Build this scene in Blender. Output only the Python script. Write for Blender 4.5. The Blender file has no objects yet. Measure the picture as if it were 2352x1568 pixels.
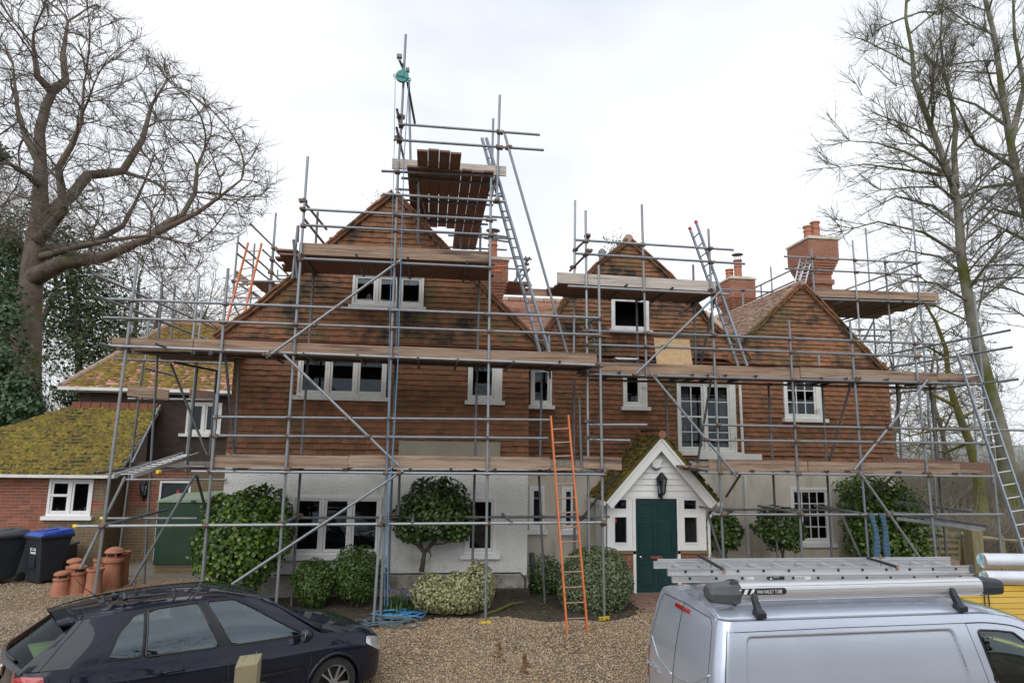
import bpy, math, random
import numpy as np
from mathutils import Vector, Matrix, kdtree

S = bpy.context.scene
COL = S.collection
R_ = random.Random(7)
RNG = np.random.default_rng(11)
rad = math.radians

# ------------------------------------------------------------------ camera
F_PX, IMG_W, IMG_H = 1530.0, 2352.0, 1568.0
YAW, PITCH, ROLL, CAM_Z = rad(6.9), rad(8.9), rad(0.92), 3.1
CAM = np.array([0.0, 0.0, CAM_Z])
FWD = np.array([math.sin(YAW) * math.cos(PITCH), math.cos(YAW) * math.cos(PITCH), math.sin(PITCH)])
_r = np.array([math.cos(YAW), -math.sin(YAW), 0.0])
_u = np.cross(_r, FWD)
RGT = math.cos(ROLL) * _r + math.sin(ROLL) * _u
UPV = math.cos(ROLL) * _u - math.sin(ROLL) * _r
cd = bpy.data.cameras.new('camera')
cam = bpy.data.objects.new('camera', cd)
COL.objects.link(cam)
cd.sensor_width = 36.0
cd.lens = F_PX / IMG_W * 36.0
cd.clip_start, cd.clip_end = 0.1, 2000.0
cam.matrix_world = Matrix(((RGT[0], UPV[0], -FWD[0], CAM[0]), (RGT[1], UPV[1], -FWD[1], CAM[1]),
			 (RGT[2], UPV[2], -FWD[2], CAM[2]), (0, 0, 0, 1)))
S.camera = cam

# ------------------------------------------------------------------ overcast sky, soft sun, exposure
SUN_EL, SUN_AZ = rad(42), rad(205)          # azimuth from +Y, clockwise; behind the camera
W = bpy.data.worlds.new('World')
S.world = W
W.use_nodes = True
nt = W.node_tree
for n in list(nt.nodes):
	nt.nodes.remove(n)
def wn(t, **k):
	n = nt.nodes.new(t)
	for a, v in k.items():
		setattr(n, a, v)
	return n
out = wn('ShaderNodeOutputWorld')
bg = wn('ShaderNodeBackground')
bg.inputs['Strength'].default_value = 0.1
sky = wn('ShaderNodeTexSky', sky_type='NISHITA', sun_disc=False, sun_elevation=SUN_EL, sun_rotation=SUN_AZ)
tc = wn('ShaderNodeTexCoord')
mp = wn('ShaderNodeMapping')
mp.inputs['Scale'].default_value = (1.0, 1.0, 2.6)
nz = wn('ShaderNodeTexNoise')
nz.inputs['Scale'].default_value = 1.5
nz.inputs['Detail'].default_value = 4.0
nz.inputs['Roughness'].default_value = 0.5
cr = wn('ShaderNodeValToRGB')
cr.color_ramp.elements[0].position = 0.36
cr.color_ramp.elements[0].color = (0.62, 0.66, 0.73, 1)
cr.color_ramp.elements[1].position = 0.62
cr.color_ramp.elements[1].color = (0.90, 0.92, 0.95, 1)
sc_ = wn('ShaderNodeVectorMath', operation='SCALE')
sc_.inputs['Scale'].default_value = 10.0
mx = wn('ShaderNodeMix', data_type='RGBA')
mx.inputs['Factor'].default_value = 0.94
nt.links.new(tc.outputs['Generated'], mp.inputs['Vector'])
nt.links.new(mp.outputs['Vector'], nz.inputs['Vector'])
nt.links.new(nz.outputs['Fac'], cr.inputs['Fac'])
nt.links.new(cr.outputs['Color'], sc_.inputs[0])
nt.links.new(sky.outputs['Color'], mx.inputs['A'])
nt.links.new(sc_.outputs['Vector'], mx.inputs['B'])
nt.links.new(mx.outputs['Result'], bg.inputs['Color'])
nt.links.new(bg.outputs['Background'], out.inputs['Surface'])

ld = bpy.data.lights.new('sun', 'SUN')
ld.energy = 1.5
ld.angle = rad(70)
ld.color = (1.0, 0.98, 0.95)
sun = bpy.data.objects.new('sun', ld)
COL.objects.link(sun)
sd = Vector((math.sin(SUN_AZ) * math.cos(SUN_EL), math.cos(SUN_AZ) * math.cos(SUN_EL), math.sin(SUN_EL)))
sun.rotation_euler = (-sd).to_track_quat('-Z', 'Y').to_euler()
S.view_settings.view_transform = 'Standard'
S.view_settings.look = 'None'
S.view_settings.exposure = 0.40
S.view_settings.gamma = 1.0
S.view_settings.use_curve_mapping = False
S.render.engine = 'CYCLES'
S.cycles.max_bounces = 6
S.cycles.transparent_max_bounces = 16
S.cycles.caustics_reflective = False
S.cycles.caustics_refractive = False

# ------------------------------------------------------------------ survey helper: sight line of the photograph met with a real plane
def at(px, py, Y=None, Z=None, X=None):
	d = FWD + (px - IMG_W / 2) / F_PX * RGT - (py - IMG_H / 2) / F_PX * UPV
	t = ((Y - CAM[1]) / d[1]) if Y is not None else (((Z - CAM[2]) / d[2]) if Z is not None else ((X - CAM[0]) / d[0]))
	return CAM + t * d

def ground_z(x, y):
	if y > 12.0:
		return 0.0
	if y > 8.5:
		return -0.3 * (12.0 - y) / 3.5
	return -0.3 - 0.1 * min(8.5 - y, 4.0)

# ------------------------------------------------------------------ objects and meshes
OFF = {}
def reg(o, off):
	OFF[o.name] = np.array(off, float)

def tag(o, label=None, cat=None, group=None, kind=None):
	for k, v in (('label', label), ('category', cat), ('group', group), ('kind', kind)):
		if v:
			o[k] = v
	return o

def thing(name, loc, label, cat, group=None):
	o = bpy.data.objects.new(name, None)
	o.empty_display_size = 0.2
	COL.objects.link(o)
	o.location = loc
	reg(o, loc)
	return tag(o, label, cat, group)

def put(name, me, m, parent=None, kind=None, label=None):
	o = bpy.data.objects.new(name, me)
	if m is not None:
		ms = m if isinstance(m, (list, tuple)) else [m]
		if len(me.materials) == 0:
			for q in ms:
				me.materials.append(q)
	COL.objects.link(o)
	if parent is not None:
		o.parent = parent
	if kind:
		o['kind'] = kind
	if label:
		o['label'] = label
	return o

def np_mesh(name, V, Fc, off=(0, 0, 0), smooth=False, mi=None):
	"""V (n,3), Fc (m,k) with k 3 or 4, or a list of such arrays / lists of tuples."""
	me = bpy.data.meshes.new(name)
	V = np.asarray(V, float) - np.asarray(off, float)
	if isinstance(Fc, np.ndarray):
		k = Fc.shape[1]
		me.vertices.add(len(V))
		me.vertices.foreach_set('co', V.astype(np.float32).ravel())
		me.loops.add(Fc.size)
		me.loops.foreach_set('vertex_index', Fc.astype(np.int32).ravel())
		me.polygons.add(len(Fc))
		me.polygons.foreach_set('loop_start', np.arange(0, Fc.size, k, dtype=np.int32))
		try:
			me.polygons.foreach_set('loop_total', np.full(len(Fc), k, dtype=np.int32))
		except Exception:
			pass
		me.update(calc_edges=True)
	else:
		me.from_pydata([tuple(v) for v in V], [], Fc)
		me.update()
	if mi is not None and len(mi) == len(me.polygons):
		me.polygons.foreach_set('material_index', np.asarray(mi, dtype=np.int32))
	if smooth:
		me.polygons.foreach_set('use_smooth', np.ones(len(me.polygons), dtype=bool))
	return me

class MB:
	def __init__(s):
		s.v, s.f, s.mi, s.cur = [], [], [], 0
	def add(s, vs, fs):
		b = len(s.v)
		s.v += [tuple(map(float, p)) for p in vs]
		for f in fs:
			s.f.append(tuple(b + i for i in f))
			s.mi.append(s.cur)
		return s
	def hexa(s, p):          # p: 4 bottom points then 4 top points, same order
		return s.add(p, [(3, 2, 1, 0), (4, 5, 6, 7), (0, 1, 5, 4), (1, 2, 6, 5), (2, 3, 7, 6), (3, 0, 4, 7)])
	def box(s, x0, x1, y0, y1, z0, z1):
		return s.hexa([(x0, y0, z0), (x1, y0, z0), (x1, y1, z0), (x0, y1, z0), (x0, y0, z1), (x1, y0, z1), (x1, y1, z1), (x0, y1, z1)])
	def bar(s, p, q, w, h, up=(0, 0, 1)):     # box beam from p to q, w across, h along up
		p, q = np.array(p, float), np.array(q, float)
		d = q - p
		d /= np.linalg.norm(d) + 1e-9
		u = np.array(up, float)
		a = np.cross(d, u)
		if np.linalg.norm(a) < 1e-4:
			a = np.cross(d, np.array([1.0, 0, 0]))
		a /= np.linalg.norm(a)
		u = np.cross(a, d)
		a, u = a * w / 2, u * h / 2
		return s.hexa([p - a - u, p + a - u, q + a - u, q - a - u, p - a + u, p + a + u, q + a + u, q - a + u])
	def tube(s, p, q, r, n=8, cap=True, r2=None, hollow=False):
		p, q = np.array(p, float), np.array(q, float)
		r2 = r if r2 is None else r2
		d = q - p
		d /= np.linalg.norm(d) + 1e-9
		a = np.cross(d, np.array([0, 0, 1.0]) if abs(d[2]) < 0.9 else np.array([1.0, 0, 0]))
		a /= np.linalg.norm(a)
		u = np.cross(a, d)
		A = [math.tau * i / n for i in range(n)]
		V = [p + r * (math.cos(t) * a + math.sin(t) * u) for t in A] + [q + r2 * (math.cos(t) * a + math.sin(t) * u) for t in A]
		Fc = [(i, i + n, (i + 1) % n + n, (i + 1) % n) for i in range(n)]
		if hollow:
			for e, (c, rr) in enumerate(((p, r), (q, r2))):
				b = len(V)
				V += [c + rr * .8 * (math.cos(t) * a + math.sin(t) * u) for t in A]
				dd = d * (0.06 if e == 0 else -0.06)
				V += [c + dd + rr * .8 * (math.cos(t) * a + math.sin(t) * u) for t in A]
				o = e * n
				for i in range(n):
					j = (i + 1) % n
					Fc.append((o + i, o + j, b + j, b + i))
					Fc.append((b + i, b + j, b + n + j, b + n + i))
				Fc.append(tuple(range(b + n, b + 2 * n)))
		elif cap:
			Fc += [tuple(range(n)), tuple(range(2 * n - 1, n - 1, -1))]
		return s.add(V, Fc)
	def path(s, pts, r, n=6, cap=True):
		pts = [np.array(p, float) for p in pts]
		rr = r if isinstance(r, (list, tuple, np.ndarray)) else [r] * len(pts)
		V, Fc = [], []
		a = None
		for i, p in enumerate(pts):
			d = pts[min(i + 1, len(pts) - 1)] - pts[max(i - 1, 0)]
			d = d / (np.linalg.norm(d) + 1e-9)
			if a is None:
				a = np.cross(d, [0, 0, 1.0] if abs(d[2]) < .9 else [1.0, 0, 0])
			a = a - d * (a @ d)
			a /= np.linalg.norm(a) + 1e-9
			u = np.cross(a, d)
			V += [p + rr[i] * (math.cos(math.tau * k / n) * a + math.sin(math.tau * k / n) * u) for k in range(n)]
		for i in range(len(pts) - 1):
			for k in range(n):
				j = (k + 1) % n
				Fc.append((i * n + k, (i + 1) * n + k, (i + 1) * n + j, i * n + j))
		if cap:
			Fc += [tuple(range(n)), tuple(range(len(V) - 1, len(V) - n - 1, -1))]
		return s.add(V, Fc)
	def lathe(s, c, prof, n=20, axis=2, cap=True):      # prof: list of (radius, height)
		V, Fc = [], []
		for (r, h) in prof:
			for k in range(n):
				t = math.tau * k / n
				q = [r * math.cos(t), r * math.sin(t), h]
				if axis == 1:
					q = [q[0], q[2], q[1]]
				elif axis == 0:
					q = [q[2], q[0], q[1]]
				V.append((c[0] + q[0], c[1] + q[1], c[2] + q[2]))
		for i in range(len(prof) - 1):
			for k in range(n):
				j = (k + 1) % n
				Fc.append((i * n + k, i * n + j, (i + 1) * n + j, (i + 1) * n + k))
		if cap:
			Fc.append(tuple(range(n - 1, -1, -1)))
			Fc.append(tuple(range(len(V) - n, len(V))))
		return s.add(V, Fc)
	def prism_y(s, poly, y0, y1):             # poly in (x, z), counter-clockwise seen from -y
		n = len(poly)
		V = [(x, y0, z) for x, z in poly] + [(x, y1, z) for x, z in poly]
		return s.add(V, [tuple(range(n)), tuple(range(2 * n - 1, n - 1, -1))] + [(i, i + n, (i + 1) % n + n, (i + 1) % n) for i in range(n)])
	def build(s, name, m, parent=None, smooth=False, kind=None, label=None, bevel=0):
		off = OFF.get(parent.name, np.zeros(3)) if parent is not None else np.zeros(3)
		me = np_mesh(name, s.v, s.f, off, smooth, s.mi if max(s.mi, default=0) > 0 else None)
		o = put(name, me, m, parent, kind, label)
		reg(o, off)
		if bevel:
			b = o.modifiers.new('bevel', 'BEVEL')
			b.width, b.segments, b.limit_method = bevel, 2, 'ANGLE'
		return o

def free(mb, name, m, label, cat, group=None, loc=None, smooth=False, kind=None, bevel=0):
	"""a thing that is one mesh, its origin at loc"""
	loc = np.mean(np.array(mb.v), axis=0) if loc is None else np.array(loc, float)
	me = np_mesh(name, mb.v, mb.f, loc, smooth, mb.mi if max(mb.mi, default=0) > 0 else None)
	o = put(name, me, m)
	o.location = loc
	reg(o, loc)
	if bevel:
		b = o.modifiers.new('bevel', 'BEVEL')
		b.width, b.segments, b.limit_method = bevel, 2, 'ANGLE'
	return tag(o, label, cat, group, kind)

def inside(poly, x, z):
	c = False
	n = len(poly)
	for i in range(n):
		x1, z1 = poly[i]
		x2, z2 = poly[(i + 1) % n]
		if (z1 > z) != (z2 > z) and x < (x2 - x1) * (z - z1) / (z2 - z1) + x1:
			c = not c
	return c

def spans(poly, z, holes=()):
	xs = []
	n = len(poly)
	for i in range(n):
		x1, z1 = poly[i]
		x2, z2 = poly[(i + 1) % n]
		if (z1 > z) != (z2 > z):
			xs.append((x2 - x1) * (z - z1) / (z2 - z1) + x1)
	xs.sort()
	sp = [(xs[i], xs[i + 1]) for i in range(0, len(xs) - 1, 2)]
	for hx0, hx1, hz0, hz1 in holes:
		if hz0 < z < hz1:
			nn = []
			for a, b in sp:
				if hx1 <= a or hx0 >= b:
					nn.append((a, b))
				else:
					if hx0 > a:
						nn.append((a, hx0))
					if hx1 < b:
						nn.append((hx1, b))
			sp = nn
	return sp

# ------------------------------------------------------------------ materials
def mat(name, stops, rough=0.8, metal=0.0, nscale=4.0, ndetail=5.0, stretch=(1, 1, 1), rnd=0.0, rnd_stops=None, bump=0.0, bscale=30.0,
		over=None, over_scale=1.2, over_lo=0.52, over_hi=0.62, over2=None, over2_scale=3.0, over2_lo=0.6, over2_hi=0.68, coat=0.0, spec=0.5,
		local=False, bdist=0.01, contrast=(0.3, 0.7), trans=0.0):
	m = bpy.data.materials.new(name)
	m.use_nodes = True
	t = m.node_tree
	N, L = t.nodes, t.links
	b = N['Principled BSDF']
	b.inputs['Roughness'].default_value = rough
	b.inputs['Metallic'].default_value = metal
	b.inputs['Specular IOR Level'].default_value = spec
	if coat:
		b.inputs['Coat Weight'].default_value = coat
		b.inputs['Coat Roughness'].default_value = 0.03
	if local:
		src = N.new('ShaderNodeTexCoord').outputs['Object']
	else:
		src = N.new('ShaderNodeNewGeometry').outputs['Position']
	mpg = N.new('ShaderNodeMapping')
	mpg.inputs['Scale'].default_value = stretch
	L.new(src, mpg.inputs['Vector'])
	vec = mpg.outputs['Vector']
	def noise(sc, det=5.0, rg=0.6):
		n = N.new('ShaderNodeTexNoise')
		n.inputs['Scale'].default_value = sc
		n.inputs['Detail'].default_value = det
		n.inputs['Roughness'].default_value = rg
		L.new(vec, n.inputs['Vector'])
		return n.outputs['Fac']
	def ramp(fac, st, lo=0.0, hi=1.0):
		r = N.new('ShaderNodeValToRGB')
		e = r.color_ramp.elements
		while len(e) < len(st):
			e.new(0.5)
		for i, c in enumerate(st):
			e[i].position = lo + (hi - lo) * i / max(1, len(st) - 1)
			e[i].color = (*c, 1)
		L.new(fac, r.inputs['Fac'])
		return r.outputs['Color']
	def mixc(f, a, c, mode='MIX'):
		x = N.new('ShaderNodeMix')
		x.data_type = 'RGBA'
		x.blend_type = mode
		if hasattr(f, 'default_value') or hasattr(f, 'links'):
			L.new(f, x.inputs['Factor'])
		else:
			x.inputs['Factor'].default_value = f
		for k, v in (('A', a), ('B', c)):
			if isinstance(v, tuple):
				x.inputs[k].default_value = (*v, 1)
			else:
				L.new(v, x.inputs[k])
		return x.outputs['Result']
	st = stops if len(stops) > 1 else [stops[0], stops[0]]
	col = ramp(noise(nscale, ndetail), st, *contrast)
	if rnd_stops:
		g = N.new('ShaderNodeNewGeometry').outputs['Random Per Island']
		oi = N.new('ShaderNodeObjectInfo').outputs['Random']
		ad = N.new('ShaderNodeMath')
		ad.operation = 'ADD'
		L.new(g, ad.inputs[0])
		L.new(oi, ad.inputs[1])
		fr = N.new('ShaderNodeMath')
		fr.operation = 'FRACT'
		L.new(ad.outputs[0], fr.inputs[0])
		col = mixc(rnd, col, ramp(fr.outputs[0], rnd_stops))
	def mask(sc, lo, hi):
		r = N.new('ShaderNodeMapRange')
		r.inputs['From Min'].default_value = lo
		r.inputs['From Max'].default_value = hi
		L.new(noise(sc, 6.0, 0.65), r.inputs['Value'])
		return r.outputs['Result']
	if over:
		col = mixc(mask(over_scale, over_lo, over_hi), col, over)
	if over2:
		col = mixc(mask(over2_scale, over2_lo, over2_hi), col, over2)
	L.new(col, b.inputs['Base Color'])
	if bump:
		bp = N.new('ShaderNodeBump')
		bp.inputs['Strength'].default_value = bump
		bp.inputs['Distance'].default_value = bdist
		L.new(noise(bscale, 4.0), bp.inputs['Height'])
		L.new(bp.outputs['Normal'], b.inputs['Normal'])
	if trans:
		tr = N.new('ShaderNodeBsdfTranslucent')
		L.new(col, tr.inputs['Color'])
		ms = N.new('ShaderNodeMixShader')
		ms.inputs['Fac'].default_value = trans
		L.new(b.outputs['BSDF'], ms.inputs[1])
		L.new(tr.outputs['BSDF'], ms.inputs[2])
		L.new(ms.outputs['Shader'], N['Material Output'].inputs['Surface'])
	return m

def glass(name, tint, base_mix=0.06, ior=1.5, mul=1.0):
	m = bpy.data.materials.new(name)
	m.use_nodes = True
	t = m.node_tree
	N, L = t.nodes, t.links
	N.remove(N['Principled BSDF'])
	fr = N.new('ShaderNodeFresnel')
	fr.inputs['IOR'].default_value = ior
	ad = N.new('ShaderNodeMath')
	ad.operation = 'MULTIPLY_ADD'
	ad.inputs[1].default_value = mul
	ad.inputs[2].default_value = base_mix
	ad.use_clamp = True
	L.new(fr.outputs[0], ad.inputs[0])
	tr = N.new('ShaderNodeBsdfTransparent')
	tr.inputs['Color'].default_value = (*tint, 1)
	gl = N.new('ShaderNodeBsdfGlossy')
	gl.inputs['Roughness'].default_value = 0.02
	gl.inputs['Color'].default_value = (0.80, 0.92, 1, 1)
	ms = N.new('ShaderNodeMixShader')
	L.new(ad.outputs[0], ms.inputs['Fac'])
	L.new(tr.outputs[0], ms.inputs[1])
	L.new(gl.outputs[0], ms.inputs[2])
	L.new(ms.outputs[0], N['Material Output'].inputs['Surface'])
	return m

M = {}
TILE_R = [(.095, .046, .026), (.175, .076, .038), (.275, .108, .052), (.155, .086, .042), (.22, .092, .044), (.115, .063, .034), (.32, .125, .06), (.18, .105, .05)]
M['wall_tile'] = mat('clay wall tile', [(.115, .058, .031), (.21, .09, .043)], .85, nscale=2.2, rnd=.5, rnd_stops=TILE_R, bump=.35, bscale=35,
			 over=(.088, .072, .026), over_scale=.75, over_lo=.53, over_hi=.74, over2=(.04, .03, .022), over2_scale=1.1, over2_lo=.6, over2_hi=.74)
M['gable_tile'] = mat('weathered clay wall tile', [(.15, .085, .047), (.27, .13, .068)], .88, nscale=2.6, rnd=.6, rnd_stops=TILE_R, bump=.4, bscale=35,
			 over=(.10, .088, .036), over_scale=.9, over_lo=.49, over_hi=.70, over2=(.03, .025, .02), over2_scale=1.3, over2_lo=.50, over2_hi=.63)
ROOF_R = [(.30, .205, .155), (.42, .32, .26), (.36, .25, .19), (.48, .38, .31), (.26, .18, .14), (.38, .24, .17)]
M['roof_tile'] = mat('clay roof tile', [(.32, .225, .175), (.42, .31, .25)], .85, nscale=3, rnd=.7, rnd_stops=ROOF_R, bump=.3, bscale=40,
			 over=(.13, .12, .05), over_scale=1.4, over_lo=.58, over_hi=.70)
M['pink_tile'] = mat('pinkish clay roof tile', [(.36, .18, .13), (.45, .24, .18)], .85, nscale=3, rnd=.6, rnd_stops=[(.42, .20, .14), (.50, .27, .20), (.34, .16, .11), (.46, .24, .17)], bump=.3, bscale=40,
			 over=(.14, .13, .045), over_scale=1.2, over_lo=.58, over_hi=.68)
M['moss_tile'] = mat('moss covered tile', [(.075, .062, .022), (.16, .125, .03)], .95, nscale=5, rnd=.35, rnd_stops=[(.07, .05, .025), (.17, .14, .03), (.11, .09, .03)], bump=.8, bscale=60, bdist=.03,
			 over=(.2, .17, .03), over_scale=2.2, over_lo=.5, over_hi=.66, over2=(.06, .05, .03), over2_scale=5, over2_lo=.55, over2_hi=.65)
M['moss'] = mat('moss', [(.07, .052, .012), (.22, .165, .022)], .95, nscale=2.2, rnd=.6, rnd_stops=[(.08, .048, .018), (.25, .185, .022), (.13, .072, .024), (.32, .245, .03), (.065, .065, .016), (.17, .12, .018)], bump=.6, bscale=80, bdist=.02)
BRICK_R = [(.24, .075, .045), (.30, .10, .06), (.19, .065, .045), (.34, .14, .085), (.26, .085, .05), (.16, .07, .05), (.29, .13, .09)]
M['brick'] = mat('red brick', [(.24, .085, .052), (.31, .11, .07)], .9, nscale=6, rnd=.75, rnd_stops=BRICK_R, bump=.35, bscale=50)
M['lichen_brick'] = mat('lichen stained brick', [(.15, .115, .06), (.21, .15, .085)], .92, nscale=4, rnd=.5, rnd_stops=[(.2, .12, .075), (.15, .12, .055), (.22, .165, .095), (.13, .095, .055)], bump=.35, bscale=50)
M['chimney_brick'] = mat('red chimney brick', [(.26, .105, .062), (.34, .145, .09)], .88, nscale=6, rnd=.7, rnd_stops=[(.28, .10, .058), (.35, .145, .088), (.23, .09, .058), (.34, .165, .11)], bump=.2, bscale=50)
M['mortar'] = mat('mortar', [(.33, .27, .21), (.42, .36, .29)], .95, nscale=12, bump=.3, bscale=80)
M['shaded_wall'] = mat('dark brick with painted shade', [(.05, .036, .028), (.09, .062, .047)], .95, nscale=6, bump=.4, bscale=30)  # deep shade of the recess is put into this brick colour
M['render'] = mat('white painted roughcast', [(.68, .68, .66), (.80, .80, .78)], .9, nscale=.9, bump=1.0, bscale=26, bdist=.035, over=(.38, .36, .30), over_scale=.8, over_lo=.58, over_hi=.78,
			 over2=(.22, .20, .16), over2_scale=2.0, over2_lo=.66, over2_hi=.78)
M['plinth'] = mat('dirt splashed render', [(.20, .185, .15), (.46, .44, .40)], .92, nscale=2.2, bump=.8, bscale=26, bdist=.03, over=(.09, .08, .06), over_scale=1.6, over_lo=.5, over_hi=.62)
M['old_render'] = mat('dirty cream render', [(.47, .43, .36), (.66, .62, .54)], .9, nscale=1.1, bump=.3, bscale=20, over=(.25, .20, .14), over_scale=.9, over_lo=.52, over_hi=.72, stretch=(1.6, 1, .5))
M['white'] = mat('white gloss paint', [(.74, .74, .73), (.80, .80, .79)], .45, nscale=2, bump=.05, bscale=30)
M['old_white'] = mat('weathered white paint', [(.56, .56, .54), (.68, .68, .66)], .6, nscale=3, bump=.15, bscale=40, over=(.32, .30, .25), over_scale=4, over_lo=.6, over_hi=.72)
M['upvc'] = mat('white window plastic', [(.8, .8, .8)], .3)
M['pane'] = glass('window glass', (.45, .48, .50), .008)
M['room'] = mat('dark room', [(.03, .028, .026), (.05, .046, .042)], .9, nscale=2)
M['curtain'] = mat('pale curtain', [(.3, .29, .27), (.42, .41, .38)], .9, nscale=3, stretch=(14, 1, .3))
M['steel'] = mat('galvanised tube', [(.16, .18, .20), (.28, .305, .33)], .42, .5, nscale=7, rnd=.6, rnd_stops=[(.13, .15, .17), (.23, .25, .275), (.38, .40, .41), (.19, .18, .18), (.17, .19, .22), (.28, .31, .33), (.22, .20, .195)], bump=.05, bscale=60,
			 over=(.20, .15, .12), over_scale=4, over_lo=.60, over_hi=.74)
M['old_steel'] = mat('dull dark scaffold tube', [(.10, .105, .115), (.18, .185, .195)], .55, .4, nscale=6, bump=.05, bscale=60, over=(.13, .09, .07), over_scale=4, over_lo=.6, over_hi=.7)
M['coupler'] = mat('rusty scaffold fitting', [(.10, .065, .05), (.19, .14, .11)], .6, .4, nscale=20)
M['alu'] = mat('bare aluminium', [(.60, .61, .63), (.70, .71, .73)], .38, .75, nscale=8, stretch=(.4, 8, 8), bump=.04, bscale=80)
M['blue_alu'] = mat('blue grey ladder metal', [(.24, .28, .325), (.34, .385, .43)], .45, .5, nscale=6)
M['board'] = mat('scaffold board', [(.14, .092, .062), (.39, .285, .205)], .85, nscale=4, ndetail=9, stretch=(.45, 9, 11), rnd=.35, rnd_stops=[(.36, .25, .175), (.27, .18, .12), (.37, .21, .14), (.39, .30, .225), (.25, .165, .11)], bump=.25, bscale=14,
			 over=(.085, .06, .045), over_scale=1.1, over_lo=.50, over_hi=.64, over2=(.40, .33, .26), over2_scale=2.3, over2_lo=.58, over2_hi=.7)
M['deck'] = mat('dark scaffold plank', [(.14, .08, .058), (.26, .15, .11)], .85, nscale=3, ndetail=7, stretch=(9, .6, 9), rnd=.5, rnd_stops=[(.12, .072, .055), (.20, .115, .085), (.16, .10, .08), (.25, .15, .11)], bump=.2, bscale=12)
M['grey_board'] = mat('grey weathered board', [(.33, .29, .25), (.54, .49, .44)], .88, nscale=3.5, ndetail=8, stretch=(.5, 9, 9), bump=.25, bscale=14, over=(.16, .13, .11), over_scale=2, over_lo=.62, over_hi=.72)
M['wood'] = mat('reclaimed timber', [(.33, .20, .12), (.46, .30, .19)], .8, nscale=4, stretch=(.6, 8, 8), rnd=.5, rnd_stops=[(.42, .28, .18), (.30, .18, .11), (.50, .35, .23)])
M['oak_post'] = mat('green tinged post', [(.17, .145, .085), (.27, .235, .15)], .9, nscale=5, stretch=(6, 6, .6), bump=.4, bscale=20, over=(.15, .15, .06), over_scale=2.5, over_lo=.5, over_hi=.65)
M['yellow_timber'] = mat('yellow treated timber', [(.55, .34, .04), (.74, .50, .10)], .7, nscale=3, stretch=(.5, 6, 6), rnd=.5, rnd_stops=[(.68, .42, .03), (.76, .54, .15), (.62, .43, .14), (.80, .50, .04)], over=(.45, .22, .05), over_scale=9, over_lo=.70, over_hi=.74)
M['osb'] = mat('plywood sheet', [(.50, .33, .17), (.66, .46, .26)], .75, nscale=9, stretch=(1, 1, 1.6), bump=.1)
M['fibre_board'] = mat('khaki board', [(.23, .21, .16), (.28, .26, .20)], .8, nscale=2)
M['red_lead'] = mat('red brown soffit', [(.16, .05, .03), (.22, .075, .045)], .8, nscale=5)
M['orange'] = mat('orange ladder paint', [(.52, .13, .035), (.64, .19, .06)], .5, nscale=7, over=(.25, .10, .05), over_scale=6, over_lo=.62, over_hi=.7)
M['rung'] = mat('worn steel rung', [(.25, .15, .11), (.36, .27, .22)], .5, .4, nscale=20)
M['door_green'] = mat('dark green gloss paint', [(.008, .036, .038), (.011, .046, .048)], .28, nscale=3, coat=.3)
M['door_dark'] = mat('dark teal door paint', [(.012, .022, .027), (.018, .028, .033)], .35)
M['tank_green'] = mat('green oil tank', [(.006, .032, .013), (.012, .05, .021)], .5, nscale=2.0)
M['tank_top'] = mat('pale green tank lid', [(.20, .27, .20), (.28, .35, .27)], .6, nscale=3)
M['iron'] = mat('black iron', [(.012, .012, .013), (.03, .03, .03)], .5, nscale=10)
M['plastic_black'] = mat('dark grey plastic', [(.018, .022, .030), (.028, .033, .042)], .45, nscale=4)
M['plastic_grey'] = mat('slate grey plastic', [(.06, .066, .075), (.09, .096, .105)], .5, nscale=5)
M['plastic_blue'] = mat('blue plastic lid', [(.012, .045, .30), (.02, .07, .38)], .35, nscale=4)
M['yellow'] = mat('yellow plastic', [(.75, .55, .03)], .5)
M['terracotta'] = mat('terracotta', [(.30, .115, .068), (.42, .175, .105)], .8, nscale=5, over=(.20, .14, .08), over_scale=3.5, over_lo=.54, over_hi=.72, bump=.15, bscale=40)
M['lead'] = mat('lead and cowl metal', [(.14, .15, .17), (.22, .23, .25)], .5, .5, nscale=6)
M['rope'] = mat('blue rope', [(.04, .20, .42), (.09, .32, .58)], .7, nscale=40)
M['rope_pale'] = mat('weathered blue rope', [(.06, .16, .28), (.12, .26, .42)], .8, nscale=40)
M['rope_grey'] = mat('grey blue rope', [(.06, .10, .13), (.12, .17, .20)], .8, nscale=40)
M['teal'] = mat('teal pulley paint', [(.03, .20, .19), (.05, .27, .25)], .5, nscale=10)
M['strap'] = mat('faded blue strap', [(.03, .075, .12), (.06, .125, .18)], .85, nscale=10, stretch=(1, 1, 4))
M['gravel'] = mat('gravel', [(.09, .068, .045), (.25, .185, .12), (.42, .33, .225)], .9, nscale=30, ndetail=2, contrast=(.36, .64), rnd=0, bump=1.0, bscale=38, bdist=.03, over=(.075, .057, .036), over_scale=.5, over_lo=.48, over_hi=.68,
			 over2=(.055, .062, .022), over2_scale=.85, over2_lo=.62, over2_hi=.72)
M['stone'] = mat('gravel stone', [(.3, .22, .15), (.44, .35, .26)], .85, nscale=3, rnd=.9, rnd_stops=[(.26, .17, .09), (.42, .32, .20), (.15, .115, .085), (.36, .23, .115), (.52, .43, .33), (.22, .18, .14), (.40, .28, .13)])
M['soil'] = mat('damp soil', [(.028, .023, .016), (.065, .052, .035)], .95, nscale=9, bump=.8, bscale=24, bdist=.03, over=(.045, .058, .018), over_scale=1.5, over_lo=.55, over_hi=.7)
M['paver'] = mat('brick paver', [(.20, .115, .085), (.27, .16, .12)], .85, nscale=7, rnd=.6, rnd_stops=[(.24, .13, .10), (.18, .12, .10), (.28, .15, .10), (.22, .17, .14)], bump=.2)
M['slab'] = mat('concrete slab', [(.14, .13, .11), (.20, .185, .16)], .9, nscale=6, bump=.2)
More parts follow.
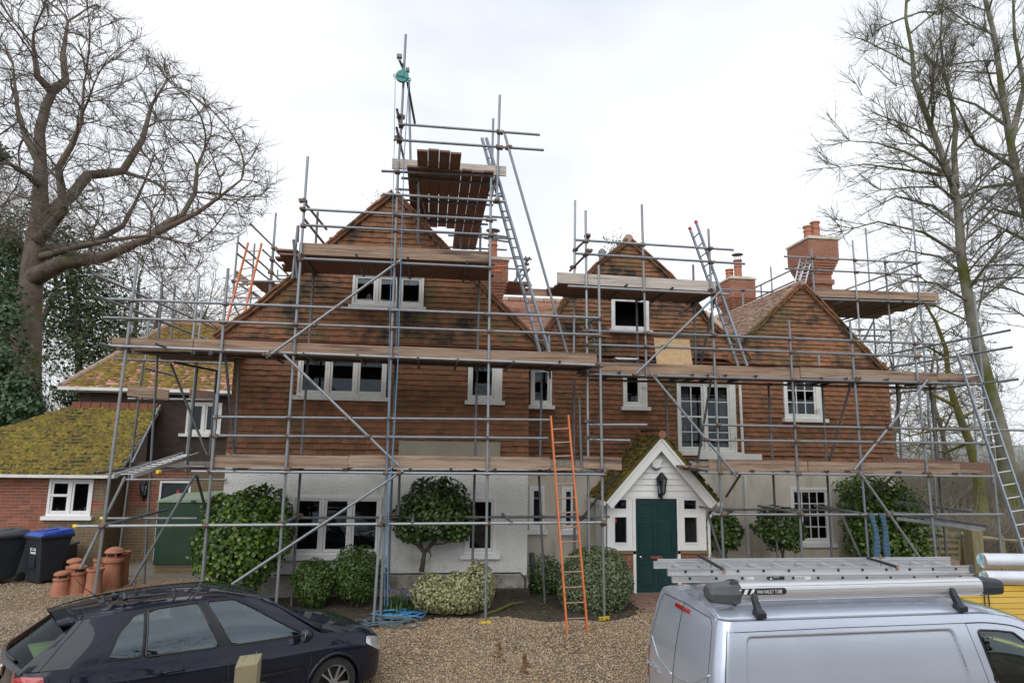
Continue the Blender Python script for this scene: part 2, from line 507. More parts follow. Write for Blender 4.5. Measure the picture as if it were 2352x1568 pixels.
M['grass'] = mat('field grass', [(.085, .14, .035), (.14, .20, .06)], .95, nscale=.4)
M['hill'] = mat('wooded hill', [(.20, .215, .20), (.29, .30, .28)], .95, nscale=.12, bump=1, bscale=.6, bdist=1.5)
M['bank'] = mat('woodland floor', [(.05, .042, .028), (.10, .085, .055)], .95, nscale=2, over=(.03, .05, .015), over_scale=.7, over_lo=.5, over_hi=.6, bump=1, bscale=6, bdist=.1)
M['bark'] = mat('mossy bark', [(.055, .045, .034), (.12, .10, .078)], .95, nscale=4, bump=.8, bscale=12, bdist=.05, over=(.085, .088, .025), over_scale=1.0, over_lo=.54, over_hi=.66)
M['bark_red'] = mat('brown oak bark', [(.085, .062, .048), (.18, .14, .11)], .95, nscale=3, bump=.8, bscale=10, bdist=.05, over=(.10, .10, .03), over_scale=.8, over_lo=.54, over_hi=.66)
M['bark_green'] = mat('lime bark with algae', [(.12, .115, .09), (.22, .21, .17)], .95, nscale=2, bump=.4, bscale=12, bdist=.03, over=(.075, .085, .018), over_scale=.6, over_lo=.45, over_hi=.6)
M['bark_moss'] = mat('very mossy bark', [(.10, .10, .02), (.19, .17, .035)], .95, nscale=3, bump=.8, bscale=14, bdist=.04, over=(.10, .085, .06), over_scale=1.5, over_lo=.52, over_hi=.62)
M['twig'] = mat('fine twigs', [(.085, .073, .062), (.15, .13, .11)], .95, nscale=2)
M['twig_pale'] = mat('pale brown twigs', [(.20, .17, .135), (.33, .28, .225)], .95, nscale=1)
def leafmat(name, cs, rough=.32, tr=.2):
	return mat(name, [cs[0], cs[-1]], rough, nscale=1.5, rnd=.75, rnd_stops=cs, trans=tr, spec=.55)
M['camellia'] = leafmat('camellia leaf', [(.04, .10, .018), (.13, .23, .03), (.07, .15, .022), (.27, .34, .04), (.10, .20, .026), (.055, .125, .02), (.035, .085, .016)])
M['dark_leaf'] = leafmat('dark glossy leaf', [(.026, .066, .018), (.065, .125, .028), (.04, .09, .02), (.12, .19, .04)])
M['box_leaf'] = leafmat('box leaf', [(.035, .08, .016), (.08, .14, .026), (.05, .11, .02), (.12, .19, .04)], .5)
M['grey_leaf'] = leafmat('grey green leaf', [(.075, .11, .05), (.16, .20, .10), (.10, .145, .06), (.23, .27, .15)], .5)
M['var_leaf'] = leafmat('variegated leaf', [(.40, .40, .20), (.22, .25, .08), (.52, .50, .30), (.09, .12, .04), (.46, .45, .25)], .5)
M['holly'] = leafmat('evergreen leaf', [(.035, .07, .026), (.09, .14, .05), (.05, .095, .034), (.15, .20, .08)], .45)
M['rhodo'] = leafmat('pale broad leaf', [(.04, .085, .035), (.085, .145, .065), (.06, .11, .045)], .45)
M['iris'] = leafmat('strappy leaf', [(.03, .07, .02), (.06, .12, .03), (.09, .14, .04)], .5)
M['dry'] = mat('dry seed head', [(.11, .05, .022), (.22, .11, .05)], .9, nscale=20, rnd=.4, rnd_stops=[(.12, .05, .02), (.26, .14, .07)])
M['violet'] = mat('violet flower', [(.10, .07, .30)], .6)
M['paint_black'] = mat('blue black car paint', [(.004, .006, .016), (.006, .009, .021)], .4, .0, coat=.75, nscale=2, spec=.08)
M['paint_silver'] = mat('silver van paint', [(.54, .60, .71), (.58, .64, .75)], .32, .6, coat=.9, nscale=2)
M['rubber'] = mat('black rubber', [(.012, .012, .013), (.02, .02, .02)], .7, nscale=8)
M['trim'] = mat('black trim', [(.010, .010, .012)], .4)
M['car_glass'] = glass('car glass', (.50, .64, .66), .10)
M['van_glass'] = glass('green tinted van glass', (.42, .66, .60), .05)
M['tail_glass'] = glass('tinted rear glass', (.50, .64, .54), .0, mul=.30)
M['tail_red'] = mat('red lamp lens', [(.30, .012, .014), (.42, .018, .02)], .12, coat=1, nscale=9)
M['tail_dark'] = mat('dark red lamp lens', [(.09, .012, .016)], .1, coat=1)
M['lamp_clear'] = mat('clear lamp lens', [(.55, .57, .58)], .08, coat=1, metal=.5)
M['seat'] = mat('dark seat cloth', [(.03, .032, .036), (.05, .052, .056)], .9, nscale=20)
M['shelf'] = mat('beige parcel shelf', [(.42, .40, .24)], .8)
M['chrome'] = mat('chrome', [(.6, .61, .62)], .15, 1.0)
M['alloy'] = mat('silver alloy', [(.42, .43, .45)], .3, .8)
M['foil'] = mat('silver foil roll', [(.62, .64, .70), (.76, .78, .82)], .3, .6, nscale=3)
M['foil_end'] = mat('blue printed roll end', [(.10, .38, .62), (.65, .72, .78)], .5, nscale=16, contrast=(.45, .55))
M['sticker'] = mat('white sticker', [(.72, .73, .74)], .5)
M['ink'] = mat('black print', [(.015, .015, .02)], .5)
M['alarm'] = mat('alarm box white', [(.72, .73, .72)], .4)
M['lamp_glass'] = glass('lantern glass', (.7, .72, .7), .05)
M['red'] = mat('red plastic', [(.5, .03, .03)], .4)

# ================================================================== SETTING: ground
def build_ground():
	xs = np.concatenate([np.linspace(-300, -20, 12), np.linspace(-18, 22, 81), np.linspace(25, 400, 12)])
	ys = np.concatenate([np.linspace(-60, 2, 8), np.linspace(3, 26, 70), np.linspace(28, 60, 9), np.linspace(80, 900, 10)])
	X, Y = np.meshgrid(xs, ys)
	Z = np.vectorize(ground_z)(X, Y) + .012 * np.sin(X * 2.1 + Y) * np.cos(Y * 1.7)
	left = np.clip((-11 - X) / 10, 0, 1) * np.clip((Y - 16) / 12, 0, 1)
	Z = Z + left * 3.2 + np.clip((Y - 60) / 300, 0, 1) * -6
	V = np.stack([X.ravel(), Y.ravel(), Z.ravel()], 1)
	nx, ny = len(xs), len(ys)
	i = np.arange((ny - 1) * (nx - 1))
	a = (i // (nx - 1)) * nx + i % (nx - 1)
	Fc = np.stack([a, a + 1, a + nx + 1, a + nx], 1)
	cx, cy = V[Fc].mean(1)[:, 0], V[Fc].mean(1)[:, 1]
	mi = np.zeros(len(Fc), int)
	mi[(cy > 22) | (cx < -11.5) | (cx > 60)] = 1
	mi[(cy > 18.5) & (cx > 12.5)] = 2
	me = np_mesh('driveway', V, Fc, smooth=True, mi=mi)
	for k in ('gravel', 'bank', 'grass'):
		me.materials.append(M[k])
	tag(put('driveway', me, None), kind='structure')

def sheet(name, pts, dz, m, kind='structure'):
	"""thin raised bed: polygon (x, y) laid over the ground with ragged rim"""
	mb = MB()
	n = len(pts)
	b = [(x, y, ground_z(x, y) - .05) for x, y in pts]
	t = [(x, y, ground_z(x, y) + dz) for x, y in pts]
	mb.add(b + t, [tuple(range(n, 2 * n))] + [(i, (i + 1) % n, (i + 1) % n + n, i + n) for i in range(n)])
	return tag(mb.build(name, m), kind=kind)

build_ground()
bed = [(-4.6, 14.6), (-4.4, 13.4)] + [(x, 12.55 + .22 * math.sin(x * 1.7) + .10 * math.sin(x * 5.1)) for x in np.linspace(-3.8, 4.0, 30)] + [(4.3, 14.3), (4.3, 15.7), (2.1, 15.7), (2.1, 14.6)]
sheet('soil_bed', bed, .02, M['soil'])
sheet('border_soil', [(6.3, 15.7), (6.3, 14.2), (9, 14.0), (12.2, 14.3), (12.2, 15.7)], .02, M['soil'])
sheet('side_path', [(-7.2, 18.9), (-7.0, 17.0), (-4.2, 16.2), (-4.15, 18.9)], .025, M['slab'])

# loose gravel lying on the drive, nearest first
def build_stones(n=64000):
	ico = np.array([(0, 0, 1), (1, 0, 0), (0, 1, 0), (-1, 0, 0), (0, -1, 0), (0, 0, -1)], float)
	fi = np.array([(0, 1, 2), (0, 2, 3), (0, 3, 4), (0, 4, 1), (5, 2, 1), (5, 3, 2), (5, 4, 3), (5, 1, 4)])
	px = np.concatenate([RNG.uniform(-1.9, 6.0, n * 3 // 4), RNG.uniform(-9.5, -4.0, n - n * 3 // 4)])
	py = np.concatenate([8.6 + 4.5 * RNG.random(n * 3 // 4) ** 1.0, RNG.uniform(10.5, 16.2, n - n * 3 // 4)])
	pz = np.vectorize(ground_z)(px, py)
	k = RNG.uniform(.008, .021, (n, 1, 1)) * RNG.uniform(.7, 1.3, (n, 1, 3)) * np.array([1, 1, .7])
	an = RNG.uniform(0, math.tau, n)
	c, s = np.cos(an)[:, None], np.sin(an)[:, None]
	v = ico[None] * k
	x = v[:, :, 0] * c - v[:, :, 1] * s
	y = v[:, :, 0] * s + v[:, :, 1] * c
	V = np.stack([x + px[:, None], y + py[:, None], v[:, :, 2] + pz[:, None] + .008], 2).reshape(-1, 3)
	Fc = (fi[None] + 6 * np.arange(n)[:, None, None]).reshape(-1, 3)
	tag(put('gravel', np_mesh('gravel', V, Fc), M['stone']), kind='stuff')
build_stones()

# fallen leaves and pale chips on the soil and drive
def build_litter(n=1100):
	px = RNG.uniform(-4.4, 5.2, n)
	py = RNG.uniform(10.8, 14.3, n)
	V, Fc = [], []
	for i in range(n):
		a, l = RNG.uniform(0, 6.28), RNG.uniform(.015, .035)
		d, e = np.array([math.cos(a), math.sin(a), 0]) * l, np.array([-math.sin(a), math.cos(a), 0]) * l * .5
		p = np.array([px[i], py[i], ground_z(px[i], py[i]) + .035])
		b = len(V)
		V += [p - d, p + e + [0, 0, .01], p + d, p - e]
		Fc.append((b, b + 3, b + 2, b + 1))
	tag(put('fallen_leaves', np_mesh('fallen_leaves', V, np.array(Fc)), M['dry']), kind='stuff')
build_litter()

# brick paving in front of the porch door
path = tag(sheet('garden_path', [(4.15, 14.4), (4.1, 12.9), (6.2, 12.9), (6.3, 14.4)], .015, M['soil']), kind='structure')
pav = MB().box(-.105, .105, -.05, .05, 0, .045)
pme = np_mesh('paver', pav.v, pav.f)
k = 0
for r in range(14):
	for c in range(10):
		x, y = 4.25 + c * .22 + (r % 2) * .11, 12.98 + r * .106
		if x > 6.2 or k >= 150:
			continue
		o = put('paver', pme, M['paver'], path)
		o.location = (x, y, ground_z(x, y) + R_.uniform(-.012, .004))
		o.rotation_euler = (R_.uniform(-.03, .03), R_.uniform(-.03, .03), R_.uniform(-.03, .03))
		k += 1

# ================================================================== tiles and bricks
def tile_geo(w, gauge, proud):
	"""one hung tile: back top edge on the wall, thick lower lip standing off it; origin at lower centre"""
	h = gauge * 1.5
	return [(-w / 2, -proud, 0), (w / 2, -proud, 0), (w / 2, -proud + .026, 0), (-w / 2, -proud + .026, 0),
			(-w / 2, -.004, h), (w / 2, -.004, h), (w / 2, .006, h), (-w / 2, .006, h)]
BOXF = [(3, 2, 1, 0), (4, 5, 6, 7), (0, 1, 5, 4), (1, 2, 6, 5), (2, 3, 7, 6), (3, 0, 4, 7)]

def hang_tiles(root, poly, Y, m, gauge=.116, tw=.165, holes=(), singles=None, kick=0.0, zlo=None, name='wall_tile', stuffname='tile_hanging'):
	"""singles: number of tiles (nearest the picture's middle first) that become objects of their own under root"""
	zs = [p[1] for p in poly]
	z0 = min(zs) if zlo is None else zlo
	T = []
	r = 0
	z = z0
	while z < max(zs):
		for a, b in spans(poly, z + gauge * .5, holes):
			x = a - (tw / 2 if r % 2 else 0)
			while x < b - .01:
				xa, xb = max(x, a), min(x + tw, b)
				if xb - xa > .03:
					kk = kick * max(0, 1 - (z - z0) / .6) ** 2
					T.append((xa + .001, xb - .001, z + R_.uniform(-.007, .007) + .008 * math.sin((xa + r * 1.7) * 1.3), .044 + R_.uniform(-.006, .011) + kk))
				x += tw
		z += gauge
		r += 1
	idx = list(range(len(T)))
	sing = set()
	if singles:
		cx = singles[1]
		full = [i for i in idx if abs((T[i][1] - T[i][0]) - (tw - .004)) < 1e-6]
		full.sort(key=lambda i: abs(T[i][0] - cx) + .2 * abs(T[i][2] - singles[2]))
		sing = set(full[:singles[0]])
		off = OFF[root.name]
		mes = [np_mesh(name, np.array(tile_geo(tw - .004 - .003 * q, gauge, .044 + .004 * (q % 3))), BOXF) for q in range(4)]
		for i in sing:
			xa, xb, zz, pr = T[i]
			o = put(name, mes[i % 4], m, root)
			o.location = Vector(((xa + xb) / 2, Y - (pr - .044), zz)) - Vector(off)
			o.rotation_euler = (R_.uniform(-.02, .02), R_.uniform(-.012, .012), 0)
	mb = MB()
	for i in idx:
		if i in sing:
			continue
		xa, xb, zz, pr = T[i]
		g = tile_geo(xb - xa, gauge, pr)
		c, dz = (xa + xb) / 2, R_.uniform(-.004, .004)
		mb.add([(c + p[0], Y + p[1], zz + p[2] + (dz if p[0] > 0 else -dz)) for p in g], BOXF)
	return mb.build(stuffname, m, root, kind='stuff')

def roof_tiles(root, O, U, D, wid, length, m, gauge=.105, tw=.17, left=None, right=None, singles=0, name='roof_tile', stuffname='roof_tiles', thick=.016, lift=.034, sortkey=None, jit=.006):
	"""O lower corner, U unit along eaves, D unit up the slope; left/right: functions of the slope distance giving the clip along U"""
	O, U, D = (np.array(v, float) for v in (O, U, D))
	Nn = np.cross(U, D)
	Nn /= np.linalg.norm(Nn)
	T = []
	r, s = 0, 0.0
	while s < length:
		a = left(s) if left else 0.0
		b = right(s) if right else wid
		x = math.floor(a / tw) * tw - (tw / 2 if r % 2 else 0)
		while x < b:
			xa, xb = max(x, a), min(x + tw, b)
			if xb - xa > .03:
				T.append((xa + .002, xb - .002, s + R_.uniform(-jit, jit), lift + R_.uniform(-jit, jit * 1.3)))
			x += tw
		s += gauge
		r += 1
	def geo(w, pr):
		h = gauge * 1.6
		pts = []
		for (sx, ss, nn) in ((-1, 0, pr), (1, 0, pr), (1, 0, pr - thick), (-1, 0, pr - thick), (-1, h, .012), (1, h, .012), (1, h, 0), (-1, h, 0)):
			pts.append(U * sx * w / 2 + D * ss + Nn * nn)
		return np.array(pts)
	BF = [tuple(reversed(f)) for f in BOXF]
	sing = set()
	if singles:
		full = [i for i in range(len(T)) if abs((T[i][1] - T[i][0]) - (tw - .004)) < 1e-6]
		if sortkey:
			full.sort(key=lambda i: sortkey(O + U * (T[i][0] + T[i][1]) / 2 + D * T[i][2]))
		sing = set(full[:singles])
		off = OFF[root.name]
		mes = [np_mesh(name, geo(tw - .004, lift + .004 * q), BF) for q in range(3)]
		for i in sing:
			xa, xb, ss, pr = T[i]
			o = put(name, mes[i % 3], m, root)
			o.location = Vector(O + U * (xa + xb) / 2 + D * ss - off)
			o.rotation_euler = (R_.uniform(-.02, .02), R_.uniform(-.015, .015), R_.uniform(-.02, .02))
	mb = MB()
	for i, (xa, xb, ss, pr) in enumerate(T):
		if i in sing:
			continue
		mb.add(geo(xb - xa, pr) + O + U * (xa + xb) / 2 + D * ss, BF)
	return mb.build(stuffname, m, root, kind='stuff')

def lay_bricks(root, O, U, wid, z0, z1, m, holes=(), singles=0, m2=None, split=None, name='brick', stuffname='brickwork', flip=False, course=.075, blen=.225):
	"""brick face in the plane through O along U (unit, horizontal), brick faces 6 mm proud of the mortar"""
	O, U = np.array(O, float), np.array(U, float)
	Nn = np.array([U[1], -U[0], 0.0]) * (-1 if flip else 1)
	T = []
	r, z = 0, z0
	while z < z1 - .03:
		x = -(blen / 2 if r % 2 else 0) - (R_.choice((0, .11)) if r % 3 == 2 else 0)
		while x < wid:
			xa, xb = max(x, 0) + .005, min(x + blen, wid) - .005
			x += blen
			seg = [(xa, xb)]
			for h in holes:
				if h[2] - .03 < z + .03 < h[3] + .02:
					ns = []
					for a, b in seg:
						if h[1] <= a or h[0] >= b:
							ns.append((a, b))
						else:
							if h[0] - a > .02:
								ns.append((a, h[0]))
							if b - h[1] > .02:
								ns.append((h[1], b))
					seg = ns
			T += [(a, b, z, R_.uniform(.004, .009)) for a, b in seg if b - a > .025]
		z += course
		r += 1
	full = [i for i in range(len(T)) if abs(T[i][1] - T[i][0] - (blen - .01)) < 1e-6]
	full.sort(key=lambda i: -T[i][2] - .6 * T[i][0])
	sing = set(full[:singles])
	hh = course - .011
	BF = BOXF
	def geo(w, pr):
		P = []
		for (a, d, zz) in ((-1, pr, 0), (1, pr, 0), (1, -.02, 0), (-1, -.02, 0), (-1, pr, hh), (1, pr, hh), (1, -.02, hh), (-1, -.02, hh)):
			P.append(U * a * w / 2 + Nn * d + np.array([0, 0, zz]))
		return np.array(P)
	off = OFF[root.name]
	if sing:
		mes = [np_mesh(name, geo(blen - .01 - .003 * q, .005 + .002 * q), BF) for q in range(3)]
		for q in range(3):
			pass
	sm = {}
	mbs = [MB(), MB()]
	for i, (a, b, z, pr) in enumerate(T):
		use2 = m2 is not None and split is not None and split((a + b) / 2, z)
		if i in sing:
			kk = (i % 3, use2)
			if kk not in sm:
				sm[kk] = np_mesh(name, geo(blen - .01 - .003 * (i % 3), .005 + .002 * (i % 3)), BF)
			o = put(name, sm[kk], m2 if use2 else m, root)
			o.location = Vector(O + U * (a + b) / 2 + np.array([0, 0, z]) - off)
			o.rotation_euler = (0, R_.uniform(-.008, .008), R_.uniform(-.01, .01))
		else:
			mbs[1 if use2 else 0].add(geo(b - a, pr) + O + U * (a + b) / 2 + np.array([0, 0, z]), BF)
	for mb, mm in zip(mbs, (m, m2)):
		if mb.v:
			mb.build(stuffname, mm, root, kind='stuff')

# ================================================================== windows
def window(root, x0, x1, z0, z1, Y, lights=1, m=None, cols=0, rows=0, sill=True, wide_right=0.0, reveal=.06, fr=.055, label=None, open_hole=False, sill_ext=.06, paneset=None, curtain=False):
	"""casement or sash: frame, one sash per light, panes, sill and a dark room behind. wall face at Y"""
	m = m or M['old_white']
	f = MB()
	yf, yb = Y - .035, Y + reveal
	f.box(x0, x0 + fr, yf, yb, z0, z1).box(x1 - fr - wide_right, x1, yf, yb, z0, z1)
	f.box(x0 + fr, x1 - fr - wide_right, yf, yb, z1 - fr, z1).box(x0 + fr, x1 - fr - wide_right, yf, yb, z0, z0 + fr)
	xs = np.linspace(x0 + fr, x1 - fr - wide_right, lights + 1)
	for k in range(1, lights):
		f.box(xs[k] - .028, xs[k] + .028, yf + .004, yb, z0 + fr, z1 - fr)
	if wide_right:
		f.box(x1 - wide_right, x1 - wide_right + .012, yf - .012, yf, z0, z1)
		f.box(x1 - wide_right * .5, x1 - wide_right * .5 + .012, yf - .012, yf, z0, z1)
	w = f.build('window', m, root, label=label)
	if sill:
		MB().box(x0 - sill_ext, x1 + sill_ext, Y - .12, Y + .02, z0 - .09, z0 - .003).build('sill', m, w)
	# room behind: a dark box open towards the glass
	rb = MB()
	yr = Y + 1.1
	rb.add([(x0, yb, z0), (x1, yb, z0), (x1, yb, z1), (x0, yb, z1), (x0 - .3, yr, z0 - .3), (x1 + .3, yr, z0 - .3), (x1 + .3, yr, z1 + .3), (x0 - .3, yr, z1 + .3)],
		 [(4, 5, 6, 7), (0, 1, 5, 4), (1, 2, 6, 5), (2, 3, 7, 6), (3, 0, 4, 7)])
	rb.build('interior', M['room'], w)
	if open_hole:
		return w
	if curtain:
		cm = MB()
		for q, (ca, cb) in enumerate(((x0 + fr, x0 + fr + .22 * (x1 - x0)), (x1 - fr - wide_right - .14 * (x1 - x0), x1 - fr - wide_right))):
			n = 9
			for k in range(n):
				xa, xb = ca + (cb - ca) * k / n, ca + (cb - ca) * (k + 1) / n
				ya, yb2 = yb + .12 + .03 * (k % 2), yb + .12 + .03 * ((k + 1) % 2)
				cm.add([(xa, ya, z0), (xb, yb2, z0), (xb, yb2, z1), (xa, ya, z1)], [(0, 1, 2, 3)])
		cm.build('curtain', M['curtain'], w)
	for k in range(lights):
		a, b = xs[k] + (.03 if k else .0), xs[k + 1] - (.03 if k < lights - 1 else .0)
		s = MB()
		t = .045
		ys0, ys1 = Y - .012, Y + .03
		a0, b0, c0, c1 = a + .004, b - .004, z0 + fr + .004, z1 - fr - .004
		s.box(a0, a0 + t, ys0, ys1, c0, c1).box(b0 - t, b0, ys0, ys1, c0, c1).box(a0 + t, b0 - t, ys0, ys1, c1 - t, c1).box(a0 + t, b0 - t, ys0, ys1, c0, c0 + t * 1.25)
		for q in range(1, cols):
			xx = a0 + t + (b0 - a0 - 2 * t) * q / cols
			s.box(xx - .011, xx + .011, ys0 + .006, ys1 - .006, c0 + t, c1 - t)
		for q in range(1, rows):
			zz = c0 + t + (c1 - c0 - 2 * t) * q / rows
			hw = .02 if rows % 2 == 0 and q == rows // 2 else .011
			s.box(a0 + t, b0 - t, ys0 + .004, ys1 - .004, zz - hw, zz + hw)
		s.build('sash', m, w)
		p = MB()
		p.add([(a0, Y + .012, c0), (b0, Y + .012, c0), (b0, Y + .012, c1), (a0, Y + .012, c1)], [(0, 1, 2, 3)])
		p.build('pane', M['pane'], w)
	return w

def rect_at(pts, Y):
	"""world x0, x1, z0, z1 of a picture rectangle lying in the wall plane Y"""
	q = [at(px, py, Y=Y) for px, py in pts]
	return min(a[0] for a in q), max(a[0] for a in q), min(a[2] for a in q), max(a[2] for a in q)

# ================================================================== THE HOUSE
YL, YLG, YC = 14.5, 14.32, 15.6         # left bay wall, its gable face, centre and right wall
house = thing('house', (3.5, 15.6, 0), 'large tile hung house with white rendered ground floor and three gables behind the scaffolding', 'house')

def wall_with_holes(name, x0, x1, z0, z1, Y, holes, m, thick=.3, parent=house):
	"""wall slab cut into strips round its openings"""
	xs = sorted({x0, x1, *[h[0] for h in holes], *[h[1] for h in holes]})
	mb = MB()
	for a, b in zip(xs[:-1], xs[1:]):
		hs = sorted([(h[2], h[3]) for h in holes if h[0] < (a + b) / 2 < h[1]])
		z = z0
		for h0, h1 in hs:
			if h0 > z:
				mb.box(a, b, Y, Y + thick, z, h0)
			z = h1
		if z1 > z:
			mb.box(a, b, Y, Y + thick, z, z1)
	return mb.build(name, m, parent)

XL0, XL1 = -4.12, 2.15
# windows of the left bay: x0, x1, z0, z1
wA = (-2.80, -.95, 4.08, 4.98)           # first floor, three lights
wB = (.80, 1.55, 4.06, 4.90)             # first floor, small
wC = (-2.74, -.93, .84, 2.02)           # ground floor, three lights
wD = (.82, 1.47, .85, 2.02)              # ground floor, small
wE = (-1.74, -.22, 6.02, 6.72)           # attic
wall_with_holes('wall', XL0, XL1, -.3, 2.86, YL, [wC, wD], M['render'])
wall_with_holes('wall', XL0, XL1, 2.86, 5.3, YL + .04, [wA, wB], M['red_lead'])
MB().box(XL0, XL0 + .3, YL + .3, 24, -.3, 5.3).build('side_wall', M['shaded_wall'], house)
MB().box(XL1 - .3, XL1, YL + .3, YC + .05, -.3, 2.86).build('side_wall', M['render'], house)
MB().box(XL1 - .3, XL1 - .02, YL + .34, YC + .05, 2.86, 5.3).build('side_wall', M['red_lead'], house)
MB().box(XL0 - .02, XL1 + .03, YL - .03, YL - .001, -.3, .42).build('plinth', M['plinth'], house)
hang_tiles(house, [(XL0, 2.86), (XL1, 2.86), (XL1, 5.26), (XL0, 5.26)], YL + .038, M['wall_tile'], holes=[(a - .01, b + .01, c - .1, d) for a, b, c, d in (wA, wB)], singles=(190, .3, 3.9), kick=.10)
g_l = [(-4.38, 5.24), (2.36, 5.22), (1.2, 6.30), (-.02, 7.5), (-.95, 8.5), (-2.05, 7.46), (-2.86, 6.6), (-3.62, 5.85)]
gb = MB().prism_y(g_l, YLG + .02, YLG + .3)
gb.build('gable_wall', M['red_lead'], house)
# cut for the attic window is filled by the window's own room box standing proud of the gable backing
hang_tiles(house, g_l, YLG + .018, M['gable_tile'], holes=[(wE[0] - .01, wE[1] + .01, wE[2] - .1, wE[3])], singles=(110, -.9, 5.6), zlo=5.24)
# soffit strip, white blanking panels under the gable
MB().box(-4.36, 2.34, YLG, YL + .06, 5.2, 5.235).build('soffit', M['red_lead'], house)
for a, b in ((-2.9, -.95), (1.02, 1.62)):
	MB().box(a, b, YL - .05, YL - .012, 5.0, 5.19).build('soffit_panel', M['fibre_board'], house)
window(house, *wA, YL, 3)
window(house, *wB, YL, 1, wide_right=.12)
window(house, *wC, YL, 3, m=M['white'], sill_ext=.12, reveal=.12)
window(house, *wD, YL, 1, m=M['white'], sill_ext=.1, reveal=.12)

def attic_box(x0, x1, z0, z1, Y, **k):
	return window(house, x0, x1, z0, z1, Y, **k)
def cut_room(o, dy):
	for ch in o.children:
		if ch.name.startswith('interior'):
			ch.location.y += dy
wE_o = window(house, *wE, YLG - .04, 3, label='attic window with a white object standing inside the left light')
# the gable backing behind the attic window must not hide its room: rebuild it with a hole
bpy.data.objects.remove([c for c in house.children if c.name.startswith('gable_wall')][0])
def gable_backing(poly, hole, y0, y1, m, name='gable_wall'):
	mb = MB()
	x0, x1, z0, z1 = hole
	xa, xb = min(p[0] for p in poly), max(p[0] for p in poly)
	n = 60
	zs = sorted({*np.linspace(min(p[1] for p in poly), max(p[1] for p in poly) - .001, n).tolist(), z0, z1})
	for a, b in zip(zs[:-1], zs[1:]):
		lo, hi = spans(poly, a + 1e-4), spans(poly, b - 1e-4)
		if not lo or not hi:
			continue
		l0, l1, h0, h1 = lo[0][0], lo[-1][1], hi[0][0], hi[-1][1]
		def strip(p0, p1, q0, q1):
			mb.hexa([(p0, y0, a), (p1, y0, a), (p1, y1, a), (p0, y1, a), (q0, y0, b), (q1, y0, b), (q1, y1, b), (q0, y1, b)])
		if z0 <= a and b <= z1:
			strip(l0, x0, h0, x0)
			strip(x1, l1, x1, h1)
		else:
			strip(l0, l1, h0, h1)
	return mb.build(name, m, house)
gable_backing(g_l, wE, YLG + .02, YLG + .2, M['red_lead'])
MB().lathe((-1.42, YLG + .35, 6.0), [(.05, 0), (.06, .02), (.06, .3), (.04, .36)], 10).build('vase', M['white'], wE_o)

# centre and right wall
wF = (2.85, 3.13, 4.05, 4.72)            # recess, upper
wG = (2.85, 3.10, 1.10, 2.10)            # recess, ground left
wH = (3.58, 3.82, 1.10, 2.06)            # recess, ground right
def ra(x0, x1, y0, y1, Y):
	return rect_at([(x0, y0), (x1, y0), (x0, y1), (x1, y1)], Y)
wF = ra(1219, 1267, 845, 930, YC)
wG = ra(1216, 1250, 1116, 1216, YC)
wH = ra(1290, 1321, 1118, 1217, YC)
wI = ra(1431, 1485, 850, 933, YC)
wJ = ra(1557, 1687, 880, 1036, YC)
wK = ra(1802, 1887, 862, 960, YC)
wLg = ra(1819, 1906, 1120, 1246, YC)
wM = ra(1403, 1488, 689, 757, YC - .12)
wM = (wM[0], wM[1], wM[2], wM[3] + .02)
XR1 = 11.55
ZS = 2.83
wall_with_holes('wall', XL1, XR1, -.3, ZS, YC, [wG, wH, wLg], M['old_render'])
wall_with_holes('wall', XL1, XR1, ZS, 5.35, YC + .04, [wF, wI, wJ, wK], M['red_lead'])
MB().box(XR1 - .3, XR1, YC + .35, 23.5, -.3, 2.83).build('side_wall', M['old_render'], house)
MB().box(XR1 - .3, XR1, YC + .35, 23.5, 2.83, 5.35).build('side_wall', M['red_lead'], house)
MB().box(-4.1, 11.5, 23.4, 23.7, -.3, 5.3).build('rear_wall', M['shaded_wall'], house)
hol = [(a - .01, b + .01, c - .1, d) for a, b, c, d in (wF, wI, wJ, wK)]
flare = [(XL1, 2.85), (XR1 + .10, 2.85), (XR1 + .04, 3.1), (XR1 + .02, 3.5), (XR1 + .02, 5.3), (XL1, 5.3)]
hang_tiles(house, flare, YC + .038, M['wall_tile'], holes=hol, kick=.12)
window(house, *wF, YC, 1)
window(house, *wG, YC, 1, m=M['white'])
window(house, *wH, YC, 1, m=M['white'])
window(house, *wI, YC, 1, wide_right=.12)
window(house, *wJ, YC, 2, cols=2, rows=4, wide_right=.10, label='tall double casement with small panes above the porch', curtain=True)
window(house, *wK, YC, 1, cols=3, rows=3, wide_right=.14, label='square small paned sash with peeling sill')
window(house, *wLg, YC, 1, cols=4, rows=4, m=M['white'], wide_right=.05)

def px_poly(pts, Y):
	return [(at(a, b, Y=Y)[0], at(a, b, Y=Y)[2]) for a, b in pts]
YG = YC - .14
g_c = px_poly([(1692, 800), (1620, 740), (1585, 693), (1527, 632), (1443, 558), (1375, 612), (1308, 680), (1262, 758)], YG)
g_c = [(g_c[0][0] + .25, 5.28)] + g_c[:] + [(2.2, 5.28)]
g_c = g_c[::-1]
g_r = px_poly([(2020, 850), (1925, 748), (1838, 658), (1760, 735), (1690, 805)], YG)
g_r = [(g_r[0][0] + .05, 5.2)] + g_r + [(7.25, 5.2)]
g_r = g_r[::-1]
gable_backing(g_c, wM, YG + .02, YG + .16, M['red_lead'])
gable_backing(g_r, (0, .001, 0, .001), YG + .02, YG + .16, M['red_lead'])
hang_tiles(house, g_c, YG + .018, M['gable_tile'], holes=[(wM[0], wM[1], wM[2] - .02, wM[3])], zlo=5.28, gauge=.106)
hang_tiles(house, g_r, YG + .018, M['gable_tile'], zlo=5.2, gauge=.106)
MB().box(2.2, 11.5, YG, YC + .06, 5.17, 5.2).build('soffit', M['red_lead'], house)
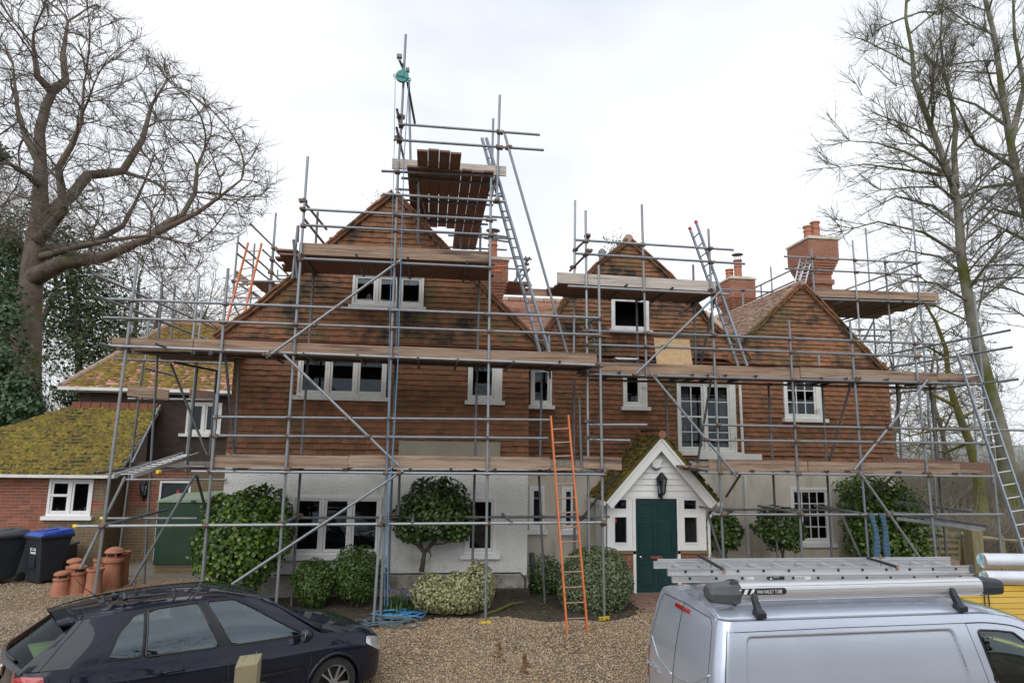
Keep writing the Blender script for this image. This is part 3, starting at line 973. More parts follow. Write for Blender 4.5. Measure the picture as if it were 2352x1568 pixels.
for a, b in ((2.75, 5.6), (8.55, 9.15)):
	MB().box(a, b, YC - .05, YC - .012, 5.02, 5.165).build('soffit_panel', M['fibre_board'], house)
wMo = window(house, *wM, YG - .02, 1, open_hole=True, fr=.09, sill=True, label='unglazed dark window opening in the middle gable')
MB().tube((wM[0] + .3, YG + .5, wM[2] + .05), (wM[1] - .1, YG + .9, wM[2] + .25), .03, 6).build('joist', M['wood'], wMo)

# roofs: slabs on each slope, verge tiles along the gables
def roof_slope(p0, p1, y0, y1, t=.09, m=None, name='roof'):
	"""slab under the line p0 (eaves) to p1 (ridge) in x, z from y0 to y1"""
	(xa, za), (xb, zb) = p0, p1
	L = math.hypot(xb - xa, zb - za)
	nx, nz = -(zb - za) / L, (xb - xa) / L
	if nz < 0:
		nx, nz = -nx, -nz
	mb = MB()
	q = [(xa, za), (xb, zb), (xb + nx * t, zb + nz * t), (xa + nx * t, za + nz * t)]
	mb.hexa([(q[0][0], y0, q[0][1]), (q[1][0], y0, q[1][1]), (q[1][0], y1, q[1][1]), (q[0][0], y1, q[0][1]),
			 (q[3][0], y0, q[3][1]), (q[2][0], y0, q[2][1]), (q[2][0], y1, q[2][1]), (q[3][0], y1, q[3][1])])
	return mb
def gable_roof(poly, apex_i, y0, y1, m):
	"""poly listed left to right over the gable; apex index"""
	o = MB()
	for a, b in list(zip(poly[:apex_i], poly[1:apex_i + 1])) + list(zip(poly[apex_i + 1:], poly[apex_i:-1])):
		s = roof_slope(a, b, y0, y1)
		o.add(s.v, s.f)
	return o.build('roof', m, house)
def verge_tiles(poly, apex_i, y, m):
	"""double row of tile ends along the verge, slightly uneven"""
	mb = MB()
	for a, b in list(zip(poly[:apex_i], poly[1:apex_i + 1])) + list(zip(poly[apex_i:-1], poly[apex_i + 1:])):
		L = math.hypot(b[0] - a[0], b[1] - a[1])
		n = max(1, int(L / .13))
		dx, dz = (b[0] - a[0]) / L, (b[1] - a[1]) / L
		nx, nz = -dz, dx
		if nz < 0:
			nx, nz = -nx, -nz
		for k in range(n):
			for row, (lo, hi) in enumerate(((.0, .03), (.035, .062), (.068, .11))):
				s0, s1 = L * k / n + .004, L * (k + 1) / n + .012
				j = R_.uniform(-.008, .012)
				w = .06 if row < 2 else .12
				yo = y - R_.uniform(0, .02) - (.03 if row == 2 else 0)
				P = []
				for zz in (lo, hi):
					for (ss, yy) in ((s0, yo), (s1, yo), (s1, yo + w + .1), (s0, yo + w + .1)):
						P.append((a[0] + dx * ss + nx * (zz + j), yy, a[1] + dz * ss + nz * (zz + j)))
				mb.hexa(P)
	return mb.build('verge_tiles', m, house, kind='stuff')
L_l = [(-4.45, 5.18), (-3.64, 5.87), (-2.88, 6.62), (-2.06, 7.48), (-.95, 8.54), (0.0, 7.52), (1.22, 6.32), (2.42, 5.17)]
gable_roof(L_l, 4, YLG - .05, 21.5, M['roof_tile'])
verge_tiles(L_l, 4, YLG - .09, M['gable_tile'])
apex_c = max(range(len(g_c)), key=lambda i: g_c[i][1])
gable_roof(g_c, apex_c, YG - .04, 19.0, M['roof_tile'])
verge_tiles(g_c, apex_c, YG - .08, M['gable_tile'])
apex_r = max(range(len(g_r)), key=lambda i: g_r[i][1])
gable_roof(g_r, apex_r, YG - .04, 22.0, M['roof_tile'])
verge_tiles(g_r, apex_r, YG - .08, M['gable_tile'])
# tiled left slope of the right gable roof (runs back from the verge)
pa, pe = np.array(g_r[apex_r]), np.array(g_r[1])
sl = np.array([pa[0] - pe[0], 0, pa[1] - pe[1]])
SLl = np.linalg.norm(sl)
sl /= SLl
nrm = np.array([-sl[2], 0, sl[0]])
O_ = np.array([pe[0], 22.0, pe[1]]) + nrm * .095
roof_tiles(house, O_, (0, -1, 0), sl, 22.0 - YG + .02, SLl + .06, M['roof_tile'], gauge=.115, lift=.055, thick=.03)
rt = MB()
for k in range(22):
	y0 = YG - .05 + k * .3
	rt.path([(pa[0], y0, pa[1] + .05), (pa[0], y0 + .29, pa[1] + .05)], .11, 8)
rt.build('ridge_tiles', M['roof_tile'], house, kind='stuff')
# main roof between the gables, facing the drive, with its ridge
mr0, mr1 = np.array([0, 16.0, 5.4]), np.array([0, 19.6, at(1220, 694, Y=19.6)[2]])
d_ = mr1 - mr0
ML = np.linalg.norm(d_)
d_ /= ML
MB().hexa([(0, 16, 5.3), (8.5, 16, 5.3), (8.5, 19.6, mr1[2] - .1), (0, 19.6, mr1[2] - .1), (0, 16, 5.38), (8.5, 16, 5.38), (8.5, 19.6, mr1[2] - .02), (0, 19.6, mr1[2] - .02)]).build('roof', M['roof_tile'], house)
MB().hexa([(0, 19.6, mr1[2] - .1), (8.5, 19.6, mr1[2] - .1), (8.5, 23.6, 5.3), (0, 23.6, 5.3), (0, 19.6, mr1[2] - .02), (8.5, 19.6, mr1[2] - .02), (8.5, 23.6, 5.38), (0, 23.6, 5.38)]).build('roof', M['roof_tile'], house)
roof_tiles(house, (1.2, 16.0, 5.4), (1, 0, 0), d_, 6.8, ML, M['pink_tile'], gauge=.115)
rd = MB()
for k in range(18):
	rd.path([(.8 + k * .36, 19.6, mr1[2] + .03), (.8 + k * .36 + .34, 19.6, mr1[2] + .03)], .12, 8)
rd.build('ridge_tiles', M['roof_tile'], house, kind='stuff')
MB().hexa([(1.0, 21, 5.5), (7, 21, 5.5), (7, 23.9, 5.3), (1.0, 23.9, 5.3), (1.0, 21, 5.6), (7, 21, 5.6), (7, 23.9, 5.4), (1, 23.9, 5.4)]).build('roof', M['roof_tile'], house)
# apex ridge end tile on the middle gable
ac = g_c[apex_c]
MB().lathe((ac[0], YG - .06, ac[1] + .10), [(.10, -.03), (.11, 0), (.10, .25), (.08, .26)], 10, axis=1).build('ridge_tile', M['roof_tile'], house)

# chimneys: shaft, oversailing courses, pots
def chimney(px_corner, Y, w, d, z_top, z_base, pots, cap_w, m=M['chimney_brick'], label=None, necks=True):
	x0 = at(*px_corner, Y=Y)[0]
	y0, x1, y1 = Y, x0 + w, Y + d
	mb = MB().box(x0 + .006, x1 - .006, y0 + .006, y1 - .006, z_base, z_top)
	c = mb.build('chimney', M['mortar'], house, label=label)
	bs, co = MB(), MB()
	zz = z_base
	r = 0
	H = z_top - z_base
	capc = int(.34 / .075)
	n = int(H / .075)
	for r in range(n):
		zz = z_base + r * .075
		e = 0.0
		fromtop = n - 1 - r
		if necks:
			if fromtop < 8:
				e = cap_w
			elif fromtop < 13:
				e = cap_w * (13 - fromtop) / 6
			elif fromtop in (15, 16):
				e = .05
		if e > 0:
			co.box(x0 - e + .005, x1 + e - .005, y0 - e + .005, y1 + e - .005, zz, zz + .074)
		for (ax, a0, a1, fixed, sgn) in (('x', x0 - e, x1 + e, y0 - e, -1), ('y', y0 - e, y1 + e, x0 - e, -1), ('y', y0 - e, y1 + e, x1 + e, 1), ('x', x0 - e, x1 + e, y1 + e, 1)):
			a = a0 - (.11 if r % 2 else 0)
			while a < a1 - .01:
				p, q = max(a, a0) + .007, min(a + .225, a1) - .007
				a += .225
				if q - p < .02:
					continue
				t = R_.uniform(0, .004)
				lo, hi = (fixed - t, fixed + .10) if sgn < 0 else (fixed - .10, fixed + t)
				if ax == 'x':
					bs.box(p, q, lo, hi, zz, zz + .062)
				else:
					bs.box(lo, hi, p, q, zz + .0005, zz + .0615)
	bs.build('brickwork', m, c, kind='stuff')
	if co.v:
		co.build('corbels', M['mortar'], c)
	cp = MB().box(x0 - cap_w - .03, x1 + cap_w + .03, y0 - cap_w - .03, y1 + cap_w + .03, z_top + .002, z_top + .06)
	cp.box(x0 - cap_w * .5, x1 + cap_w * .5, y0 - cap_w * .5, y1 + cap_w * .5, z_top + .061, z_top + .12)
	cp.build('cap', M['old_render'], c)
	for (fx, fy, h, cowl) in pots:
		X, Yp = x0 + w * fx, y0 + d * fy
		MB().lathe((X, Yp, z_top + .1), [(.13, 0), (.115, h * .6), (.14, h * .62), (.115, h * .75), (.12, h * .93), (.145, h * .94), (.145, h), (.10, h), (.10, h - .1)], 14).build('pot', M['terracotta'], c, smooth=False)
		if cowl:
			k = MB()
			for t in range(4):
				k.tube((X + .1 * math.cos(t * 1.57), Yp + .1 * math.sin(t * 1.57), z_top + .1 + h), (X + .1 * math.cos(t * 1.57), Yp + .1 * math.sin(t * 1.57), z_top + h + .28), .008, 5)
			k.lathe((X, Yp, z_top + h + .28), [(.19, 0), (.19, .015), (.10, .05), (.02, .07)], 14)
			k.build('cowl', M['lead'], c)
	return c
zt = at(1865, 552, Y=17.5)[2]
chimney((1869, 690), 17.5, .60, .85, zt, 5.6, [(.2, .35, .42, False), (.55, .3, .55, False)], .16, label='tall red brick chimney with corbelled top and two pots, right of the roofs')
zt2 = at(1682, 643, Y=20.2)[2]
chimney((1684, 690), 20.2, .55, .75, zt2, 6.0, [(.15, .5, .35, False), (.5, .2, .62, True)], .16, m=M['chimney_brick'])
zt3 = at(1131, 600, Y=17.0)[2]
chimney((1117, 650), 17.0, .42, .7, zt3, 5.8, [(.4, .3, .62, True)], .14)
zt4 = at(760, 556, Y=20.0)[2]
chimney((752, 600), 20.0, .5, .5, zt4 - .35, 6.0, [(.25, .3, .42, False)], .05, necks=False)
# steel flue behind the middle gable
fx = at(1383, 600, Y=17.0)
fl = MB().lathe((fx[0], 17.0, 6.6), [(.09, 0), (.09, at(1383, 590, Y=17.0)[2] - 6.6), (.11, at(1383, 588, Y=17.0)[2] - 6.6), (.11, at(1383, 578, Y=17.0)[2] - 6.6), (.05, at(1383, 572, Y=17)[2] - 6.6)], 12)
fl.build('flue', M['lead'], house)
# downpipes and gutter bits
for (px, y0_, y1_, r) in ((1699, 878, 1075, .034), (1711, 1092, 1300, .036)):
	a, b = at(px, y0_, Y=YC - .09), at(px + 4, min(y1_, 1290), Y=YC - .09)
	MB().tube((a[0], a[1], a[2]), (a[0] + .02, b[1], max(b[2], 0)), r, 10).build('downpipe', M['old_white'], house)
MB().path([(6.85, YC - .1, .9), (6.9, YC - .16, .3), (6.9, YC - .16, 0)], .03, 8).build('downpipe', M['old_white'], house)
# black cable and pipe along the plinth of the left bay
MB().path([(-3.0, YL - .045, .46), (.2, YL - .045, .47), (2.0, YL - .045, .47), (2.1, YL - .06, .38), (2.12, YL - .06, -.1)], .014, 6).build('cable', M['iron'], house)
sp = at(1222, 1340, Y=14.9)
MB().path([(2.36, 15.2, .75), (2.36, 15.1, .55), (2.36, 15.0, .42), (2.36, 15.0, 0)], .065, 12).build('soil_pipe', M['plastic_grey'], house)
# dark opening and ledge at the foot of the left bay
MB().box(.85, 2.18, YL - .28, YL - .035, -.05, .16).build('kerb', M['soil'], house)
# khaki cover board on the first floor tiles
ka, kb = at(917, 1008, Y=YL - .06), at(1148, 1046, Y=YL - .06)
MB().box(ka[0], kb[0], YL - .13, YL - .115, 2.86, 3.17).build('cover_board', M['fibre_board'], house)
# white band under the big casement
MB().box(6.4, 8.0, YC - .13, YC - .09, 2.86, 3.0).build('render_band', M['old_white'], house)

# ================================================================== OUTBUILDING on the left: brick, mossy hipped roof
YO = 17.9
ob = thing('outbuilding', (-9.5, YO, 0), 'low red brick outbuilding with a thickly mossed tile roof beside the wheelie bins', 'outbuilding')
cx_, cz_ = at(246, 1095, Y=YO)[0], at(246, 1092, Y=YO)[2]      # front right corner, eaves height
XO0 = -16.0
EO = cz_
wo = rect_at([(116, 1100), (208, 1100), (116, 1184), (208, 1184)], YO)
def slab_wall(x0, x1, z0, z1, Y, holes, m, parent, thick=.25):
	xs = sorted({x0, x1, *[h[0] for h in holes], *[h[1] for h in holes]})
	mb = MB()
	for a, b in zip(xs[:-1], xs[1:]):
		z = z0
		for h0, h1 in sorted([(h[2], h[3]) for h in holes if h[0] < (a + b) / 2 < h[1]]):
			mb.box(a, b, Y, Y + thick, z, h0)
			z = h1
		mb.box(a, b, Y, Y + thick, z, z1)
	return mb.build('wall', m, parent)
slab_wall(XO0, cx_, -.2, EO + .1, YO, [wo], M['mortar'], ob)
MB().hexa([(cx_ - .25, YO + .25, -.2), (cx_ - .006, YO + .25, -.2), (cx_ - .006, 20.3, -.2), (cx_ - .25, 20.3, -.2), (cx_ - .25, YO + .25, EO + .1), (cx_ - .006, YO + .25, EO + .1), (cx_ - .006, 20.1, cz_ + 1.2), (cx_ - .25, 20.1, cz_ + 1.2)]).build('side_wall', M['mortar'], ob)
lay_bricks(ob, (cx_ - 7.2, YO, 0), (1, 0, 0), 7.2, -.02, EO + .08, M['brick'], holes=[(wo[0] - cx_ + 7.2, wo[1] - cx_ + 7.2, wo[2] - .06, wo[3])], singles=300,
		 m2=M['lichen_brick'], split=lambda x, z: x > 6.35 + .35 * math.sin(z * 5) + (.5 if z > 1.1 else -.55 if z < .8 else 0) + R_.uniform(-.25, .25))
lay_bricks(ob, (cx_, YO, 0), (0, 1, 0), 2.35, -.02, EO + .3, M['lichen_brick'])
wob = window(ob, *wo, YO, 2, m=M['upvc'], fr=.06, sill_ext=.07, label='white plastic window with bottles on the sill')
MB().box(wo[0] + .06, (wo[0] + wo[1]) / 2 - .03, YO - .03, YO + .03, wo[3] - .42, wo[3] - .36).build('transom', M['upvc'], wob)
for k, (dx, h, mm) in enumerate(((.16, .17, 'foil_end'), (.27, .12, 'yellow'), (.68, .14, 'upvc'), (.80, .2, 'upvc'), (.90, .13, 'upvc'))):
	MB().lathe((wo[0] + dx, YO + .16, wo[2]), [(.04, 0), (.045, .02), (.045, h * .7), (.018, h * .8), (.018, h)], 10).build('bottle', M[mm], ob)
# roof plane: eaves at YO-.2 up to the abutment
YT = 20.15
zt_ = at(300, 942, Y=YT)[2]
rise = np.array([0, YT - (YO - .22), zt_ - (EO + .02)])
RL = np.linalg.norm(rise)
ru = rise / RL
xr_top = at(362, 945, Y=YT)[0]
xr_bot = at(266, 1086, Y=YO - .2)[0]
xl_top = at(165, 935, Y=YT)[0]
xl_bot = -13.2
O0 = np.array([XO0, YO - .22, EO + .02])
MB().add([(xl_bot, YO - .22, EO + .0), (xr_bot, YO - .22, EO + .0), (xr_top, YT, zt_ - .02), (xl_top, YT, zt_ - .02),
		 (xl_bot, YO - .22, EO - .06), (xr_bot, YO - .22, EO - .06), (xr_top, YT, zt_ - .1), (xl_top, YT, zt_ - .1)],
		 [(0, 1, 2, 3), (7, 6, 5, 4), (0, 4, 5, 1), (1, 5, 6, 2), (2, 6, 7, 3), (3, 7, 4, 0)]).build('roof', M['moss_tile'], ob)
roof_tiles(ob, O0, (1, 0, 0), ru, 10, RL - .03, M['moss_tile'], gauge=.16, tw=.19, lift=.06, jit=.014, thick=.03, singles=300,
		 left=lambda s: (xl_bot + (xl_top - xl_bot) * s / RL) - XO0, right=lambda s: (xr_bot + (xr_top - xr_bot) * s / RL) - XO0,
		 sortkey=lambda p: -p[0] + .5 * (p[2]))
# hip plane to the left of it
MB().add([(xl_bot, YO - .22, EO), (xl_top, YT, zt_), (xl_bot, YT + 3, EO)], [(0, 1, 2)]).build('hip', M['moss_tile'], ob)
def moss(root, O, U, D, spans_, n, r0, r1, length, name='moss', m=None, flat=.5, gaps=False):
	"""cushions of moss sitting on a slope"""
	U, D = np.array(U, float), np.array(D, float)
	Nn = np.cross(U, D)
	Nn /= np.linalg.norm(Nn)
	ico = [(0, 0, 1), (1, 0, .1), (.3, .95, .1), (-.8, .6, .1), (-.8, -.6, .1), (.3, -.95, .1)]
	fi = [(0, 1, 2), (0, 2, 3), (0, 3, 4), (0, 4, 5), (0, 5, 1)]
	V, Fc = [], []
	for i in range(n):
		s = R_.uniform(0, length)
		a, b = spans_(s)
		x = R_.uniform(a, b)
		s2 = round(s / .16) * .16 + R_.gauss(0, .045)
		r = R_.uniform(r0, r1) * R_.choice((.6, .8, 1, 1))
		if gaps and math.sin(x * 2.3 + 1.1 * s) + math.sin(x * 5.1 - s * 3.3) + R_.uniform(-1.2, 1.2) < -.9:
			continue
		c = O + U * x + D * max(0, min(length, s2)) + Nn * .03
		an = R_.uniform(0, 6.28)
		b0 = len(V)
		for (p, q, h) in ico:
			pp, qq = p * math.cos(an) - q * math.sin(an), p * math.sin(an) + q * math.cos(an)
			V.append(c + U * pp * r * R_.uniform(.8, 1.4) + D * qq * r * .8 + Nn * h * r * flat * R_.uniform(.7, 1.3))
		Fc += [tuple(b0 + j for j in f) for f in fi]
	off = OFF[root.name]
	return put(name, np_mesh(name, V, np.array(Fc), off, smooth=True), m or M['moss'], root, kind='stuff')
moss(ob, O0, (1, 0, 0), ru, lambda s: ((xl_bot + (xl_top - xl_bot) * s / RL) - XO0, (xr_bot + (xr_top - xr_bot) * s / RL) - XO0), 6400, .03, .09, RL, flat=.8, gaps=True)
# tufts of weed and dead leaves in the moss
def tufts(root, O, U, D, spans_, n, length, m, name, h0=.03, h1=.09):
	U, D = np.array(U, float), np.array(D, float)
	V, Fc = [], []
	Nn = np.cross(U, D)
	Nn /= np.linalg.norm(Nn)
	for i in range(n):
		s = R_.uniform(0, length)
		a, b = spans_(s)
		c = O + U * R_.uniform(a, b) + D * s + Nn * .05
		for k in range(4):
			d = np.array([R_.uniform(-1, 1), R_.uniform(-1, .4), R_.uniform(.1, 1)])
			d /= np.linalg.norm(d)
			l = R_.uniform(h0, h1)
			e = np.cross(d, [R_.uniform(-1, 1), R_.uniform(-1, 1), R_.uniform(-1, 1)])
			e = e / (np.linalg.norm(e) + 1e-6) * l * .22
			b0 = len(V)
			V += [c, c + d * l * .5 + e, c + d * l, c + d * l * .5 - e]
			Fc.append((b0, b0 + 1, b0 + 2, b0 + 3))
	put(name, np_mesh(name, V, np.array(Fc), OFF[root.name]), m, root, kind='stuff')
spn = lambda s: ((xl_bot + (xl_top - xl_bot) * s / RL) - XO0, (xr_bot + (xr_top - xr_bot) * s / RL) - XO0)
tufts(ob, O0, (1, 0, 0), ru, spn, 260, RL, M['grey_leaf'], 'weeds')
tufts(ob, O0, (1, 0, 0), ru, spn, 320, RL, M['wood'], 'dead_leaves', .02, .06)
MB().bar((xl_bot, YO - .30, EO - .01), (xr_bot + .02, YO - .30, EO - .01), .11, .07).build('gutter', M['old_white'], ob)
MB().bar((xr_bot, YO - .2, EO - .03), (xr_top, YT, zt_ - .07), .05, .09).build('verge', M['old_white'], ob)
fl_ = MB()
nfl = 9
for k in range(nfl):
	a = xl_top + (xr_top - xl_top) * k / nfl
	b = xl_top + (xr_top - xl_top) * (k + 1) / nfl - .02
	fl_.hexa([(a, YT - .02, zt_ - .05), (b, YT - .02, zt_ - .05), (b, YT + .02, zt_ + .2), (a, YT + .02, zt_ + .2), (a, YT - .05, zt_ - .03), (b, YT - .05, zt_ - .03), (b, YT - .01, zt_ + .21), (a, YT - .01, zt_ + .21)])
fl_.build('flashing', M['red_lead'], ob)
# back door lobby: wall facing the drive between outbuilding and house, flat roof
YD = 19.0
lob_x0, lob_x1 = cx_, XL0 + .02
zl = at(380, 1072, Y=YD)[2]
dr = rect_at([(360, 1102), (432, 1102), (345, 1290), (432, 1290)], YD)
dr = (at(360, 1190, Y=YD)[0], at(432, 1190, Y=YD)[0], 0.02, at(395, 1104, Y=YD)[2])
slab_wall(lob_x0, lob_x1, -.2, zl, YD, [dr], M['mortar'], ob)
lay_bricks(ob, (lob_x0, YD, 0), (1, 0, 0), lob_x1 - lob_x0, 0, zl - .02, M['brick'], holes=[(dr[0] - lob_x0, dr[1] - lob_x0, -1, dr[3])],
		 m2=M['lichen_brick'], split=lambda x, z: z < 1.05 + .3 * math.sin(x * 4) or x > dr[1] - lob_x0)
bd = MB().box(dr[0] + .05, dr[1] - .05, YD + .04, YD + .09, .02, dr[3] - .05).build('door', M['door_dark'], ob)
MB().box(dr[0], dr[0] + .05, YD - .01, YD + .1, 0, dr[3]).box(dr[1] - .05, dr[1], YD - .01, YD + .1, 0, dr[3]).box(dr[0] + .05, dr[1] - .05, YD - .01, YD + .1, dr[3] - .05, dr[3]).build('door_frame', M['white'], bd)
MB().box(dr[0] + .28, dr[1] - .2, YD + .03, YD + .038, dr[3] - .75, dr[3] - .22).build('door_window', M['room'], bd)
MB().box(dr[1] - .36, dr[1] - .29, YD + .026, YD + .029, dr[3] - .32, dr[3] - .24).build('notice', M['red'], bd)
MB().box(lob_x0 - .05, lob_x1, YD - .15, 20.6, zl + .002, zl + .12).build('flat_roof', M['slab'], ob)
# wall lamp by the back door
lp = at(330, 1122, Y=YD - .12)
wl = thing('wall_lantern', (lp[0], YD - .12, lp[2]), 'small black lantern on the brick wall left of the back door', 'wall lamp')
def lantern(t, c, s):
	x, y, z = c
	b = MB()
	b.lathe((x, y, z + .10 * s), [(.02 * s, .10 * s), (.05 * s, .06 * s), (.10 * s, 0), (.10 * s, -.01 * s)], 6)
	for k in range(6):
		a = math.tau * k / 6
		b.tube((x + .085 * s * math.cos(a), y + .085 * s * math.sin(a), z + .1 * s), (x + .05 * s * math.cos(a), y + .05 * s * math.sin(a), z - .14 * s), .007 * s, 4)
	b.lathe((x, y, z - .16 * s), [(.03 * s, 0), (.055 * s, .02 * s), (.055 * s, .03 * s)], 6)
	b.tube((x, y, z - .16 * s), (x, y, z - .22 * s), .015 * s, 6)
	b.path([(x, y, z - .18 * s), (x, y + .06 * s, z - .24 * s), (x, y + .12, z - .16 * s), (x, y + .12, z)], .012 * s, 6)
	b.box(x - .04 * s, x + .04 * s, y + .105, y + .118, z - .2 * s, z + .06 * s)
	b.build('frame', M['iron'], t)
	MB().lathe((x, y, z), [(.044 * s, -.13 * s), (.075 * s, .09 * s)], 6).build('glass', M['lamp_glass'], t)
lantern(wl, (lp[0], YD - .12, lp[2]), 1.25)

# ================================================================== REAR WING: brick, hipped pinkish roof behind the outbuilding
YR = 20.4
rw = thing('rear_wing', (-6.5, YR, 0), 'two storey brick wing with pink and mossy hipped tile roof behind the left scaffolding', 'house wing')
ze = at(140, 890, Y=YR - .3)[2]
wr = rect_at([(432, 925), (506, 925), (432, 995), (506, 995)], YR)
rx0, rx1 = at(180, 920, Y=YR)[0], XL0 + .02
slab_wall(rx0, rx1, -.2, ze + .1, YR, [wr], M['shaded_wall'], rw)
lay_bricks(rw, (at(368, 960, Y=YR)[0], YR, 0), (1, 0, 0), rx1 - at(368, 960, Y=YR)[0], zl + .2, ze - .1, mat('brick with painted shade', [(.04, .028, .022), (.065, .042, .033)], .9, nscale=5, rnd=.5, rnd_stops=[(.035, .026, .02), (.075, .047, .037)], bump=.3),  # bricks nearly black: the shade between the wings is painted into them
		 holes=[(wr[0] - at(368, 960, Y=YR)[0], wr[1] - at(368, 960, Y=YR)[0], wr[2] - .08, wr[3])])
MB().box(rx0, rx0 + .25, YR + .25, 25, -.2, ze).build('side_wall', M['shaded_wall'], rw)
wrm = window(rw, *wr, YR, 2, m=M['old_white'], sill_ext=.15, label='white window in the shaded recess')
e0, e1 = at(139, 892, Y=YR - .35)[0], XL0 + .1
zr = at(440, 742, Y=YR + 2.9)[2]
rr = np.array([0, 3.25, zr - ze])
RRL = np.linalg.norm(rr)
rru = rr / RRL
hx = at(400, 745, Y=YR + 2.9)[0]
hl = lambda s: (e0 + (hx - e0) * s / RRL) - e0
MB().add([(e0, YR - .35, ze - .02), (e1 + 3, YR - .35, ze - .02), (e1 + 3, YR + 2.9, zr - .02), (hx, YR + 2.9, zr - .02), (e0, YR + 6.1, ze - .02), (e1 + 3, YR + 6.1, ze - .02)],
		 [(0, 1, 2, 3), (0, 3, 4), (4, 3, 2, 5)]).build('roof', M['pink_tile'], rw)
roof_tiles(rw, (e0, YR - .35, ze), (1, 0, 0), rru, e1 + .3 - e0, RRL, M['pink_tile'], gauge=.15, tw=.18, lift=.04, jit=.01, left=hl, singles=300, sortkey=lambda p: p[2])
moss(rw, np.array([e0, YR - .35, ze + .02]), (1, 0, 0), rru, lambda s: (hl(s), e1 - e0 - (.0 if R_.random() < .4 else 2.0)), 2600, .04, .10, RRL * .95, flat=.4)
hp = MB()
for k in range(14):
	s0, s1 = RRL * k / 14, RRL * (k + 1) / 14
	p = lambda s: np.array([e0, YR - .35, ze]) + np.array([hl(s), 0, 0]) + rru * s + np.array([0, 0, .05])
	hp.path([p(s0), p(s1)], [.10, .075], 8)
hp.build('hip_tiles', M['roof_tile'], rw, kind='stuff')
MB().bar((e0 - .02, YR - .42, ze - .02), (e1, YR - .42, ze - .02), .11, .09).build('gutter', M['old_white'], rw)
MB().box(rx0, rx1, YR - .3, YR - .002, ze - .10, ze - .07).build('soffit', M['old_white'], rw)

# ================================================================== PORCH
YP = 14.48
po = thing('porch', (5.2, YP, 0), 'white timber porch with steep mossy gable roof, weatherboards and dark green panelled door', 'porch')
def P(px, py, Y=YP):
	q = at(px, py, Y=Y)
	return q[0], q[2]
apx, apz = P(1514, 1003, YP - .2)
lx, lz = P(1389, 1151, YP - .2)
rx, rz = P(1644, 1155, YP - .2)
zeave = (lz + rz) / 2
apx = (lx + rx) / 2 + .02
pl, pr_ = P(1394, 1200)[0], P(1620, 1200)[0]          # outer faces of the posts
dl, drr = P(1458, 1200)[0], P(1553, 1200)[0]          # door opening
dt = P(1500, 1143)[1]
zb = P(1420, 1263)[1]                                  # top of the brick plinth
# bargeboards, double stepped
for sgn, (ex, ez) in ((-1, (lx, zeave)), (1, (rx, zeave))):
	b = MB()
	dx, dz = ex - apx, ez - apz
	L = math.hypot(dx, dz)
	ux, uz = dx / L, dz / L
	nx, nz = (uz, -ux) if sgn < 0 else (-uz, ux)
	if nz > 0:
		nx, nz = -nx, -nz
	for (d0, d1, y0, y1) in ((.0, .20, YP - .26, YP - .20), (-.035, .05, YP - .29, YP - .262)):
		a = [(apx + nx * d0 - ux * 0, apz + nz * d0), (ex + nx * d0, ez + nz * d0), (ex + nx * d1, ez + nz * d1), (apx + nx * d1, apz + nz * d1)]
		# mitre at the apex
		a[0] = (apx, apz - (d0 / abs(nz)))
		a[3] = (apx, apz - (d1 / abs(nz)))
		P8 = [(x, y0, z) for x, z in a] + [(x, y1, z) for x, z in a]
		b.add(P8, [(0, 1, 2, 3), (7, 6, 5, 4), (0, 4, 5, 1), (1, 5, 6, 2), (2, 6, 7, 3), (3, 7, 4, 0)])
	b.build('bargeboard', M['white'], po)
# roof slopes going back to the house wall, tiles and moss on them
for sgn, ex in ((-1, lx), (1, rx)):
	D = np.array([apx - ex, 0, apz - zeave])
	Ln = np.linalg.norm(D)
	D /= Ln
	U = np.array([0, -1.0, 0]) if sgn < 0 else np.array([0, 1.0, 0])
	y0 = YC - .05 if sgn < 0 else YP - .32
	n_ = np.cross(U, D)
	if n_[2] < 0:
		n_ = -n_
	q = [np.array([ex, YP - .30, zeave]), np.array([ex, YC - .05, zeave]), np.array([apx, YC - .05, apz]), np.array([apx, YP - .30, apz])]
	MB().hexa([p for p in q] + [p + n_ * .05 for p in q]).build('roof', M['moss_tile'], po)
	O = np.array([ex, y0, zeave]) + n_ * .05
	roof_tiles(po, O, U, D, YC - YP + .27, Ln + .02, M['moss_tile'], gauge=.13, tw=.17, lift=.035, jit=.012)
	moss(po, O + n_ * .02, U, D, lambda s: (0, YC - YP + .25), 420, .03, .08, Ln)
rdg = MB()
for k in range(5):
	y0 = YP - .34 + k * .31
	rdg.path([(apx, y0, apz + .05), (apx, y0 + .30, apz + .05)], .09, 8)
rdg.build('ridge_tiles', M['terracotta'], po, kind='stuff')
# weatherboards of the gable
sl_ = (apz - zeave) / (apx - lx)
bz = dt + .03
kz = 0
while bz < apz - .25:
	h = .125
	hw0 = (apz - .16 - bz) / sl_
	hw1 = (apz - .16 - bz - h) / sl_
	if hw1 < .05:
		hw1 = .02
	MB().hexa([(apx - hw0, YP - .06, bz), (apx + hw0, YP - .06, bz), (apx + hw0, YP, bz), (apx - hw0, YP, bz),
			 (apx - hw1, YP - .035, bz + h), (apx + hw1, YP - .035, bz + h), (apx + hw1, YP, bz + h), (apx - hw1, YP, bz + h)]).build('weatherboard', M['white'], po)
	bz += h + .002
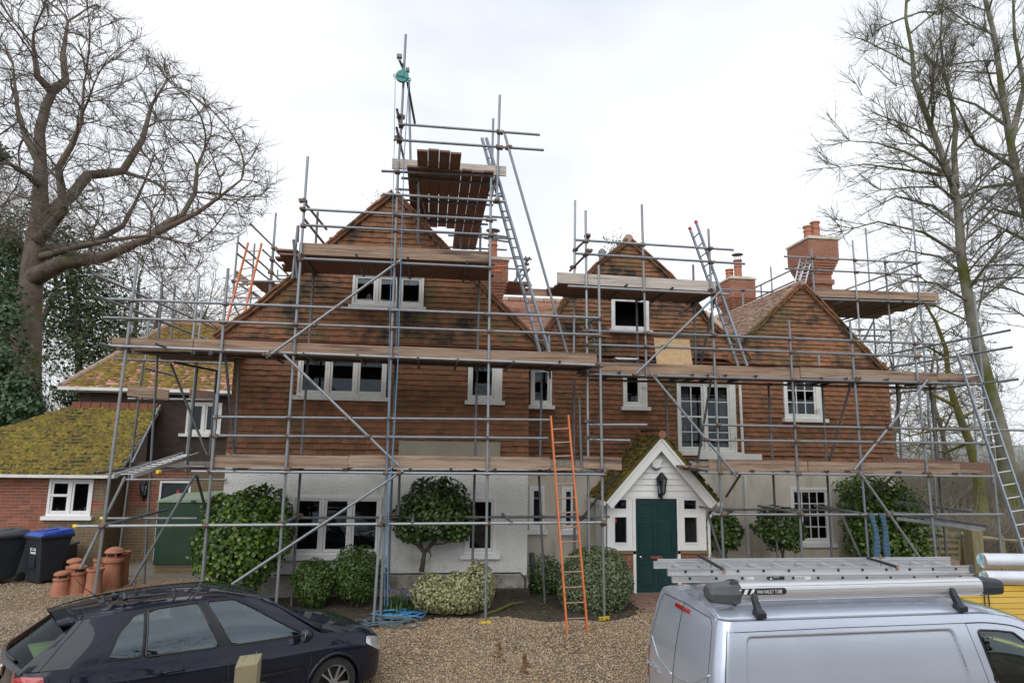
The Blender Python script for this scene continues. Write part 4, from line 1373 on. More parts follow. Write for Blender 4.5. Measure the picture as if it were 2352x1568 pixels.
# frame: posts, head, side panels with lights
MB().box(pl, pr_, YP - .05, YP + .05, dt - .01, dt + .03).build('lintel', M['white'], po)
for a, b in ((pl, dl), (drr, pr_)):
	w = b - a
	l0, l1 = a + w * .22, b - w * .28
	za, zb2, zc, zd = P(1500, 1248)[1], P(1500, 1184)[1], P(1500, 1171)[1], dt - .015
	mb = MB().box(a, l0, YP - .04, YP + .05, zb, dt - .012).box(l1, b, YP - .04, YP + .05, zb, dt - .012)
	mb.box(l0, l1, YP - .04, YP + .05, zb, za).box(l0, l1, YP - .04, YP + .05, zb2, zc).box(l0, l1, YP - .04, YP + .05, zd, dt - .011)
	pn = mb.build('side_panel', M['white'], po)
	for (c0, c1) in ((za, zb2), (zc, zd)):
		f = MB().box(l0, l0 + .025, YP - .055, YP, c0, c1).box(l1 - .025, l1, YP - .055, YP, c0, c1).box(l0 + .025, l1 - .025, YP - .055, YP, c0, c0 + .03).box(l0 + .025, l1 - .025, YP - .055, YP, c1 - .025, c1)
		wf = f.build('side_light', M['white'], pn)
		MB().add([(l0, YP + .01, c0), (l1, YP + .01, c0), (l1, YP + .01, c1), (l0, YP + .01, c1)], [(0, 1, 2, 3)]).build('pane', M['pane'], pn)
	bk = MB().box(a + .012, b - .012, YP - .02, YP + .2, -.1, zb - .07).build('plinth_core', M['mortar'], pn)
	MB().box(a - .01, b + .01, YP - .07, YP + .2, zb - .07, zb - .002).build('plinth_cap', M['lichen_brick'], pn)
	lay_bricks(po, (a + .01, YP - .02, 0), (1, 0, 0), w - .02, -.02, zb - .08, M['brick'], holes=())
st = P(1413, 1192)
MB().box(st[0] - .05, st[0] + .03, YP + .004, YP + .007, P(1413, 1200)[1], P(1413, 1190)[1]).build('sticker', M['red'], po)
# side walls of the porch and its dark inside
for x in (pl, pr_ - .08):
	MB().box(x + .005, x + .075, YP + .2, YC - .05, -.1, zeave + .05).build('side_wall', M['white'], po)
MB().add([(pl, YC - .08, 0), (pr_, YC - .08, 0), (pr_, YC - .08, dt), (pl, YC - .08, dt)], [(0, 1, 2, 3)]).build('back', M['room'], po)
MB().box(dl - .06, dl, YP - .07, YP + .06, .02, dt - .011).box(drr, drr + .06, YP - .07, YP + .06, .02, dt - .011).build('door_frame', M['white'], po)
# six panel door with raised mouldings, letter plate and knob
d = MB().box(dl + .005, drr - .005, YP - .01, YP + .035, .05, dt - .012).build('door', M['door_green'], po)
dw = drr - dl
for (a, b) in ((.10, .46), (.54, .90)):
	for (c0, c1) in ((.075, .31), (.40, .745), (.79, .955)):
		X0, X1, Z0, Z1 = dl + dw * a, dl + dw * b, .05 + (dt - .06) * c0, .05 + (dt - .06) * c1
		mb = MB()
		t = .028
		for (p0, p1, q0, q1) in ((X0, X1, Z0, Z0 + t), (X0, X1, Z1 - t, Z1), (X0, X0 + t, Z0 + t, Z1 - t), (X1 - t, X1, Z0 + t, Z1 - t)):
			mb.box(p0, p1, YP - .028, YP - .008, q0, q1)
		mb.box(X0 + .06, X1 - .06, YP - .018, YP - .008, Z0 + .06, Z1 - .06)
		mb.build('panel', M['door_green'], d)
MB().box(dl + dw * .36, dl + dw * .64, YP - .03, YP - .008, .74, .80).build('letter_plate', M['red_lead'], d)
MB().lathe((dl + dw * .12, YP - .07, .77), [(.02, 0), (.034, .01), (.034, .03), (.015, .04), (.015, .06)], 12, axis=1).build('knob', M['chrome'], d)
MB().box(dl - .06, drr + .06, YP - .2, YP + .05, -.06, .045).build('step', M['slab'], po)
# gutters' white ends and downpipes
for (ex, s) in ((lx, -1), (rx, 1)):
	MB().bar((ex + s * .06, YP - .3, zeave - .02), (ex + s * .06, YC - .1, zeave - .02), .11, .09).build('gutter', M['white'], po)
	xx = pl - .07 if s < 0 else pr_ + .07
	MB().path([(ex + s * .06, YP - .16, zeave - .06), (ex + s * .05, YP - .12, zeave - .16), (xx, YP - .04, zeave - .34), (xx, YP - .02, zeave - .5), (xx, YP - .02, .35), (xx + .06, YP - .02, .28), (xx + .07, YP - .02, .0)], .034, 8).build('downpipe', M['white'], po)
# alarm box and lantern on the gable
ab = P(1504, 1063)
al = thing('alarm_box', (ab[0], YP - .1, ab[1]), 'white tapered alarm box with a blue underside high on the porch gable', 'alarm box')
MB().prism_y([(ab[0] - .13, ab[1] + .10), (ab[0] + .13, ab[1] + .10), (ab[0] + .10, ab[1] - .08), (ab[0], ab[1] - .12), (ab[0] - .10, ab[1] - .08)][::-1], YP - .14, YP - .062).build('case', M['alarm'], al, bevel=.012)
MB().prism_y([(ab[0] - .08, ab[1] - .094), (ab[0] + .08, ab[1] - .094), (ab[0] + .05, ab[1] - .135), (ab[0] - .05, ab[1] - .135)][::-1], YP - .13, YP - .07).build('light', M['plastic_blue'], al)
ll = P(1511, 1112)
la = thing('porch_lantern', (ll[0], YP - .2, ll[1]), 'black framed glass lantern hanging on the white porch gable above the door', 'wall lamp')
lantern(la, (ll[0] + .02, YP - .2, ll[1]), 1.35)

# ================================================================== SCAFFOLDING
TR = .0255
cpl = MB()
cpl.lathe((0, 0, -.028), [(.034, 0), (.037, .006), (.037, .05), (.034, .056)], 8)
cpl.tube((.03, -.03, 0), (.03, .06, 0), .012, 6).box(.02, .055, -.045, -.022, -.02, .02).tube((-.03, .05, .0), (.04, .05, .0), .028, 8)
CPL = np_mesh('coupler', cpl.v, cpl.f)
cpl_n = [0]
class Scaffold:
	def __init__(s, loc, label):
		s.root = thing('scaffold', loc, label, 'scaffolding')
		s.t = []
	def w(s, p):
		return at(p[0], p[1], Y=p[2])
	def tube(s, kind, p, q, m='steel', r=TR, hollow=True):
		"""p, q: (px, py, plane) in the survey, or 3D arrays"""
		a = s.w(p) if not isinstance(p, np.ndarray) else p
		b = s.w(q) if not isinstance(q, np.ndarray) else q
		MB().tube(a, b, r, 10, hollow=hollow).build(kind, M[m], s.root, smooth=False)
		s.t.append((kind, a, b))
	def std(s, p, q, Y, m='steel', foot=False):
		a, b = s.w((*p, Y)), s.w((*q, Y))
		if foot:
			d = (b - a) / (b[2] - a[2])
			b = b + d * ((ground_z(b[0], b[1]) + .012) - b[2])
		s.tube('standard', a, b, m)
		return b
	def led(s, kind, p, q, Y, m='steel'):
		a, b = s.w((*p, Y)), s.w((*q, Y))
		s.tube(kind, a, b, m)
		return a, b
	def trans(s, p, Y0, Y1, m='steel', ext=.10, dz=0.0):
		"""transom running back from the front ledger"""
		a = s.w((*p, Y0 - ext))
		b = a + np.array([0, Y1 - Y0 + ext + .12, dz])
		s.tube('transom', a, b, m)
	def board(s, kind, p, q, Y, h=.225, t=.038, m='board', drop=0.0):
		"""board on edge: p and q are its top front corners"""
		a, b = s.w((*p, Y)), s.w((*q, Y))
		d = np.array([0, 0, -h])
		k = np.array([0, t, 0])
		MB().hexa([a + d, b + d, b + d + k, a + d + k, a, b, b + k, a + k]).build(kind, M[m], s.root)
	def deck(s, a, b, Y0, Y1, m='deck', n=5, t=.038, seg=3.9):
		"""planks along X from a to b (x, z at each end), laid side by side from Y0 to Y1"""
		w = (Y1 - Y0) / n
		for k in range(n):
			L = b[0] - a[0]
			c = max(1, round(L / seg))
			cuts = [0] + [min(.97, max(.03, (i / c) + R_.uniform(-.04, .04))) for i in range(1, c)] + [1]
			for i in range(c):
				f0, f1 = cuts[i], cuts[i + 1]
				x0, x1 = a[0] + L * f0 + (.01 if i else R_.uniform(-.12, .05)), a[0] + L * f1 - (.01 if i < c - 1 else R_.uniform(-.12, .05))
				z0, z1 = a[1] + (b[1] - a[1]) * f0 + R_.uniform(0, .006), a[1] + (b[1] - a[1]) * f1 + R_.uniform(0, .006)
				y0, y1 = Y0 + w * k + .006, Y0 + w * (k + 1) - .006
				MB().hexa([(x0, y0, z0), (x1, y0, z1), (x1, y1, z1), (x0, y1, z0), (x0, y0, z0 + t), (x1, y0, z1 + t), (x1, y1, z1 + t), (x0, y1, z0 + t)]).build('plank', M[m], s.root)
	def couple(s, limit=90):
		st = [(a, b) for k, a, b in s.t if k in ('standard', 'brace')]
		lg = [(a, b) for k, a, b in s.t if k != 'standard' and k != 'brace']
		off = OFF[s.root.name]
		n = 0
		for a, b in st:
			for c, d in lg:
				u, v, w0 = b - a, d - c, a - c
				A, B, C_, D_, E_ = u @ u, u @ v, v @ v, u @ w0, v @ w0
				den = A * C_ - B * B
				if den < 1e-6:
					continue
				p, q = (B * E_ - C_ * D_) / den, (A * E_ - B * D_) / den
				if not (-.01 < p < 1.01 and -.02 < q < 1.02):
					continue
				pt, qt = a + u * p, c + v * q
				if np.linalg.norm(pt - qt) < .13 and n < limit:
					o = put('coupler', CPL, M['coupler'], s.root)
					o.scale = (1.25, 1.25, 1.3)
					o.location = Vector((pt + qt) / 2 - off)
					o.rotation_euler = (R_.uniform(-.1, .1), R_.uniform(-.1, .1), R_.choice((0, math.pi / 2, math.pi, -math.pi / 2)) + R_.uniform(-.2, .2))
					n += 1
	def plate(s, b, yellow=False):
		z = ground_z(b[0], b[1])
		mb = MB()
		mb.box(b[0] - .09, b[0] + .09, b[1] - .09, b[1] + .09, z - .01, z + .02)
		mb.build('base_plate', M['yellow'] if yellow else M['iron'], s.root)

F, FI, G, GI = 12.4, 13.7, 13.1, 14.25
# ------------------------------------------------------------------ front scaffold over the big left gable
A = Scaffold((-.9, F, 0), 'three lift grey tube scaffold with brown boards across the big left gable')
b = A.std((707, 360), (635, 1380), F, foot=True)
A.plate(b)
A.std((915, 372), (884, 1204), F)
b = A.std((886, 1130), (874, 1409), F + .07, foot=True)
A.plate(b)
b = A.std((875, 1180), (857, 1442), F - .10, foot=True)
A.plate(b)
b = A.std((1128, 403), (1115, 1430), F, foot=True)
A.plate(b, True)
b = A.std((524, 617), (465, 1325), F, foot=True)
A.std((498, 905), (468, 1320), F + .08)
b = A.std((315, 605), (218, 1360), F, foot=True)
b = A.std((1375, 609), (1386, 1284), F, foot=True)
b = A.std((730, 487), (669, 1393), FI, 'old_steel', True)
b = A.std((918, 560), (890, 1397), FI, 'old_steel', True)
b = A.std((1104, 522), (1085, 1303), FI, 'old_steel', True)
b = A.std((1238, 1092), (1252, 1395), FI, 'old_steel', True)
A.std((1261, 770), (1263, 870), FI)
A.std((1244, 876), (1240, 1086), FI, 'old_steel')
A.std((684, 519), (672, 640), F + .12)
A.tube('standard', (674, 550, F - .06), (683, 640, F + .02), 'old_steel')
A.std((549, 826), (539, 1040), FI, 'old_steel')
A.std((1330, 912), (1336, 1082), FI + .1)
# ledgers and rails
A.led('handrail', (691, 480), (1141, 505), F - .05)
A.led('handrail', (693, 517), (1140, 540), F - .05)
A.led('ledger', (693, 594), (1127, 614), F - .05)
A.led('ledger', (693, 615), (1130, 632), FI - .05, 'old_steel')
A.led('handrail', (235, 686), (1377, 730), F - .05)
A.led('handrail', (238, 729), (1377, 769), F - .05)
l2a, l2b = A.led('ledger', (232, 793), (1385, 839), F - .05)
A.led('ledger', (280, 809), (1375, 852), FI - .05, 'old_steel')
A.led('handrail', (490, 957), (1262, 964), F - .05)
A.led('handrail', (490, 1000), (1259, 1006), F - .05)
l1a, l1b = A.led('ledger', (440, 1082), (1390, 1089), F - .05)
A.led('ledger', (480, 1079), (1390, 1084), FI - .05, 'old_steel')
A.led('ledger', (170, 1208), (1390, 1199), F - .05)
A.led('ledger', (600, 1189), (1400, 1186), FI - .05, 'old_steel')
A.led('ledger', (232, 1190), (453, 1190), FI)
# end rails of the top lift
A.tube('handrail', (697, 462, F + .03), (750, 527, FI + .1))
A.tube('handrail', (697, 501, F + .03), (744, 559, FI + .1))
A.tube('handrail', (1371, 726, F + .05), (1341, 755, FI), 'old_steel')
A.tube('handrail', (1371, 765, F + .05), (1341, 788, FI), 'old_steel')
for p in ((818, 585), (937, 592), (1073, 601), (693, 584)):
	A.trans(p, F, FI, 'old_steel', dz=-.02)
for p in ((609, 814), (697, 816), (821, 819), (960, 826), (1052, 830), (1180, 835), (1286, 834), (1371, 839)):
	A.trans((p[0], p[1] - 4), F, FI, 'old_steel')
for p in ((537, 1081), (666, 1081), (790, 1082), (941, 1082), (1036, 1081), (1138, 1082), (1263, 1083), (1384, 1084)):
	A.trans((p[0], p[1] - 4), F, FI, 'old_steel')
for p in ((652, 1201), (886, 1199), (947, 1199), (1175, 1199), (1388, 1205)):
	A.trans(p, F, FI, dz=0)
A.trans((243, 1205), F, FI + 1.2)
# braces
A.tube('brace', (922, 596, F - .1), (612, 821, F - .1))
A.tube('brace', (652, 814, F - .1), (916, 1069, F - .1))
A.tube('brace', (926, 1080, F - .1), (533, 1341, F - .1))
A.tube('brace', (918, 1085, FI), (915, 1185, FI), 'old_steel')
A.tube('brace', (514, 783, F + .1), (539, 1040, FI - .1), 'old_steel')
A.tube('brace', (1412, 1090, F + .3), (1330, 1200, FI), 'old_steel')
# boards
A.board('toe_board', (688, 557), (1129, 578), F + .03)
A.board('toe_board', (258, 775), (444, 779), F + .03, m='board')
A.board('toe_board', (446, 777), (918, 796), F + .03)
A.board('toe_board', (917, 795), (1371, 812), F + .005)
A.board('toe_board', (490, 1044), (800, 1046), F + .03)
A.board('toe_board', (802, 1044), (1264, 1050), F + .03, m='board')
A.board('toe_board', (1340, 1047), (1428, 1051), F + .05)
A.board('toe_board', (1376, 811), (1378, 812), F)
e1_, e2_ = at(1374, 811, Y=F + .02), at(1360, 808, Y=FI - .3)
z3 = at(900, 602, Y=F)[2] + .06
A.deck((-2.95, z3), (1.1, z3 + .01), F + .08, FI + .1)
A.deck((l2a[0] + .1, l2a[2] + .075), (l2b[0] - .05, l2b[2] + .075), F + .08, FI + .15, n=5)
A.deck((l1a[0] + .3, l1a[2] + .075), (l1b[0] - .35, l1b[2] + .075), F + .08, FI, n=5, m='board')
A.couple(120)

# ------------------------------------------------------------------ tower with plank platform, mast
Tw = Scaffold((.2, F, 8.2), 'narrow scaffold tower with dark planks and a mast above the left gable')
Tw.std((932, 80), (922, 282), F)
Tw.std((923, 268), (914, 400), F + .05)
Tw.std((939, 185), (943, 372), F + .55)
Tw.tube('brace', (936, 190, F - .05), (953, 284, F + .9), 'old_steel')
Tw.tube('handrail', (912, 252, F - .5), (919, 290, F + .8), 'old_steel')
Tw.tube('handrail', (911, 294, F - .5), (929, 371, F + 1.6), 'old_steel')
Tw.led('handrail', (915, 285), (1240, 310), F - .05)
Tw.led('handrail', (904, 321), (1249, 345), F - .05)
Tw.std((1148, 219), (1141, 463), F)
Tw.std((1133, 273), (1129, 410), F + .9)
Tw.tube('brace', (1159, 308, F - .1), (1303, 811, F + .15))
Tw.board('toe_board', (901, 364), (1163, 382), F + .03, m='grey_board', h=.2)
Tw.led('ledger', (876, 393), (1133, 404), F - .02, 'old_steel')
Tw.led('ledger', (878, 445), (1161, 463), F - .05)
Tw.led('ledger', (908, 434), (1160, 451), F + 1.3, 'old_steel')
zt = at(934, 388, Y=12.35)[2]
Tw.led('ledger', (929, 486), (1168, 500), 15.0, 'old_steel')
for Yk, s in ((12.7, 0), (13.9, 0), (15.2, 0)):
	Tw.tube('ledger', np.array([-.72, Yk, zt - .05]), np.array([1.22, Yk, zt - .05]), 'old_steel')
Tw.tube('standard', (957, 420, 13.0), (985, 520, 15.6), 'steel')
Tw.tube('standard', (962, 405, 12.7), (960, 560, 12.9), 'old_steel')
Tw.tube('standard', (1139, 405, 12.6), (1127, 460, 12.6), 'steel')
xs0 = np.linspace(-.60, 1.08, 9)
for k in range(8):
	xa, xb = xs0[k] + .004, xs0[k + 1] - .004
	yf = 12.3 + R_.uniform(-.05, .05)
	yb = 15.75 + R_.uniform(-.05, .1)
	if k >= 5:
		yb = 17.5 + R_.uniform(-.1, .1)
	MB().box(xa, xb, yf, yb, zt + R_.uniform(0, .006), zt + .04).build('plank', M['deck'], Tw.root)
for k in range(4):
	xa, xb = -.40 + k * .205, -.40 + (k + 1) * .205 - .006
	MB().box(xa, xb, 11.62 + (.0, -.06, -.03, .02)[k], 13.7, zt + .046 + R_.uniform(0, .004), zt + .085).build('plank', M['deck'], Tw.root)
for Yk in (16.2, 17.2):
	Tw.tube('ledger', np.array([.3, Yk, zt - .05]), np.array([1.9, Yk, zt - .05]), 'old_steel')
Tw.tube('standard', np.array([.62, 16.1, zt - .4]), np.array([.62, 16.1, zt + .0]), 'old_steel')
Tw.led('ledger', (1111, 537), (1170, 545), 16.5, 'old_steel')
Tw.led('ledger', (1112, 547), (1170, 556), 16.9, 'old_steel')
Tw.couple(60)

# ------------------------------------------------------------------ centre and right scaffold
B = Scaffold((7.0, G, 0), 'long grey tube scaffold from the porch past the right hand gable')
B.std((1345, 484), (1353, 1252), G, foot=True)
B.std((1321, 460), (1318, 811), GI, 'steel')
B.std((1318, 873), (1320, 1300), GI, 'old_steel')
B.std((1474, 470), (1485, 866), G)
B.std((1627, 526), (1662, 1290), G, foot=True)
B.std((1592, 608), (1598, 838), GI, 'old_steel')
B.std((1462, 682), (1465, 840), GI, 'old_steel')
B.std((1812, 735), (1843, 1290), G, foot=True)
B.std((1952, 737), (1995, 1280), G, foot=True)
B.std((2095, 748), (2150, 1279), G, foot=True)
B.std((2282, 1085), (2304, 1307), G + .1, foot=True)
B.std((1765, 882), (1786, 1280), GI, 'old_steel', True)
B.std((1888, 881), (1911, 1280), GI, 'old_steel', True)
B.std((2136, 880), (2176, 1295), GI, 'old_steel', True)
B.std((2059, 880), (2071, 1062), GI, 'old_steel')
B.std((2038, 890), (2054, 1062), GI + 1.5, 'old_steel')
B.std((2237, 670), (2281, 1110), G + .1)
B.std((2225, 753), (2246, 1060), GI, 'steel')
B.std((1530, 885), (1534, 1010), GI, 'old_steel')
B.std((1880, 815), (1881, 840), GI)
B.tube('brace', (1353, 737, G - .05), (1369, 808, G + .2))
B.led('handrail', (1322, 551), (1685, 574), G - .05)
B.led('handrail', (1321, 582), (1711, 606), G - .05)
B.led('ledger', (1304, 657), (1673, 676), G - .05)
B.led('ledger', (1292, 680), (1597, 692), GI - .05, 'old_steel')
B.tube('handrail', (1354, 543, G + .02), (1318, 577, GI + .1), 'old_steel')
B.tube('handrail', (1354, 577, G + .02), (1309, 622, GI + .3), 'old_steel')
B.tube('handrail', (1650, 664, G - .05), (1560, 720, GI + .8), 'steel')
B.led('handrail', (1351, 759), (2146, 790), G - .05)
B.led('handrail', (1353, 791), (2146, 820), G - .05)
r2a, r2b = B.led('ledger', (1350, 859), (2255, 882), G - .05)
B.led('ledger', (1345, 872), (2180, 893), GI - .05, 'old_steel')
B.led('handrail', (1614, 975), (2352, 988), G - .05)
B.led('handrail', (1614, 1010), (2284, 1018), G - .05)
r1a, r1b = B.led('ledger', (1605, 1085), (2283, 1094), G - .05)
B.led('ledger', (1636, 1181), (2303, 1181), G - .05)
B.led('ledger', (1640, 1169), (1930, 1171), GI - .05, 'old_steel')
B.led('handrail', (1354, 975), (1486, 975), G - .3)
B.led('handrail', (1354, 1009), (1447, 1011), G - .3)
B.tube('handrail', (1377, 966, F), (1338, 968, FI), 'old_steel')
B.tube('handrail', (1377, 1004, F), (1338, 1004, FI), 'old_steel')
for p in ((1379, 690), (1440, 657), (1545, 664), (1634, 667)):
	if p[0] > 1400:
		B.trans((p[0], p[1] - 3), G, GI, 'old_steel', dz=-.03)
for p in ((1424, 858), (1592, 863), (1627, 864.5), (1668, 864.5), (1738, 866), (1889, 871), (1946, 872), (1977, 871), (2040, 874), (2181, 876)):
	B.trans((p[0], p[1] - 3), G, GI, 'old_steel')
for p in ((1624, 1084), (1731, 1084), (1812, 1085), (1903, 1085), (1951, 1085), (2069, 1087), (2138, 1090), (2200, 1090)):
	B.trans((p[0], p[1] - 3), G, GI, 'old_steel')
for p in ((1673, 1178), (1834, 1178), (1978, 1178)):
	B.trans(p, G, GI + .3)
B.tube('brace', (1496, 858, G - .1), (1693, 1094, G - .1))
B.tube('brace', (1657, 667, G - .1), (1456, 863, G - .1))
B.tube('brace', (2130, 873, G - .1), (1962, 1079, G - .1))
B.tube('brace', (1973, 1082, G - .1), (2115, 1283, G - .1))
B.tube('brace', (1648, 656, G + .15), (1609, 837, GI), 'old_steel')
B.tube('brace', (1637, 848, G + .1), (1602, 1062, GI), 'old_steel')
B.tube('brace', (1965, 844, G + .1), (1905, 1059, GI), 'old_steel')
B.tube('brace', (1627, 1184, G + .1), (1661, 1292, G + .3))
B.tube('brace', (1935, 1186, G + .3), (1976, 1278, GI))
B.tube('brace', (1700, 1090, G + .1), (1668, 1140, GI), 'old_steel')
B.tube('brace', (2060, 1085, G + .2), (1990, 1150, GI), 'old_steel')
# return rails of the right hand end, running back
def run_back(S_, p, Y0, Y1, kind='handrail', m='steel'):
	a = at(*p, Y=Y0)
	S_.tube(kind, a, a + np.array([0, Y1 - Y0, 0.0]), m)
run_back(B, (2320, 758), G - .9, 18.5)
run_back(B, (2324, 797), G - .9, 18.5)
run_back(B, (2338, 871), G - .9, 18.5, 'ledger')
B.board('toe_board', (1280, 625), (1644, 646), G + .03, m='grey_board')
B.board('toe_board', (1380, 832), (1836, 844), G + .03)
B.board('toe_board', (1838, 842), (2152, 856), G + .03)
B.board('toe_board', (2153, 858), (2255, 857), G + .12, h=.2)
B.board('toe_board', (1629, 1055), (1854, 1059), G + .03)
B.board('toe_board', (1856, 1059), (2204, 1064), G + .03)
ta, tb = at(2027, 1049, Y=GI + .1), at(2277, 1064, Y=G + .6)
MB().hexa([ta - [0, 0, .22], tb - [0, 0, .24], tb + [0, .04, -.24], ta + [0, .04, -.22], ta, tb, tb + [0, .04, 0], ta + [0, .04, 0]]).build('toe_board', M['deck'], B.root)
zc = at(1450, 652, Y=G)[2]
zc0, zc1 = at(1304, 655, Y=G)[2], at(1640, 672, Y=G)[2]
B.deck((at(1282, 650, Y=G)[0], zc0 + .04), (at(1645, 668, Y=G)[0], zc1 + .04), G + .08, GI + .1)
B.deck((r2a[0] + .05, r2a[2] + .075), (r2b[0] - .1, r2b[2] + .075), G + .08, GI + .1)
B.deck((r1a[0] + .05, r1a[2] + .075), (r1b[0] - .05, r1b[2] + .075), G + .08, GI, m='board')
B.couple(130)

# ------------------------------------------------------------------ platform round the tall chimney
C = Scaffold((11.5, 16.8, 5.5), 'scaffold platform with boards beside the tall brick chimney at the right end')
YCf, YCb = 16.7, 19.6
C.board('toe_board', (1861, 662), (2156, 673), YCf + .03)
C.led('ledger', (1872, 686), (2160, 696), YCf - .04)
C.led('handrail', (1801, 589), (2110, 604), YCf - .04)
C.led('handrail', (1803, 617), (2113, 632), YCf - .04)
C.std((1863, 572), (1872, 690), YCf)
C.std((1958, 552), (1980, 830), YCf)
C.std((1988, 523), (2000, 690), YCb)
C.std((2032, 600), (2054, 852), YCf + .05, 'old_steel')
b = C.std((2094, 466), (2160, 1270), YCf, foot=False)
C.std((2005, 715), (2014, 840), YCb, 'old_steel')
C.tube('brace', (2111, 702, YCf - .05), (2056, 850, YCf - .05))
C.tube('brace', (2005, 740, YCf + .6), (1975, 800, YCf + .6), 'old_steel')
C.led('ledger', (1926, 755), (2050, 758), YCf - .04)
C.led('ledger', (1955, 770), (2030, 772), YCf + 1.3)
for p in ((1879, 591), (1884, 619)):
	run_back(C, p, YCf, 24.0)
for p in ((2113, 602), (2111, 632)):
	run_back(C, p, YCf - .1, YCb + .6)
for px in (1886, 1935, 1990, 2040, 2075, 2100):
	C.trans((px, 692), YCf, YCb, 'old_steel')
zq = at(1950, 688, Y=YCf)[2] + .05
xq0, xq1 = at(1880, 690, Y=YCf)[0], at(2150, 690, Y=YCf)[0]
C.deck((xq0, zq), (xq1, zq + .02), YCf + .08, YCb - .2, n=9)
# rails round the far chimneys
for (p, q, Y) in (((1690, 640), (1700, 720), 21.5), ((1748, 655), (1750, 705), 20.5), ((1706, 665), (1708, 735), 19.5), ((1770, 612), (1775, 690), 21.0)):
	C.std(p, q, Y)
C.led('ledger', (1655, 664), (1790, 672), 19.5)
C.led('ledger', (1665, 685), (1780, 690), 21.0)
C.couple(50)

# ------------------------------------------------------------------ left end scaffold
D = Scaffold((-5.5, 14.5, 0), 'open scaffold of bare tubes at the left end above the mossy roof')
D.std((372, 646), (330, 1340), 14.6, 'old_steel')
D.std((402, 655), (392, 790), 16.2, 'old_steel')
D.std((342, 736), (334, 830), 16.8)
D.std((330, 829), (272, 1290), 16.2, 'old_steel')
D.std((458, 632), (442, 790), 13.4)
D.std((465, 699), (425, 1080), 15.8, 'steel')
D.std((453, 843), (428, 1090), 14.6, 'old_steel')
D.std((498, 850), (482, 1045), 15.0, 'old_steel')
def back_rail(p, q, Y0, Y1, m='steel', kind='handrail'):
	D.tube(kind, at(*p, Y=Y0), at(*q, Y=Y1), m)
back_rail((214, 629), (511, 761), 11.7, 17.6)
back_rail((231, 683), (478, 780), 11.7, 17.2)
back_rail((226, 789), (300, 808), 11.9, 13.0, kind='transom')
back_rail((359, 790), (426, 812), 11.9, 13.5, kind='transom')
back_rail((442, 811), (470, 806), 12.2, 13.6, kind='transom')
back_rail((482, 812), (505, 806), 12.2, 13.6, kind='transom')
back_rail((335, 846), (395, 861), 15.0, 16.4, kind='transom')
D.tube('ledger', (294, 915, 16.2), (492, 918, 16.2))
D.tube('ledger', (262, 824, 15.8), (530, 836, 15.8), 'old_steel')
D.tube('ledger', (281, 1101, 14.4), (520, 1101, 14.4))
D.tube('ledger', (218, 1086, 12.3), (330, 1071, 14.6))
D.tube('ledger', (362, 1083, 12.1), (436, 1073, 13.8))
D.tube('ledger', (424, 1071, 14.2), (472, 1071, 14.2))
D.tube('brace', (448, 1090, F + .1), (300, 1342, F + .4))
D.tube('brace', (288, 1094, F + .2), (185, 1305, F - .1))
D.tube('brace', (369, 930, 15.5), (304, 1062, 14.8))
D.tube('brace', (392, 835, 14.6), (476, 1044, 14.6), 'old_steel')
D.tube('brace', (400, 832, 14.4), (500, 852, 15.5), 'old_steel')
D.tube('brace', (451, 1090, 12.6), (470, 1160, 13.6), 'old_steel')
D.board('toe_board', (294, 884), (388, 895), 16.15, h=.24)
D.board('toe_board', (436, 893), (494, 899), 16.2, h=.25, m='deck')
D.deck((at(470, 835, Y=14)[0] - 1.2, l2a[2] + .12), (at(540, 835, Y=14)[0], l2a[2] + .12), 13.9, 15.4, n=6)
D.couple(50)
for (p, Y) in (((170, 1208), F - .05), ((232, 1190), FI), ((362, 1083), 12.1)):
	q = at(*p, Y=Y)
	MB().tube(q + np.array([-.012, 0, 0]) * (1 if Y != 12.1 else 0) + np.array([0, -.012 if Y == 12.1 else 0, 0]), q + np.array([.05 if Y != 12.1 else .02, .05 if Y == 12.1 else 0, 0]), .031, 10).build('end_cap', M['yellow'], D.root)

# ------------------------------------------------------------------ small high scaffold behind the left roof slope
E = Scaffold((-6.0, 17.5, 4), 'small high scaffold platform behind the left roof slope')
YE, YE2 = 17.2, 18.6
def pz(x, y):     # the detail view's pixels
	return (514.5 + x * .16406, 514.5 + y * .16406)
E.std(pz(200, 165), pz(130, 960), YE)
E.std(pz(430, 275), pz(360, 1240), YE2 + 1)
E.std(pz(722, 0), pz(700, 250), YE)
E.std((634, 489), (617, 690), YE)
E.std(pz(705, 200), pz(650, 1000), YE + .08)
E.std(pz(752, 640), pz(748, 780), YE2 + 3)
E.std(pz(60, 620), pz(20, 1100), 15.5)
E.std(pz(1045, 20), pz(1035, 250), 16.0, 'old_steel')
for (p, q) in (((205, 262), (790, 790)), ((190, 420), (660, 800)), ((370, 0), (680, 305)), ((545, 365), (660, 470))):
	E.tube('handrail', (*pz(*p), YE - .6), (*pz(*q), YE2 + 1.2), 'old_steel')
for (p, q) in (((705, 340), (1010, 660)), ((690, 505), (960, 775)), ((675, 680), (800, 800))):
	E.tube('handrail', (*pz(*p), YE), (*pz(*q), YE2 + 1.0), 'old_steel')
E.led('ledger', pz(150, 795), pz(960, 805), YE - .05)
E.led('ledger', pz(50, 1025), pz(640, 1040), YE - .05)
E.led('ledger', pz(760, 720), pz(990, 725), YE2 + 3)
E.led('ledger', pz(780, 770), pz(960, 775), YE2 + 3)
E.led('ledger', pz(210, 840), pz(880, 845), YE2, 'old_steel')
E.tube('brace', (*pz(215, 845), YE), (*pz(560, 1080), YE2 + .6), 'steel')
E.tube('brace', (*pz(410, 955), YE), (*pz(560, 1070), YE2), 'steel')
E.tube('brace', (*pz(150, 1150), YE + .5), (*pz(245, 1340), YE + .5), 'old_steel')
za = at(*pz(400, 815), Y=YE)[2]
